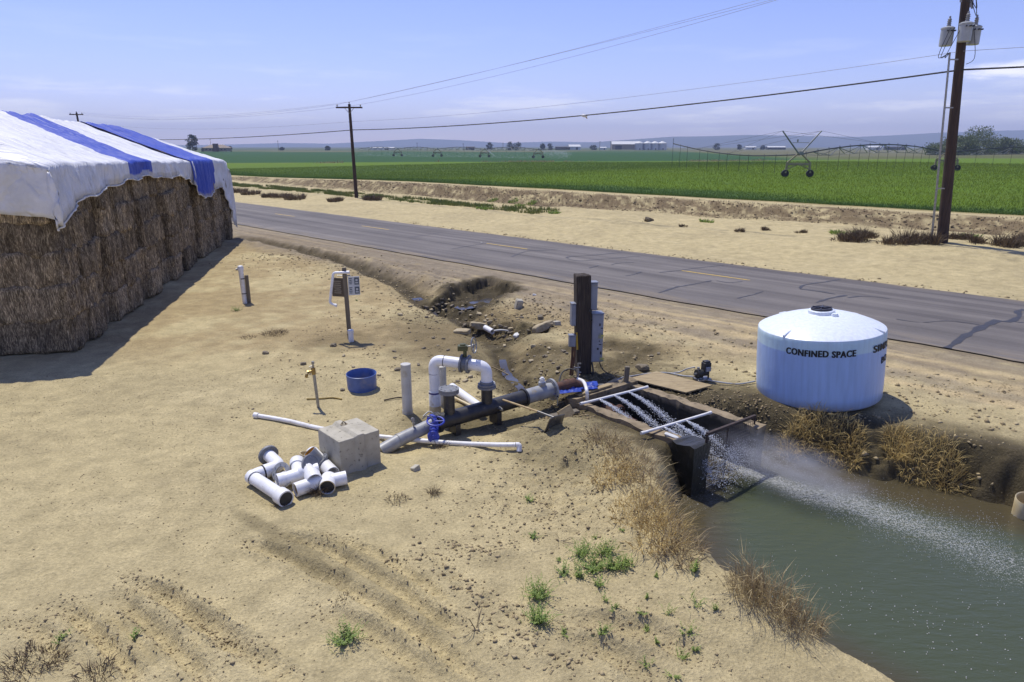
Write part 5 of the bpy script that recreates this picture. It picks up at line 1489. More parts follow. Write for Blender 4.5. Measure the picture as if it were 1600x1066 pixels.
# second riser, white loop and standpipe
r2 = ax(.86)
mb = MB().tube([L_(r2), L_(V3((r2.x, r2.y, .64)))], .108, 22); mb.build('loop_riser', M['black'], pm)
mb = MB().flange(L_(V3((r2.x, r2.y, .60))), (0, 0, 1), .178, .04, 0, 8, br=.012); mb.flange(L_(V3((r2.x, r2.y, .645))), (0, 0, 1), .165, .04, 0, 8, br=.012)
mb.disc(L_(V3((r2.x, r2.y, .68))), (0, 0, 1), .130, .05, 20); mb.build('flange', M['grey_paint'], pm)
lp = V3((-1.50, 12.46, 0))
TOPZ = 1.02
e2 = V3((r2.x, r2.y, TOPZ)); e1 = V3((lp.x, lp.y, TOPZ + .06)); hd = (e1 - e2).normalized()
vc = e2 + hd * .42
pts = rounded_path([V3((r2.x, r2.y, .70)), e2, e2 + hd * .34], .20, 8)
mb = MB().tube([L_(p) for p in pts], .108, 22); mb.build('white_elbow', M['pvc_clean'], pm)
pts = rounded_path([e2 + hd * .50, e1, V3((lp.x + .01, lp.y, .42))], .17, 8)
mb = MB().tube([L_(p) for p in pts], .104, 22); mb.build('white_loop', M['pvc_clean'], pm)
mb = MB().disc(L_(e1 - hd * .22), hd, .108, .012, 22); mb.disc(L_(V3((lp.x, lp.y, .80))), (0, 0, 1), .107, .006, 22); mb.build('joint_ring', M['rubber'], pm)
mb = MB().rev(L_(V3((lp.x, lp.y, .14))), (0, 0, 1), [(0, .114), (.31, .114), (.32, .106)], 22); mb.build('coupling', M['pvc'], pm)
mb = MB().rev(L_(V3((lp.x, lp.y, .40))), (0, 0, 1), [(0, .1150), (.025, .1158), (.035, .1150)], 22)
mb.build('solvent_stain', M['tape'], pm)
mb = MB().tube([L_(V3((lp.x, lp.y, -.15))), L_(V3((lp.x, lp.y, .15)))], .117, 22); mb.build('ground_pipe', M['pvc_yellowed'], pm)
# butterfly valve with gearbox and handwheel
mb = MB().flange(L_(vc - hd * .085), hd, .178, .035, 0, 8, br=.012); mb.flange(L_(vc + hd * .05), hd, .178, .035, 0, 8, br=.012); mb.build('flange', M['grey_paint'], pm)
mb = MB().disc(L_(vc - hd * .05), hd, .138, .10, 24); mb.build('butterfly_valve', M['grey_paint'], pm)
mb = MB().tube([L_(vc + V3((0, 0, .12))), L_(vc + V3((0, 0, .30)))], .035, 10); mb.box(L_(vc + V3((-.04, .02, .31))), (.19, .13, .10)); mb.box(L_(vc + V3((-.04, .02, .37))), (.10, .09, .04)); gb = mb.build('gearbox', M['olive'], pm, bevel=.008)
wd_ = V3((.95, -.25, .12)).normalized(); wc = vc + V3((.17, -.02, .37))
mb = MB().tube([L_(vc + V3((0, 0, .33))), L_(wc)], .014, 8); mb.torus(L_(wc), wd_, .145, .013, 28, 8)
u_ = V3((0, 0, 1)); u_ = (u_ - wd_ * u_.dot(wd_)).normalized(); w_ = wd_.cross(u_)
for k in range(3):
    a = k * 2 * math.pi / 3 + .4; mb.tube([L_(wc), L_(wc + (u_ * math.cos(a) + w_ * math.sin(a)) * .14)], .010, 6)
mb.disc(L_(wc - wd_ * .02), wd_, .028, .04, 10); mb.build('handwheel', M['galv'], pm)
# blue gear-operated valve on the near side of the main
bv = ax(-.30) + V3((.06, -.22, .01))
vb = MB().flange(L_(ax(-.33)), axd, .18, .07, 0, 8, br=.012); vb.build('blue_valve', M['blue_paint'], pm)
mb = MB().tube([L_(ax(-.29) + sd_ * .12), L_(bv)], .05, 12); mb.disc(L_(bv - axd * .02 + V3((0, -.10, -.10))), V3((.25, -1, .15)), .105, .09, 22); mb.disc(L_(bv + V3((.0, -.19, -.085))), V3((.25, -1, .15)), .04, .03, 12)
mb.box(L_(bv + V3((-.01, -.04, -.06))), (.15, .14, .17)); mb.build('gear_housing', M['blue_paint'], pm, bevel=.006)
hwc = bv + V3((.03, -.06, .16)); hwd = V3((.05, -.18, 1)).normalized()
mb = MB().tube([L_(bv), L_(hwc)], .016, 8); mb.torus(L_(hwc), hwd, .150, .018, 28, 8)
for k in range(3):
    a = k * 2 * math.pi / 3; mb.tube([L_(hwc), L_(hwc + V3((math.cos(a), math.sin(a), .03)) * .145)], .012, 6)
mb.build('handwheel', M['blue_paint'], pm)
mb = MB()
tub = [bv + V3((-.20, .02, .22)), bv + V3((-.10, .10, .28)), bv + V3((0.0, .06, .24)), bv + V3((.06, .12, .18))]
mb.tube([L_(p) for p in spline(tub, 5)], .012, 8)
mb.tube([L_(p) for p in spline([bv + V3((-.22, .06, .16)), bv + V3((-.12, .0, .24)), bv + V3((-.02, -.02, .20))], 5)], .011, 8); mb.build('control_tubing', M['galv'], pm)
gz = gB.lerp(gA, .60)
mb = MB().tube([L_(gz + V3((0, 0, .10))), L_(gz + V3((0, 0, .24)))], .012, 8); mb.disc(L_(gz + V3((0, 0, .16))), (0, 0, 1), .022, .04, 8); mb.disc(L_(gz + V3((-.015, -.01, .265))), V3((.6, -.8, .1)), .038, .025, 14); mb.build('pressure_gauge', M['galv'], pm)

# white pipe lying behind the main, tan pole across the main
def lying_pipe(name, label, cat, pts, r, m, collar=None, seg=16):
    pts = [V3(p) for p in pts]; c = pts[len(pts) // 2]
    t = thing(name, label, cat, tuple(c)); q = [p - c for p in pts]
    sp_ = spline(q, 5) if len(q) > 2 else q
    mb = MB().tube(sp_, r, seg); mb.build('barrel', m, t)
    if collar:
        mb = MB(); d = (sp_[1] - sp_[0]).normalized(); mb.disc(sp_[0] - d * .02, d, r * 1.35, .09, seg); mb.build('end_collar', m, t)
    return t
a_, b_ = V3((*at(706, 606, .1), .12)), V3((*at(752, 637, .06), .05))
lying_pipe('white_pipe', 'white pipe sloping down behind the black risers', 'pipe', [a_, b_], .085, M['pvc_clean'], seg=20)
a_, b_ = V3((*at(706, 617, .1), .06)), V3((*at(745, 637, .06), .03))
tag(MB().tube([a_, b_], .03, 10).build('thin_pipe', M['pvc_yellowed']), 'thin tan pipe lying along the white pipe behind the risers', 'pipe')
# long white irrigation pipe on the sand, passing behind the concrete block
pts = []
for px, py, dz in ((399, 653, .05), (450, 662, .05), (495, 672, .04), (545, 681, .05), (600, 688, .06), (700, 697, .06), (770, 703, .09), (806, 705, .11)):
    g = gp(px, py); pts.append(g + V3((0, 0, dz)))
lp_ = lying_pipe('irrigation_pipe', 'long thin white pipe lying on the sand behind the concrete block', 'pipe', pts, .042, M['pvc'], collar=True)
mb = MB(); e_ = pts[-1] - lp_.location; mb.tube(rounded_path([e_, e_ + V3((.06, .0, .0)), e_ + V3((.055, -.05, -.10))], .04), .045, 12); mb.build('end_elbow', M['pvc'], lp_)
# old half-buried pipe end below the grey main
g = gp(603, 700)
mb = MB().hollow(V3((0, 0, 0)), V3((.16, .10, .05)), .15, .012, 20); o = mb.build('pipe_stub', M['pvc_grey'], None, loc=g + V3((.0, .02, -.06))); tag(o, 'half buried grey pipe end poking out of the sand by the block', 'pipe')

# standpipes
def standpipe(px, py, h, r, label, m, cap=True, lean=(0, 0), brown_post=False):
    g = gp(px, py)
    t = thing('standpipe', label, 'standpipe', tuple(g))
    mb = MB(); top = V3((lean[0], lean[1], h))
    mb.tube([V3((0, 0, -.12)), top], r, 24); mb.build('pipe', m, t)
    return t, g, top
t, g, top = standpipe(637, 646, 1.0, .098, 'pale grey capped standpipe just left of the white pipe loop', M['pvc_grey'])
MB().rev(top, (0, 0, 1), [(-.02, .099), (.012, .097), (.016, .088), (.012, 0)], 24).build('cap', M['pvc_grey'], t)
MB().rev(V3((0, 0, -.02)), (0, 0, 1), [(0, .105), (.10, .105), (.105, .1)], 24).build('base_sleeve', M['pvc_grey'], t)
t, g, top = standpipe(691, 632, .80, .098, 'pale grey standpipe directly behind the white pipe loop', M['pvc_grey'])
MB().rev(top, (0, 0, 1), [(-.02, .099), (.012, .097), (.016, .088), (.012, 0)], 24).build('cap', M['pvc_grey'], t)
t, g, top = standpipe(383, 474, 1.16, .078, 'white vent pipe strapped to a short brown post near the hay', M['pvc'], lean=(-.03, 0))
MB().rev(top - V3((0, 0, .05)), (0, 0, 1), [(0, .095), (.09, .098), (.14, .08), (.16, .03), (.16, 0)], 22).build('cap', M['pvc'], t)
MB().tube([top + V3((-.05, -.02, -.01)), top + V3((-.14, -.03, -.02))], .035, 10).build('outlet_nipple', M['galv'], t)
MB().box((.125, .03, .45), (.10, .10, .98)).build('post', M['wood_grey'], t, bevel=.008)
mb = MB()
for z in (.32, .82): mb.rev(V3((-.005, 0, z)), (0, 0, 1), [(0, .081), (.03, .082)], 20)
mb.build('strap', M['rust_dark'], t)

# post with white overflow arm and two sign boards
g = gp(547, 530)
sp_t = thing('sign_post', 'thin timber post with white bent pipe arm and two small signs', 'sign post', tuple(g))
MB().box((-.02, 0, .93), (.10, .09, 2.04), Matrix.Rotation(R(-.8), 3, 'Y')).build('post', M['wood_grey'], sp_t, bevel=.006)
arm = rounded_path([V3((.06, -.05, 1.83)), V3((-.30, -.10, 1.83)), V3((-.44, -.14, 1.02)), V3((-.28, -.16, .97))], .07, 6)
MB().tube(arm, .034, 14).build('overflow_arm', M['pvc_clean'], sp_t)
mb = MB(); mb.disc(V3((.03, -.045, 1.83)), V3((1, .05, 0)), .045, .08, 14); mb.disc(V3((-.30, -.165, .975)), V3((1, -.15, -.2)), .046, .05, 14); mb.build('fitting', M['pvc_clean'], sp_t)
MB().tube([V3((-.22, -.03, 1.74)), V3((.14, -.03, 1.74))], .016, 8).build('bracket', M['galv'], sp_t)
sb = MB().box((-.235, .02, 1.42), (.34, .02, .50), Matrix.Rotation(R(-12), 3, 'Z')).build('brown_sign', M['sign_brown'], sp_t)
mb = MB()
for k in range(7):
    mb.box((-.24 + .004 * (k % 2), .006 - .01, 1.585 - k * .052), (.20 - .03 * (k % 3 == 1), .006, .026), Matrix.Rotation(R(-12), 3, 'Z'))
mb.build('lettering', M['sign_pale'], sb)
sw = MB().box((.19, .03, 1.46), (.30, .02, .50), Matrix.Rotation(R(14), 3, 'Z')).build('white_sign', M['sign_white'], sp_t)
mb = MB(); RZ = Matrix.Rotation(R(14), 3, 'Z')
def on(xx, zz): return V3((.19, .03, 1.46)) + RZ @ V3((xx, -.0125, zz))
for zz in (.125, -.12):
    for k in range(4): mb.box(on(-.085, zz + .07 - k * .046), (.085 - .02 * (k % 2), .006, .022), RZ)
    mb.box(on(.075, zz), (.12, .006, .19), RZ)
mb.build('print', M['sign_ink'], sw)
mb = MB()
for zz in (.125, -.12):
    mb.box(on(.075, zz + .025) + RZ @ V3((0, -.004, 0)), (.055, .004, .055), RZ); mb.box(on(.075, zz - .045) + RZ @ V3((0, -.004, 0)), (.075, .004, .03), RZ)
mb.build('pictogram', M['sign_white'], sw)
g2 = gp(549, 533)
t = thing('pipe_stub', 'short white capped pipe stub at the foot of the sign post', 'standpipe', tuple(g2 + V3((.02, -.10, 0))))
MB().tube([V3((0, 0, -.1)), V3((0, 0, .26))], .07, 18).build('pipe', M['pvc'], t); MB().rev(V3((0, 0, .24)), (0, 0, 1), [(0, .082), (.08, .082), (.10, .06), (.10, 0)], 18).build('cap', M['pvc'], t)

# frost hydrant with a hose scrap behind
g = gp(497, 637)
t = thing('yard_hydrant', 'slim grey yard hydrant with a brass tap standing alone on the sand', 'hydrant', tuple(g))
MB().tube([V3((.01, 0, -.1)), V3((-.03, 0, .72))], .030, 12).build('standpipe', M['galv'], t)
mb = MB(); mb.tube([V3((-.03, 0, .70)), V3((-.035, 0, .84))], .042, 12); mb.tube([V3((-.035, 0, .77)), V3((-.13, -.04, .755))], .026, 10); mb.disc(V3((-.15, -.05, .72)), V3((-.3, -.1, -1)), .03, .07, 10); mb.disc(V3((-.115, -.035, .755)), V3((-1, -.3, -.1)), .036, .03, 8); mb.build('tap_head', M['brass'], t)
mb = MB(); mb.tube([V3((-.035, 0, .84)), V3((-.03, 0, .93))], .016, 8); mb.box(V3((-.03, 0, .94)), (.05, .035, .05)); mb.tube([V3((-.02, .0, .88)), V3((-.10, -.02, .86))], .012, 6); mb.build('handle', M['galv'], t)
pts = [gp(479, 625) + V3((0, 0, .02)), gp(500, 624.5) + V3((0, 0, .02)), gp(520, 623) + V3((0, 0, .02)), gp(534, 625) + V3((0, 0, .015))]
tag(MB().tube(spline(pts, 6), .016, 8).build('hose_scrap', M['hose_yellow']), 'short ochre hose scrap lying on the sand behind the hydrant', 'hose')

# blue bottomless bucket
g = gp(566, 606)
bk = MB().rev(V3((0, 0, 0)), V3((.0, -.04, 1)), [(-.05, .305), (.30, .318), (.335, .322), (.34, .312), (.32, .300), (.0, .290), (-.05, .29)], 48)
o = bk.build('bucket', M['bucket'], None, loc=g); tag(o, 'open blue plastic tub set in the sand left of the standpipes', 'tub')
# tan ring at the pond edge
x_, y_ = at(1609, 786, -.55)
o = MB().rev(V3((0, 0, 0)), V3((-.1, -.15, 1)), [(-.25, .20), (.12, .205), (.13, .20), (.12, .188), (-.25, .185)], 32).build('pipe_ring', M['pvc_yellowed'], None, loc=(x_, y_, -.60)); tag(o, 'tan plastic pipe ring standing in mud at the pond edge', 'pipe')

# concrete block
g = gp(545, 715)
bl = thing('concrete_block', 'square interlocking concrete block with a lifting ring on top', 'concrete block', tuple(V3((-2.66, 10.28, -.02))))
def block_mesh():
    h = .60; a = .36
    # plan outline with the moulded V rib on two faces, top carries the same rib
    prof = [(-a, 0), (-.10, 0), (-.045, .045), (.045, .045), (.10, 0), (a, 0)]
    b = MB()
    ys = [-a, -a, a, a]
    ring0 = [V3((x, -a - d, 0)) for x, d in prof] + [V3((a, a, 0)), V3((-a, a, 0))]
    ring1 = [V3((x, -a - d, h + d)) for x, d in prof] + [V3((a, a, h))] + [V3((x, a, h + d)) for x, d in prof[::-1]][1:-1] + [V3((-a, a, h))]
    v = []; 
    base = [V3((x, -a - d, 0)) for x, d in prof] + [V3((x, a, 0)) for x, d in prof[::-1]]
    top = [V3((x, -a - d, h + d)) for x, d in prof] + [V3((x, a, h + d)) for x, d in prof[::-1]]
    n = len(base)
    b.add(base + top, [(i, (i + 1) % n, n + (i + 1) % n, n + i) for i in range(n)] + [tuple(range(n - 1, -1, -1))] + [(n + k, n + k + 1, n + n - 2 - k, n + n - 1 - k) for k in range(5)])
    return b
o = block_mesh().build('block', M['concrete'], bl, smooth=0, bevel=.012)
bl.rotation_euler = (0, 0, R(42))
mb = MB(); mb.torus(V3((.0, .14, .655)), V3((.8, .5, .1)), .035, .008, 18, 6); mb.build('lifting_ring', M['rust_dark'], bl)
mb = MB(); mb.rev(V3((.0, .14, .646)), (0, 0, 1), [(0, .06), (.004, .055), (-.0, .02)], 18); mb.build('ring_recess', M['concrete_dirty'], bl)

# heap of pipe fittings
def fitting(name, label, loc, cat='pipe fitting', group=None):
    return thing(name, label, cat, tuple(loc))
# long L shaped length with a grey flange
g = V3((*at(430, 740), 0)); z = .115
fa = fitting('elbow_pipe', 'long white L shaped pipe with grey flange, leftmost of the heap', g + V3((0, 0, z)))
p2 = V3((*at(438, 728, .14), .13)); p1 = p2 + V3((-.26, .27, .05)); p3 = V3((*at(392, 744, .12), .12)); p4 = V3((*at(447, 780, .1), .10))
q = lambda p: p - fa.location
pth = rounded_path([p1.lerp(p2, -.1), p2, p3, p4.lerp(p3, .02)], .13, 8)
MB().tube([q(p) for p in pth], .098, 22).build('pipe', M['pvc_clean'], fa)
d_ = (p2 - p1).normalized(); MB().flange(q(p1 - d_ * .06), d_, .165, .04, .10, 8, br=.011).build('flange', M['grey_paint'], fa)
d2 = (p3 - p2).normalized(); mb = MB(); mb.rev(q(p2 + d2 * .10), d2, [(0, .104), (0, .11), (.17, .11), (.17, .104)], 22); d3 = (p4 - p3).normalized(); mb.rev(q(p3 + d3 * .11), d3, [(-.10, .104), (-.10, .110), (0, .110), (0, .104)], 22); mb.build('socket', M['pvc_clean'], fa)
mb = MB(); mb.rev(q(p2 + d2 * .265), d2, [(0, .111), (.012, .112), (.02, .10)], 22); mb.rev(q(p3 + d3 * .112), d3, [(0, .1105), (.012, .1105)], 22); mb.build('joint_ring', M['rubber'], fa)
mb = MB(); mb.hollow(q(p4 - d3 * .17), q(p4), .125, .02, 24); mb.build('bell_end', M['pvc'], fa); mb = MB(); mb.rev(q(p4 - d3 * .012), d3, [(0, .103), (.006, .103), (.006, .088), (-.02, .086)], 24); mb.disc(q(p4 - d3 * .012), d3, .10, .004, 20); mb.build('gasket_bore_shade', M['rubber'], fa)  # gasket plus a black disc painted for the dark inside the bell
# loose flanges
c = V3((*at(440, 740, .13), .15)); fl_ = fitting('flange_ring', 'pale grey drilled flange ring leaning behind the white wye', c)
nrm = V3((-.35, -.75, .55)).normalized()
MB().flange(V3((0, 0, 0)), nrm, .155, .03, .09, 8, br=.011).build('ring', M['pipe_grey'], fl_)
c = V3((*at(445, 752, .08), .10)); fl_ = fitting('flange_ring', 'pale grey flange ring lying lower beside the elbow pipe', c)
MB().flange(V3((0, 0, 0)), V3((-.3, -.5, .8)).normalized(), .15, .03, .085, 8, br=.011).build('ring', M['pvc_grey'], fl_)
# white wye in the middle
c = V3((*at(465, 745, .12), .13)); wy = fitting('wye_fitting', 'white wye pipe fitting in the middle of the heap', c)
a_ = V3((-.20, -.12, .0)); b_ = V3((.30, .12, .06))
mb = MB().tube([a_, V3((.02, 0, .02)), b_], [.095, .115, .10], 20)
mb.tube([V3((.02, 0, .03)), V3((-.08, .26, .07))], .10, 18)
mb.tube([V3((-.02, -.0, .03)), V3((.16, .02, .10)), V3((.27, -.12, .07))], [.08, .11, .105], 18); mb.build('body', M['pvc_clean'], wy)
for s0_, s1_, r0_ in ((V3((-.06, .20, .06)), V3((-.10, .34, .075)), .118), (V3((.25, -.10, .075)), V3((.33, -.24, .045)), .12), (a_ + V3((.03, .018, 0)), a_ + V3((-.06, -.04, 0)), .11)): MB().hollow(s0_, s1_, r0_, .015, 20).build('socket', M['pvc_clean'], wy)
# dark grey flange standing on the wye
c = V3((*at(484, 732, .22), .27)); fl_ = fitting('flange_plate', 'dark grey flange plate standing on edge on the heap', c)
nrm = V3((.80, -.42, .42)).normalized()
MB().flange(V3((0, 0, 0)), nrm, .155, .045, 0, 8, br=.011).build('plate', M['grey_paint'], fl_); MB().tube([-nrm * .13, V3((0, 0, 0))], .075, 16).build('hub', M['pvc_clean'], fl_)
# amber lined spool with flange
c = V3((*at(490, 716, .24), .28)); am = fitting('flanged_spool', 'short grey flanged spool with an amber liner, top of the heap', c)
nrm = V3((-.55, -.10, .80)).normalized()
MB().hollow(-nrm * .16, nrm * .10, .105, .010, 24).build('barrel', M['pipe_grey'], am); MB().rev(-nrm * .15, nrm, [(.0, .0), (.0, .093), (.245, .093)], 24).build('liner', M['amber'], am)
MB().flange(-nrm * .15 , nrm, .17, .035, .10, 8, br=.011).build('flange', M['grey_paint'], am)
# white straight length against the block
a_, b_ = V3((*at(487, 705, .18), .15)), V3((*at(520, 741, .1), .11)); c = (a_ + b_) / 2
st = fitting('pipe_length', 'straight white pipe length leaning along the block', c, 'pipe')
MB().hollow(a_ - c, b_ - c, .110, .012, 24).build('barrel', M['pvc_clean'], st); mb = MB(); mb.disc((a_ - c) * .9, (b_ - a_), .098, .004, 20); mb.build('dirt_plug', M['clod'], st)
# cut white saddle
c = V3((*at(477, 716, .16), .17)); sd2 = fitting('pipe_saddle', 'cut white pipe saddle with a cream rim behind the amber spool', c)
nrm = V3((.25, .1, .95)).normalized()
MB().hollow(-nrm * .10, nrm * .07, .105, .012, 22).build('ring', M['pvc_yellowed'], sd2)
# tee with its open mouth to the camera
c = V3((*at(513, 752, .12), .115)); te = fitting('pipe_tee', 'white pipe tee with a dark open mouth, right end of the heap', c)
d_ = V3((.16, -.98, -.02)).normalized(); d2 = V3((.92, .36, .06)).normalized()
MB().hollow(-d_ * .10, d_ * .19, .118, .013, 24).build('body', M['pvc_clean'], te); MB().hollow(V3((0, 0, 0)), d2 * .27, .105, .013, 22).build('branch', M['pvc_clean'], te)
mb = MB(); mb.disc(d_ * .15, d_, .106, .004, 22); mb.build('dark_bore', M['rubber'], te)  # black disc standing in for the shade inside the tee's mouth
mb = MB(); mb.rev(d_ * .191, d_, [(0, .119), (.004, .117), (.004, .108)], 24); mb.build('rim', M['pvc_yellowed'], te)
# stub in front with weeds
a_, b_ = V3((*at(461, 766, .1), .10)), V3((*at(500, 754, .1), .12)); c = (a_ + b_) / 2
st = fitting('pipe_stub', 'stained white pipe stub behind the dead weeds in front of the heap', c, 'pipe fitting')
MB().hollow(a_ - c, b_ - c, .108, .012, 24).build('barrel', M['pvc'], st); mb = MB(); mb.disc((a_ - c) * .85, (b_ - a_), .097, .004, 20); mb.build('dark_bore', M['clod'], st)

# ------------------------------------------------------------------ shovel, board, scraps by the pump
c = gp(846, 655)
sh = thing('shovel', 'square shovel with tan handle leaning over the grey main', 'shovel', tuple(c))
h0 = V3((*at(786, 628, .36), .40)) - c; h1 = gp(840, 668) + V3((0, 0, .30)) - c
MB().tube([h0, h0.lerp(h1, .5), h1], .018, 10).build('handle', M['hose_tan'], sh)
hd_ = (h1 - h0).normalized(); s1 = V3((.55, .55, -.12)).normalized()
bl0 = h1 - c * 0
vsx = []
up_ = V3((.25, -.35, .9)).normalized(); rt = V3((.82, .50, .05)).normalized()
base = gp(850, 676) - c
mb = MB(); rows = 7; cols = 7
for i in range(rows):
    for j in range(cols):
        u = i / (rows - 1); v = j / (cols - 1) - .5
        mb_p = base + up_ * (.36 * u) + rt * (.36 * (v + .45) * (1 - .12 * u)) + V3((.3, -.8, 0)) * (.16 * v * v)
        vsx.append(mb_p)
mb.add(vsx, [(i * cols + j, i * cols + j + 1, (i + 1) * cols + j + 1, (i + 1) * cols + j) for i in range(rows - 1) for j in range(cols - 1)])
bo = mb.build('blade', M['shovel'], sh); s_ = bo.modifiers.new('thickness', 'SOLIDIFY'); s_.thickness = .006
MB().tube([h1, base + up_ * .30 + rt * .14], [.018, .026], 10).build('socket', M['shovel'], sh)
g = gp(884, 652)
o = MB().box((0, 0, 0), (.30, .05, .20), Matrix.Rotation(R(32), 3, 'Z') @ Matrix.Rotation(R(-18), 3, 'Y') @ Matrix.Rotation(R(-30), 3, 'X')).build('timber_offcut', M['wood_pale'], None, bevel=.006, loc=g + V3((0, 0, .09)))
tag(o, 'pale timber offcut tilted in the mud beside the shovel', 'board')
for (e0_, w0_, ln_, rz_, lb_) in ((-.14, .45, 1.0, 0, 'weathered plank lying along the back wall of the sump'), (-.34, 1.15, .8, 12, 'second plank lying on mud behind the sump, nearer the stake')):
    o = MB().box((0, 0, 0), (ln_, .13, .035), Matrix.Rotation(math.atan2(BW[1], BW[0]) + R(rz_), 3, 'Z')).build('plank', M['plywood'], None, bevel=.004, loc=sp3(e0_, w0_, .135 if e0_ > -.3 else .05)); tag(o, lb_, 'board')
# grey timber along the sump corner
g = gp(868, 640)
o = MB().box((0, 0, 0), (.62, .14, .05), Matrix.Rotation(R(28), 3, 'Z')).build('plank', M['wood_grey'], None, bevel=.006, loc=V3((1.02, 12.35, .02))); tag(o, 'short grey plank lying behind the shovel', 'board')

# blue sheet, orange valve and hoses at the sump corner
def sheet(name, c, sx, sy, seed, m, label, cat):
    n = 26; V = []; F = []
    for i in range(n):
        for j in range(n):
            u, v = i / (n - 1) - .5, j / (n - 1) - .5
            rr_ = 1 - .25 * fbm(np.array([math.atan2(v, u) * 1.6]), np.array([seed * 1.0]), 2, seed)[0]
            x = c[0] + (u * sx) * rr_; y = c[1] + (v * sy + u * sx * .25) * rr_
            z = c[2] + .10 * abs(fbm(np.array([u * 6]), np.array([v * 6]), 3, seed)[0]) * (1 - (2 * max(abs(u), abs(v))) ** 3) + .02
            V.append((x - c[0], y - c[1], z - c[2]))
    F = [(i * n + j, (i + 1) * n + j, (i + 1) * n + j + 1, i * n + j + 1) for i in range(n - 1) for j in range(n - 1)]
    o = MB().add(V, F).build(name, m, None, loc=c); s_ = o.modifiers.new('thickness', 'SOLIDIFY'); s_.thickness = .004
    tag(o, label, cat); return o
sheet('plastic_sheet', V3((*at(886, 609, .2), .20)), .62, .5, 3, M['blue_cloth'], 'crumpled blue plastic sheet over the rusty pipe behind the orange valve', 'plastic sheet')
sheet('plastic_sheet', V3((*at(914, 606, .14), .16)), .55, .45, 9, M['blue_cloth'], 'blue plastic sheet at the sump corner beside the white hose', 'plastic sheet')
c = V3((*at(888, 602, .2), .24)); ov = thing('relief_valve', 'rusty orange relief valve wrapped in blue sheet', 'valve', tuple(c))
MB().disc(V3((0, 0, .02)), (0, 0, 1), .12, .035, 20).build('bonnet', M['orange'], ov); MB().tube([V3((0, 0, -.14)), V3((0, 0, .03))], .07, 14).build('body', M['rust'], ov); mb = MB(); mb.disc(V3((0, 0, .05)), (0, 0, 1), .03, .06, 8); mb.build('cap', M['brass'], ov)
c = V3((*at(902, 610, .0), .05)); vp = thing('sampling_tap', 'thin grey upright pipe with taps at the sump corner', 'tap', tuple(c))
MB().tube([V3((0, 0, -.1)), V3((0, 0, .42))], .028, 10).build('upright', M['galv'], vp)
mb = MB(); mb.tube([V3((0, 0, .40)), V3((0, 0, .56))], .014, 8); mb.tube([V3((-.06, -.02, .46)), V3((.05, .02, .46))], .014, 8); mb.tube([V3((0, 0, .36)), V3((.07, -.02, .36))], .016, 8); mb.box(V3((.03, 0, .55)), (.07, .02, .025)); mb.disc(V3((-.075, -.02, .44)), (0, 0, 1), .018, .05, 8); mb.build('tap', M['galv'], vp)
pts = [V3((*at(900, 580, .45), .47)), V3((*at(888, 579, .45), .48)), V3((*at(877, 586, .4), .42)), V3((*at(872, 606, .3), .26)), V3((*at(871, 630, .1), .08)), V3((*at(870, 638, .0), .04))]
tag(MB().tube(spline(pts, 6), .015, 8).build('black_hose', M['rubber']), 'black hose looping from the sampling tap down to the mud', 'hose')
pts = [V3((*at(903, 591, .3), .28)), V3((*at(912, 597, .3), .30)), V3((*at(917, 608, .3), .26)), V3((*at(917, 628, .0), .02)), V3((*at(917, 640, -.2), -.25))]
tag(MB().tube(spline(pts, 6), .036, 12).build('white_hose', M['pvc']), 'thick white hose bending down into the sump corner', 'hose')
pts = [V3((*at(920, 604, .1), .13)), V3((*at(938, 602, .05), .06)), V3((*at(958, 600, .05), .06)), V3((*at(970, 591, .05), .05)), V3((*at(984, 589, .03), .04)), V3((*at(1018, 584, .03), .04)), V3((*at(1042, 584, .03), .05)), V3((*at(1068, 588, .05), .06)), V3((*at(1086, 590, .08), .10))]
tag(MB().tube(spline(pts, 6), .018, 8).build('pale_hose', M['hose_grey']), 'pale grey hose running from the sump past the stake to the small pump', 'hose')
pts = [V3((*at(1046, 584, .03), .04)), V3((*at(1062, 582, .06), .07)), V3((*at(1074, 577, .15), .16)), V3((*at(1086, 575, .2), .22))]
tag(MB().tube(spline(pts, 6), .017, 8).build('pale_hose', M['hose_grey']), 'short pale hose rising to the top of the small pump', 'hose')
pts = [V3((*at(1106, 594, .05), .05)), V3((*at(1130, 598, .03), .03)), V3((*at(1155, 600, .03), .03)), V3((*at(1180, 597, .03), .05))]
tag(MB().tube(spline(pts, 6), .018, 8).build('pale_hose', M['hose_grey']), 'pale hose lying between the small pump and the water tank', 'hose')
c = V3((*at(978, 603), 0)); o = MB().box((0, 0, .18), (.10, .09, .52), Matrix.Rotation(R(3), 3, 'Y')).build('timber_stake', M['wood_grey'], None, bevel=.006, loc=c); tag(o, 'short square grey timber stake at the back corner of the sump', 'stake')
o = MB().tube([V3((*at(962, 609, .02), .03)), V3((*at(975, 594, .1), .12))], .03, 8).build('timber_scrap', M['wood_grey']); tag(o, 'grey stick leaning against the timber stake', 'stick')
# plywood cover
pc = [V3((*at(*p_, .05), .05)) for p_ in ((983, 592), (1026, 581), (1113, 604), (1072, 614))]
c = sum(pc, V3()) / 4; v = [p - c for p in pc]; v[2].z += .02; v[0].z += .0
o = MB().add([x + V3((0, 0, -.012)) for x in v] + [x + V3((0, 0, .012)) for x in v], [(3, 2, 1, 0), (4, 5, 6, 7), (0, 1, 5, 4), (1, 2, 6, 5), (2, 3, 7, 6), (3, 0, 4, 7)]).build('plywood_cover', M['plywood'], None, smooth=0, loc=c); tag(o, 'weathered plywood sheet lying on mud beside the sump', 'plywood sheet')
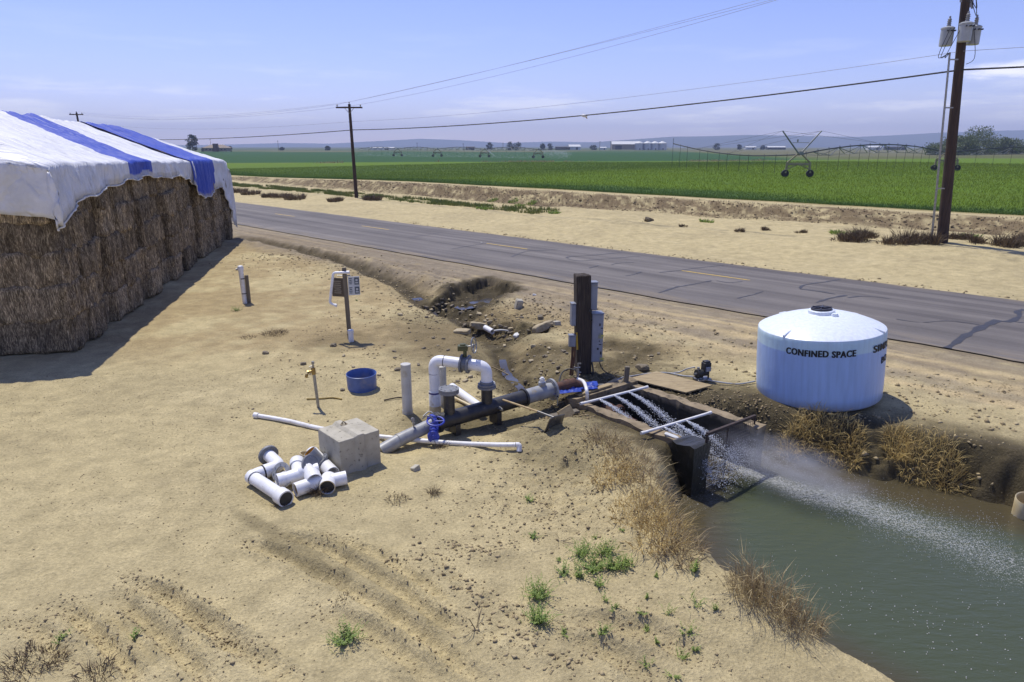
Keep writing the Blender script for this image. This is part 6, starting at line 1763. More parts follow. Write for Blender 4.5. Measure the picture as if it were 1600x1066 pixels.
# small petrol pump
c = V3((*at(1097, 594), 0)); pu = thing('small_pump', 'small black motor pump standing between the plywood and the tank', 'pump', tuple(c), R(20))
MB().box((0, 0, .03), (.34, .24, .04)).build('skid', M['galv'], pu, bevel=.005)
mb = MB(); mb.disc(V3((-.16, 0, .16)), (1, 0, 0), .10, .11, 18); mb.disc(V3((-.05, 0, .17)), (1, 0, 0), .075, .16, 16); mb.build('volute', M['rubber'], pu); mb = MB(); mb.disc(V3((-.12, 0, .25)), (0, 0, 1), .03, .06, 10); mb.disc(V3((-.22, 0, .16)), (1, 0, 0), .03, .07, 10); mb.build('port', M['galv'], pu)
mb = MB(); mb.box((.08, 0, .31), (.17, .15, .19)); mb.box((.08, 0, .42), (.14, .12, .05)); mb.build('motor_housing', M['box_black'], pu, bevel=.012); MB().box((.08, -.09, .27), (.12, .04, .10)).build('side_box', M['box_grey'], pu, bevel=.008)
mb = MB(); mb.tube([V3((.12, -.05, .05)), V3((.12, -.05, .22))], .02, 6); mb.tube([V3((.04, .05, .05)), V3((.04, .05, .22))], .02, 6); mb.build('stand', M['rust_dark'], pu)

# ------------------------------------------------------------------ service post with electrical boxes
sv = thing('service_post', 'thick dark timber post carrying grey electrical boxes', 'timber post', (1.62, 14.92, -.02), R(8))
b = bmesh.new(); bmesh.ops.create_cube(b, size=1); bmesh.ops.subdivide_edges(b, edges=b.edges[:], cuts=7, use_grid_fill=True)
for v in b.verts:
    p = v.co; x, y, z = p.x * .33, p.y * .30, (p.z + .5) * 2.42 - .12
    j = fbm(np.array([x * 12 + 3]), np.array([y * 12 + z * .8]), 3, 77)[0]
    v.co = V3((x * (1 + .03 * j) - .035 * (z - .4), y * (1 + .04 * j), z + .03 * j))
me = bpy.data.meshes.new('post'); b.to_mesh(me); b.free(); me.materials.append(M['wood']); o = bpy.data.objects.new('post', me); C.objects.link(o); o.parent = sv
bb = o.modifiers.new('bevel', 'BEVEL'); bb.width = .02; bb.limit_method = 'ANGLE'
def ebox(c, s, name, m, lid=True):
    o = MB().box(c, s).build(name, m, sv, bevel=.012)
    if lid:
        MB().box((c[0], c[1] - s[1] / 2 - .006, c[2]), (s[0] - .03, .012, s[2] - .04)).build('door', m, o, bevel=.005)
        MB().box((c[0], c[1], c[2] + s[2] / 2 + .012), (s[0] + .02, s[1] + .03, .018)).build('rain_cap', m, o, bevel=.004)
    return o
ebox((.20, .05, 1.80), (.17, .20, .62), 'meter_box', M['box_grey'])
bx_ = ebox((.29, -.02, .86), (.26, .26, 1.12), 'switch_cabinet', M['box_grey'])
MB().disc((.36, -.172, .92), (0, -1, 0), .062, .006, 16).build('warning_sticker', M['sticker'], bx_)
mb = MB()
for (x, z, w, h) in ((.33, 1.18, .03, .06), (.38, 1.10, .05, .02), (.35, .72, .06, .02), (.30, .62, .04, .05), (.37, .52, .03, .07), (.33, .80, .02, .03)): mb.box((x, -.166, z), (w, .006, h))
mb.build('door_marks', M['box_black'], bx_)
MB().box((.40, -.166, .36), (.09, .006, .09)).build('yellow_label', M['sticker'], bx_)
ebox((-.25, .0, 1.40), (.11, .18, .50), 'side_box', M['box_grey'])
ebox((-.29, -.12, .82), (.15, .12, .26), 'junction_box', M['box_grey'])
MB().box((-.185, -.155, .82), (.035, .03, .40), Matrix.Rotation(R(-4), 3, 'Y')).build('yellow_marker', M['yellow'], sv)
mb = MB(); mb.tube([V3((-.27, -.12, .70)), V3((-.28, -.13, .40)), V3((-.32, -.14, -.05))], .028, 10); mb.tube([V3((-.22, -.14, 1.0)), V3((-.23, -.15, .5)), V3((-.27, -.15, -.05))], .02, 8); mb.build('conduit', M['rust'], sv)
cb = spline([V3((.36, -.10, .35)), V3((.40, -.14, .18)), V3((.52, -.22, .06)), V3((.78, -.42, .03)), V3((.95, -.62, .04))], 6)
MB().tube(cb, .012, 8).build('cable', M['rubber'], sv)
cb = spline([V3((.18, -.14, .30)), V3((.20, -.2, .10)), V3((.17, -.22, .0))], 6)
MB().tube(cb, .02, 8).build('cable', M['rubber'], sv)
mb = MB(); mb.disc((.10, -.17, 1.52), (0, -1, 0), .035, .02, 10); mb.disc((.12, -.17, 1.30), (0, -1, 0), .02, .015, 8); mb.build('knot', M['rubber'], sv)

# ------------------------------------------------------------------ utility poles and wires
PR = V3((21.29, 33.85, hz(21.29, 33.85)))
pr = thing('utility_pole', 'tall brown utility pole with three grey transformers beyond the road', 'utility pole', tuple(PR))
lean = -.075
def on_r(z): return V3((lean * z, 0, z))
mb = MB().tube([on_r(-.3), on_r(3), on_r(7), on_r(13.2)], [.26, .24, .21, .165], 18); mb.build('pole', M['wood_pole'], pr)
mb = MB(); cz = 0
mb.tube([V3((-.60, -.12, -.1)), on_r(2.5) + V3((-.58, -.12, 0)), on_r(8.7) + V3((-.56, -.12, 0))], [.05, .05, .042], 10); mb.build('conduit', M['galv'], pr)
for z in (2.6, 6.3, 8.4):
    MB().box(on_r(z) + V3((-.36, -.11, 0)), (.44, .05, .06)).build('standoff_bracket', M['galv'], pr)
def transformer(c):
    mb = MB(); mb.rev(c, (0, 0, 1), [(0, 0), (0, .25), (.02, .27), (.70, .27), (.72, .29), (.77, .29), (.82, .2), (.84, 0)], 22)
    o = mb.build('transformer', M['tx_grey'], pr)
    mb = MB(); k = c + V3((.02, 0, .84)); mb.rev(k, (0, 0, 1), [(0, .09), (.06, .09), (.08, .06), (.13, .10), (.16, .06), (.21, .10), (.24, .06), (.29, .09), (.33, .045), (.42, .04), (.44, 0)], 14); mb.build('bushing', M['ceramic'], o)
    mb = MB()
    for a in (-.5, 0, .5): mb.disc(c + V3((math.sin(a) * .29, -math.cos(a) * .29, .62)), V3((math.sin(a), -math.cos(a), 0)), .035, .09, 8)
    mb.build('terminal', M['box_black'], o)
    MB().box(c + V3((0, .2, .45)), (.12, .3, .5)).build('hanger', M['galv'], o)
    return o
transformer(on_r(9.0) + V3((-.66, .12, 0))); transformer(on_r(9.1) + V3((-.22, -.50, 0))); transformer(on_r(9.05) + V3((.56, .10, 0)))
ARM = V3((NR[0], NR[1], 0))
mb = MB(); mb.box(on_r(11.2), (2.6, .10, .12), Matrix.Rotation(math.atan2(ARM.y, ARM.x), 3, 'Z')); mb.build('cutout_arm', M['wood_pole'], pr)
mb = MB(); mb.box(on_r(12.95), (2.6, .11, .13), Matrix.Rotation(math.atan2(ARM.y, ARM.x), 3, 'Z')); mb.build('crossarm', M['wood_pole'], pr)
for d in (-.9, .75, 1.15):
    c = on_r(10.95) + ARM * d; mb = MB(); mb.tube([c + V3((0, 0, .2)), c + V3((.05, 0, -.25))], [.05, .045], 8); mb.disc(c + V3((0.02, 0, -.05)), (0.1, 0, 1), .08, .04, 10); mb.build('fuse_cutout', M['ceramic'], pr)
mb = MB()
for a_, b_, sg in ((on_r(11.1) + ARM * .75, on_r(11.05) + V3((.52, .1, 0)), -.45), (on_r(11.0) + ARM * 1.1, on_r(11.05) + V3((.52, .1, 0)), -.7), (on_r(11.0) + ARM * -.8, on_r(11.1) + V3((-.10, -.5, 0)), -.35)):
    m_ = (a_ + b_) / 2 + V3((.25, 0, sg)); mb.tube(spline([a_, m_, b_], 7), .016, 6)
for dx, dy in ((-.62, 0), (-.5, -.1), (-.3, -.3), (.45, 0)):
    a_ = on_r(9.7) + V3((dx - .1, dy - .25, 0)); b_ = on_r(8.7) + V3((-.56, -.12, 0)) if dx < .3 else on_r(8.2) + V3((.25, -.1, 0))
    m_ = on_r(8.5) + V3((dx - .5 if dx < .3 else dx + .1, -.2, 0)); mb.tube(spline([a_, m_, b_], 7), .015, 6)
mb.build('lead_wire', M['wire'], pr)

PL = V3((-15.6, 69.8, hz(-15.6, 69.8)))
pl = thing('utility_pole', 'dark utility pole with a single crossarm standing across the road at centre left', 'utility pole', tuple(PL))
TOPL = V3((-15.75, 69.8, 8.95)) - PL
mb = MB().tube([V3((0, 0, -.3)), TOPL], [.19, .13], 12); mb.build('pole', M['wood_pole'], pl)
ca = TOPL + V3((0, -.12, -.32))
mb = MB().box(ca, (2.55, .12, .14)); mb.build('crossarm', M['wood_pole'], pl)
mb = MB(); mb.tube([ca + V3((-.45, 0, -.05)), ca + V3((0, 0, -.55))], .025, 6); mb.tube([ca + V3((.45, 0, -.05)), ca + V3((0, 0, -.55))], .025, 6); mb.build('brace', M['galv'], pl)
for p in (ca + V3((-1.15, 0, .07)), ca + V3((1.1, 0, .07)), TOPL):
    MB().rev(p, (0, 0, 1), [(0, .03), (.08, .03), (.10, .075), (.16, .08), (.20, .05), (.22, 0)], 10).build('insulator', M['ceramic'], pl)
x_, y_, zt = atF(120, 176, 135.0)
P3 = V3((x_ + .3, 135.0, hz(x_, 135.0))); T3 = V3((x_ - .1, 135.0, zt))
pf = thing('utility_pole', 'far utility pole with crossarm rising behind the tarped hay stack', 'utility pole', tuple(P3))
MB().tube([V3((0, 0, -.3)), T3 - P3], [.21, .16], 10).build('pole', M['wood_pole'], pf)
c3 = T3 - P3 + V3((0, -.15, -.35)); MB().box(c3, (2.6, .16, .18)).build('crossarm', M['wood_pole'], pf)
for p in (c3 + V3((-1.1, 0, .1)), c3 + V3((1.1, 0, .1)), T3 - P3): MB().rev(p, (0, 0, 1), [(0, .05), (.10, .09), (.20, .09), (.24, 0)], 8).build('insulator', M['ceramic'], pf)

NEXT = V3((*sq(41.6, 39), 0))
def wire(name, label, cat, pts_list, sags, r, m):
    mb = MB()
    full = []
    for (a, b), sg in zip(zip(pts_list[:-1], pts_list[1:]), sags):
        n = 22
        for i in range(n + (1 if b is pts_list[-1] else 0)):
            t = i / n; p = a.lerp(b, t); p = V3((p.x, p.y, p.z - sg * 4 * t * (1 - t))); full.append(p)
    mb.tube(full, r, 6)
    tag(mb.build(name, m), label, cat)
A3 = lambda dx, dz=0: T3 + V3((dx, -.15, -.15 + dz))
R3 = lambda d, z: PR + on_r(z) + ARM * d
wire('power_line', 'thin power line on the road side arm ends, lowest of the three top wires', 'power line', [A3(1.1), PL + ca + V3((1.1, 0, .28)), R3(-1.2, 12.95), NEXT + V3((-1, 0, 13))], [1.2, .55, .5], .010, M['wire_pale'])
wire('power_line', 'thin power line over the pole tops, middle one of the three top wires', 'power line', [A3(0, .35), PL + TOPL + V3((0, 0, .2)), R3(0, 13.3), NEXT + V3((0, 0, 13.5))], [1.2, .35, .5], .010, M['wire_pale'])
wire('power_line', 'thin power line on the field side arm ends, highest of the three top wires', 'power line', [A3(-1.1), PL + ca + V3((-1.15, 0, .28)), R3(1.2, 13.3), NEXT + V3((1, 0, 13.2))], [1.2, .25, .5], .010, M['wire_pale'])
pn = V3(atF(548, 190, 69.8)); pn2 = PR + on_r(8.75) + V3((0, -.18, 0))
wire('neutral_wire', 'single thin wire crossing the sky between top wires and thick cable', 'power line', [V3(atF(124, 190, 135)), pn, pn2, NEXT + V3((0, 0, 10.2))], [1.0, .5, .5], .010, M['wire_pale'])
pc1 = V3(atF(553, 203, 69.7)); pc2 = PR + on_r(7.95) + V3((0, -.2, 0))
wire('phone_cable', 'thick dark phone cable sagging across the whole view', 'cable', [V3(atF(118, 214, 134.8)), pc1, pc2, NEXT + V3((-.2, 0, 8.1))], [.7, .55, .2], .038, M['wire'])
mb = MB(); 
tt = .40; pmk = pc1.lerp(pc2, .565); pmk.z -= .55 * 4 * .565 * .435
kk = thing('cable_marker', 'small white marker hanging on the thick phone cable', 'cable marker', tuple(pmk))
mb = MB(); mb.rev(V3((-.22, .1, .0)), V3((.9, -.4, -.1)), [(0, 0), (.03, .06), (.14, .10), (.26, .10), (.38, .07), (.46, 0)], 12); mb.build('shell', M['tin_white'], kk); MB().tube([V3((.05, 0, -.04)), V3((.18, -.04, -.22))], [.05, .03], 8).build('tail', M['hose_tan'], kk)

# ------------------------------------------------------------------ centre pivot sprinklers
def pivot_tower(root, base, axis_dir, s=1.0, detail=True, vstrut=True):
    """wheel track along axis_dir at right angles to the spans"""
    d = V3(axis_dir).normalized(); n = V3((-d.y, d.x, 0)); up = V3((0, 0, 1)); b0 = V3(base) - root.location
    W = 1.72 * s
    mb = MB()
    for sg in (-1, 1):
        foot = b0 + d * W * sg + up * .55
        sh_ = b0 + d * (W * .92) * sg + up * 1.9 * s
        mb.tube([foot, foot + up * .45 + d * (-.1 * sg), sh_ - up * .35, sh_], .17, 8)
        mb.tube([sh_, b0 + up * 3.1 * s + d * .18 * sg], .11, 8)
        mb.tube([b0 + d * W * .9 * sg + up * 1.05, b0 + up * 1.85 * s - d * .3 * sg], .07, 6)
    mb.box(b0 + up * 1.72 * s, (W * 1.9, .28, .30), Matrix.Rotation(math.atan2(d.y, d.x), 3, 'Z'))
    mb.build('tower_frame', M['pivot_tan'], root)
    for sg in (-1, 1):
        c = b0 + d * W * sg + up * .50
        mb = MB(); mb.rev(c - n * .14 + n * .14, n, [(-.15, .30), (-.17, .42), (-.12, .5), (.12, .5), (.17, .42), (.15, .30)], 18); o = mb.build('wheel', M['rubber'], root)
        MB().disc(c - n * .1, n, .28, .2, 14).build('rim', M['rust_dark'], o)
        MB().box(c - n * .05 + d * (-.38), (.36, .2, .22), Matrix.Rotation(math.atan2(d.y, d.x), 3, 'Z')).build('drive_motor', M['rust_dark'], root)
    if vstrut:
        mb = MB()
        for sg in (-1, 1): mb.tube([b0 + up * 3.1 * s + d * .15 * sg, b0 + up * 6.0 * s + d * 2.65 * sg], [.11, .09], 8)
        mb.tube([b0 + up * 4.5 * s - d * 1.15, b0 + up * 4.5 * s + d * 1.15], .035, 6)
        mb.box(b0 + up * 4.75 * s - d * .45, (.16, .12, .35)); mb.build('mast_strut', M['pivot_steel'], root)
    MB().box(b0 + up * 3.15 * s + d * .2, (.5, .35, .45)).build('control_box', M['pivot_steel'], root)
    return b0 + up * 2.95 * s
def span(root, a, b, bow, drops, truss=True, dropz=1.35, r=.085, side=None):
    a = V3(a); b = V3(b); n = 24; up = V3((0, 0, 1))
    def pt(t): return a.lerp(b, t) + up * (bow * 4 * t * (1 - t))
    MB().tube([pt(i / n) for i in range(n + 1)], r, 8).build('span_pipe', M['pivot_dark'], root)
    mb = MB()
    for i in range(drops):
        t = (i + .5) / drops; p = pt(t); mb.tube([p, p + up * .22, p + up * .2 + (b - a).normalized() * .25], .028, 5)
    mb.build('gooseneck', M['pivot_steel'], root)
    for i in range(drops):
        t = (i + .5) / drops; p = pt(t) + (b - a).normalized() * .25
        gz_ = dropz
        MB().tube([p + up * .2, V3((p.x, p.y, gz_ - root.location.z + .35))], .024, 5).build('drop_hose', M['rubber'], root)
    if truss:
        h = (b - a).normalized(); sd = V3((-h.y, h.x, 0)); k = 7
        mb = MB()
        for sg in (-1, 1):
            low = []
            for i in range(1, k):
                q_ = pt(i / k) - up * 1.15 * (.45 + .55 * math.sin(math.pi * i / k)) + sd * .75 * sg; low.append(q_)
                mb.tube([pt((i - .5) / k), q_], .05, 5); mb.tube([pt((i + .5) / k), q_], .05, 5)
            ch = [a] + low + [b]
            mb.tube(ch, .022, 5)
        for i in range(1, k):
            q0 = pt(i / k) - up * 1.15 * (.45 + .55 * math.sin(math.pi * i / k)); mb.tube([q0 + sd * .75, q0 - sd * .75], .025, 5)
        mb.build('truss', M['pivot_steel'], root)
T0 = V3((*at(1245.5, 277, 1.0), 1.0)); T1 = V3((*at(1477, 267, 1.0), 1.0)); T2 = V3((T1.x + 39, T1.y + 12, 1.0))
pv = thing('centre_pivot', 'near centre pivot sprinkler with raised V struts, crossing the green field', 'irrigation machine', tuple(T0))
ta = pivot_tower(pv, T0, (1, .05, 0)); tb = pivot_tower(pv, T1, (.8, -.35, 0), vstrut=False); tc_ = pivot_tower(pv, T2, (.9, -.2, 0), vstrut=False)
end = V3(atF(1052, 224.5, 128)) - T0
MB().tube(spline([ta, ta.lerp(end, .33) - V3((0, 0, .75)), ta.lerp(end, .66) - V3((0, 0, .72)), end], 10), .085, 8).build('overhang_pipe', M['pivot_dark'], pv)
sp_ = spline([ta, ta.lerp(end, .33) - V3((0, 0, .75)), ta.lerp(end, .66) - V3((0, 0, .72)), end], 10)
for i in range(12):
    p = sp_[int(3 + i * (len(sp_) - 4) / 11)]; gz_ = 1.25 - T0.z
    MB().tube([p + V3((0, 0, .2)), V3((p.x, p.y, gz_ + .1))], .03, 5).build('drop_hose', M['rubber'], pv)
MB().tube([end, end + V3((0, 0, .9))], .05, 6).build('end_gun', M['pivot_steel'], pv)
mb = MB()
for sg in (-1, 1):
    top = V3((2.65 * sg, 0, 6.0))
    mb.tube([top, sp_[len(sp_) // 2]], .014, 4); mb.tube([top, sp_[-8]], .014, 4); mb.tube([top, ta.lerp(tb, .45) + V3((0, 0, 1.6))], .014, 4)
mb.build('stay_cable', M['wire'], pv)
span(pv, ta, tb, 1.35, 16); span(pv, tb, tc_, 1.0, 10)
# far pivot on the left with its spray
fp = [V3(atF(560, 233.5, 310)), V3(atF(621, 233.5, 300)), V3(atF(683, 234.2, 285)), V3(atF(757, 233.5, 270)), V3(atF(841, 234.5, 250)), V3(atF(890, 232.2, 240))]
pv2 = thing('centre_pivot', 'far centre pivot sprinkler spraying over the dark green field', 'irrigation machine', tuple(fp[4].xy) + (1.0,))
rl = [V3((p.x, p.y, 3.9)) - pv2.location for p in fp]
for k in range(1, 5):
    pivot_tower(pv2, V3((fp[k].x, fp[k].y, 1.0)), (1, .1, 0), vstrut=(k == 4) * False)
for k in range(4): span(pv2, rl[k], rl[k + 1], .9, 6)
MB().tube([rl[4], rl[5] + V3((0, 0, .5))], .09, 8).build('overhang_pipe', M['pivot_dark'], pv2)
pts = []; rad = []
for k in range(5):
    n = 520 if k < 4 else 0
    for j in range(n):
        t = rg.uniform(); p = fp[k].lerp(fp[k + 1], t); pts.append((p.x + rg.normal() * 1.5, p.y + rg.normal() * 2.5, 1.0 + abs(rg.normal()) * .7 + 1.6 * rg.uniform() * (rg.uniform() < .3))); rad.append(rg.uniform(.03, .07))
for j in range(900):
    u = rg.uniform() ** .8; p = fp[4].lerp(fp[5], .1).lerp(V3(atF(889, 240, 238)), u)
    pts.append((p.x + rg.normal() * .8, p.y + rg.normal() * 2, 1.0 + abs(3.4 - 1.2 * u) * rg.uniform() ** .6)); rad.append(rg.uniform(.03, .07))
for j in range(120):
    u = rg.uniform(); p = fp[3]; pts.append((p.x + 1 + u * 3.2 + rg.normal() * .2, p.y, 1.2 + 2.6 * (1 - u))); rad.append(.06)
M['far_drop'] = spray_mat('sprinkler_drops', .5)
tag(drop_mesh(pts, rad, 'sprinkler_spray', M['far_drop'], None), kind='stuff')

# ------------------------------------------------------------------ trees, far houses and sheds
def leaf_cloud(mb_pts, sizes, tones, name, m, parent, seed=0):
    n = len(mb_pts); r_ = np.random.default_rng(seed)
    c = np.asarray(mb_pts); s = np.asarray(sizes)[:, None]
    d1 = r_.normal(size=(n, 3)); d1 /= np.linalg.norm(d1, axis=1)[:, None]
    d2 = np.cross(d1, r_.normal(size=(n, 3))); d2 /= np.linalg.norm(d2, axis=1)[:, None] + 1e-9
    V = np.stack([c - d1 * s, c + d2 * s * .55, c + d1 * s, c - d2 * s * .55], 1).reshape(-1, 3)
    F = (np.arange(n) * 4)[:, None] + np.arange(4)[None]
    me = bpy.data.meshes.new(name); me.from_pydata(V.tolist(), [], F.tolist()); me.materials.append(m)
    me.attributes.new('tone', 'FLOAT', 'POINT').data.foreach_set('value', np.repeat(np.asarray(tones, np.float32), 4))
    o = bpy.data.objects.new(name, me); C.objects.link(o); o.parent = parent
    return o
def tree(label, x, y, z, h, w, seed, m, group=None, trunk=.2, shape='round', n=1500, leaf=None):
    r_ = np.random.default_rng(seed)
    t = thing('tree', label, 'tree', (x, y, z), 0, group)
    mb = MB(); top = h * .62
    mb.tube([V3((0, 0, -.4)), V3((.05 * h * r_.normal() * .3, 0, h * .3)), V3((0, 0, top))], [h * .028, h * .02, h * .008], 8)
    for k in range(6):
        a = r_.uniform(0, 6.28); z0 = h * r_.uniform(.25, .5); mb.tube([V3((0, 0, z0)), V3((math.cos(a) * w * .18, math.sin(a) * w * .18, z0 + h * .12)), V3((math.cos(a) * w * .34, math.sin(a) * w * .34, z0 + h * .25))], [h * .011, h * .008, h * .003], 5)
    mb.build('trunk', M['bark'], t)
    P_ = []; S_ = []; T_ = []
    nc = 44
    cl_ = []
    for k in range(nc):
        u = r_.uniform(trunk, 1.0); a = r_.uniform(0, 6.28)
        if shape == 'round': rad = w / 2 * math.sqrt(max(0, 1 - ((u - (1 + trunk) / 2) / ((1 - trunk) / 2 * 1.02)) ** 2))
        elif shape == 'dense': rad = w / 2 * math.sqrt(max(0, 1 - ((u - .5) / .52) ** 2)) if u > .5 else w / 2 * (.75 + .25 * u * 2)
        else: rad = w / 2 * (1.05 - u)
        rr_ = rad * math.sqrt(r_.uniform(.25, 1)) * .85
        cl_.append((math.cos(a) * rr_, math.sin(a) * rr_, h * u * .95, w * r_.uniform(.13, .21), r_.uniform(0, 1)))
    lf = leaf or w * .035
    for k in range(n):
        c = cl_[r_.integers(nc)]; d = r_.normal(size=3); d /= np.linalg.norm(d); rr_ = c[3] * r_.uniform(.55, 1.08)
        P_.append((c[0] + d[0] * rr_, c[1] + d[1] * rr_, c[2] + d[2] * rr_ * .75)); S_.append(lf * r_.uniform(.6, 1.5)); T_.append(np.clip(c[4] * .6 + r_.uniform(0, .5), 0, 1))
    leaf_cloud(P_, S_, T_, 'crown', m, t, seed)
    return t
FZ = 1.0
# grove on the right
for k, (px, hgt, wd__, Y, lb) in enumerate(((1462, 16, 34, 400, 'low tree at the left end of the grove, left of the big pole'), (1488, 24, 44, 385, 'tree hidden partly behind the big pole in the grove'), (1503, 27, 40, 378, 'bushy tree directly right of the big pole in the grove'), (1526, 36, 62, 384, 'broadest and tallest tree of the grove on the right'),
                                        (1512, 20, 40, 370, 'low dark tree in front of the tallest grove tree'), (1556, 24, 40, 392, 'tree just right of the tallest grove tree'), (1578, 19, 44, 390, 'low tree near the right edge of the grove'), (1602, 18, 46, 388, 'low tree cut by the right edge of the photo'))):
    x, y, z = atF(px, 241, Y); tree(lb, x, Y, FZ - .2, hgt / 1067 * Y * 1.02, wd__ / 1067 * Y, 600 + k, M['leaf'], 'grove beyond the field on the right', .03, 'dense', 5200 if wd__ > 50 else 3400, .34)
x, y, z = atF(301, 236, 600); tree('lone round dark tree left of the farmhouse', x, 600, FZ, 24 / 1067 * 600, 19 / 1067 * 600, 640, M['leaf_dark'], None, .12, 'dense', 2600, .40)
x, y, z = atF(360.5, 236, 615); tree('small dark shrub at the right end of the farmhouse', x, 615, FZ, 4.4, 3.0, 641, M['leaf_dark'], None, .02, 'dense', 500, .3)
x, y, z = atF(317, 236, 612); tree('small dark shrub at the left end of the farmhouse', x, 612, FZ, 3.0, 3.0, 642, M['leaf_dark'], None, .02, 'dense', 400, .3)
for k, (px, hp, wp, Y, lb) in enumerate(((765.5, 11, 11, 900, 'single round tree on the horizon left of the paired trees'), (798, 12, 13, 900, 'left tree of the touching pair on the horizon'), (808, 11.5, 16, 910, 'right tree of the touching pair on the horizon'), (848, 9, 9, 950, 'small far tree left of the dark long shed'), (860, 10, 9, 950, 'far tree touching the dark long shed'),
                                       (1120, 9, 11, 1000, 'far tree right of the silos on the horizon'), (1155, 8, 7, 1050, 'small far tree midway between silos and pivot tower'), (1192, 6, 8, 1050, 'tiny far tree left of the pivot tower'), (927, 6, 12, 1000, 'low scrubby tree left of the barn'), (512, 6, 9, 900, 'small far tree on the horizon left of the pole'), (440, 4, 8, 900, 'tiny far shrub on the horizon right of the farmhouse'))):
    x, y, z = atF(px, 233, Y); tree(lb, x, Y, FZ - .5, hp / 1067 * Y, wp / 1067 * Y, 660 + k, M['leaf_dark'], 'far trees on the horizon', .05, 'dense', 700, .55)

def gable(root, w, d, h, rise, mw, mr_, names=('wall', 'roof'), ov=.6):
    MB().box((0, 0, h / 2), (w, d, h)).add([(-w / 2, -d / 2, h), (-w / 2, d / 2, h), (-w / 2, 0, h + rise), (w / 2, -d / 2, h), (w / 2, d / 2, h), (w / 2, 0, h + rise)], [(0, 1, 2), (3, 5, 4)]).build(names[0], mw, root, smooth=0)
    t = .25; a = ov
    v = [(-w / 2 - a, -d / 2 - a, h - .1 - a * rise / d * 2), (w / 2 + a, -d / 2 - a, h - .1 - a * rise / d * 2), (w / 2 + a, 0, h + rise + .12), (-w / 2 - a, 0, h + rise + .12), (w / 2 + a, d / 2 + a, h - .1 - a * rise / d * 2), (-w / 2 - a, d / 2 + a, h - .1 - a * rise / d * 2)]
    v2 = [(p[0], p[1], p[2] + t) for p in v]
    MB().add(v + v2, [(0, 3, 2, 1), (3, 5, 4, 2), (6, 7, 8, 9), (9, 8, 10, 11), (0, 1, 7, 6), (5, 11, 10, 4), (0, 6, 9, 3), (3, 9, 11, 5), (1, 2, 8, 7), (2, 4, 10, 8)]).build(names[1], mr_, root, smooth=0)
x, y, z = atF(340, 236, 610)
fh = thing('farmhouse', 'low beige farmhouse with hipped tan roof and brown brick chimney block', 'house', (x, 610, FZ))
MB().box((0, 0, 1.5), (20, 10, 3.0)).build('wall', M['stucco'], fh, smooth=0)
v = [(-11, -6, 2.9), (11, -6, 2.9), (11, 6, 2.9), (-11, 6, 2.9), (-5, 0, 5.6), (5, 0, 5.6)]
MB().add(v, [(0, 1, 5, 4), (1, 2, 5), (2, 3, 4, 5), (3, 0, 4), (3, 2, 1, 0)]).build('roof', M['roof_tan'], fh, smooth=0)
MB().box((1.0, -5.6, 3.1), (4.0, 2.4, 6.6)).build('chimney_block', M['brick'], fh, smooth=0)
for k, xx in enumerate((-7.5, -4.2, 5.5, 8.2)): 
    o = MB().box((xx, -5.02, 1.6), (1.7, .08, 1.3)).build('window', M['glass'], fh, smooth=0); MB().box((xx, -5.07, 2.32), (1.9, .1, .12)).build('frame', M['tin_white'], o, smooth=0)
MB().box((-1.9, -5.03, 1.1), (1.1, .1, 2.1)).build('door', M['brick'], fh, smooth=0)
x, y, z = atF(976, 233, 1000)
bn = thing('barn', 'big tan metal barn beside the row of silos', 'barn', (x, 1000, FZ), R(-4))
bn_g = gable(bn, 37, 22, 7.2, 3.6, M['tin_tan'], M['tin_white'])
MB().box((-9.5, -11.1, 2.6), (9, .3, 5.2)).build('door', M['tin_dark'], bn, smooth=0)
sil = None
for k, px in enumerate((998.5, 1011.5, 1023, 1034.5)):
    x, y, z = atF(px, 233, 985)
    lb = ('leftmost grain silo, next to the tan barn', 'second grain silo from the barn', 'third grain silo from the barn', 'rightmost grain silo, farthest from the barn')[k]
    if sil is None:
        s = thing('grain_silo', lb, 'silo', (x, 985, FZ - .5), 0, 'row of four grain silos'); sil = s
        mb = MB(); r = 6.2 if True else 5; prof = [(0, r)]
        for j in range(18): prof += [(.5 * j + .1, r), (.5 * j + .35, r + .06)]
        mb.rev((0, 0, 0), (0, 0, 1), prof, 36); mb.build('drum', M['silo'], s, 60)
        MB().rev((0, 0, 0), (0, 0, 1), [(8.9, r + .3), (11.7, .9), (11.75, .7), (12.3, .7), (12.35, 0)], 36).build('roof', M['tin_white'], s)
        MB().box((0, -r - .1, 1.2), (1.4, .25, 2.2)).build('hatch', M['tin_dark'], s, smooth=0)
    else:
        s = copy_tree(sil); s['label'] = lb; s.location = (x, 985, FZ - .5)
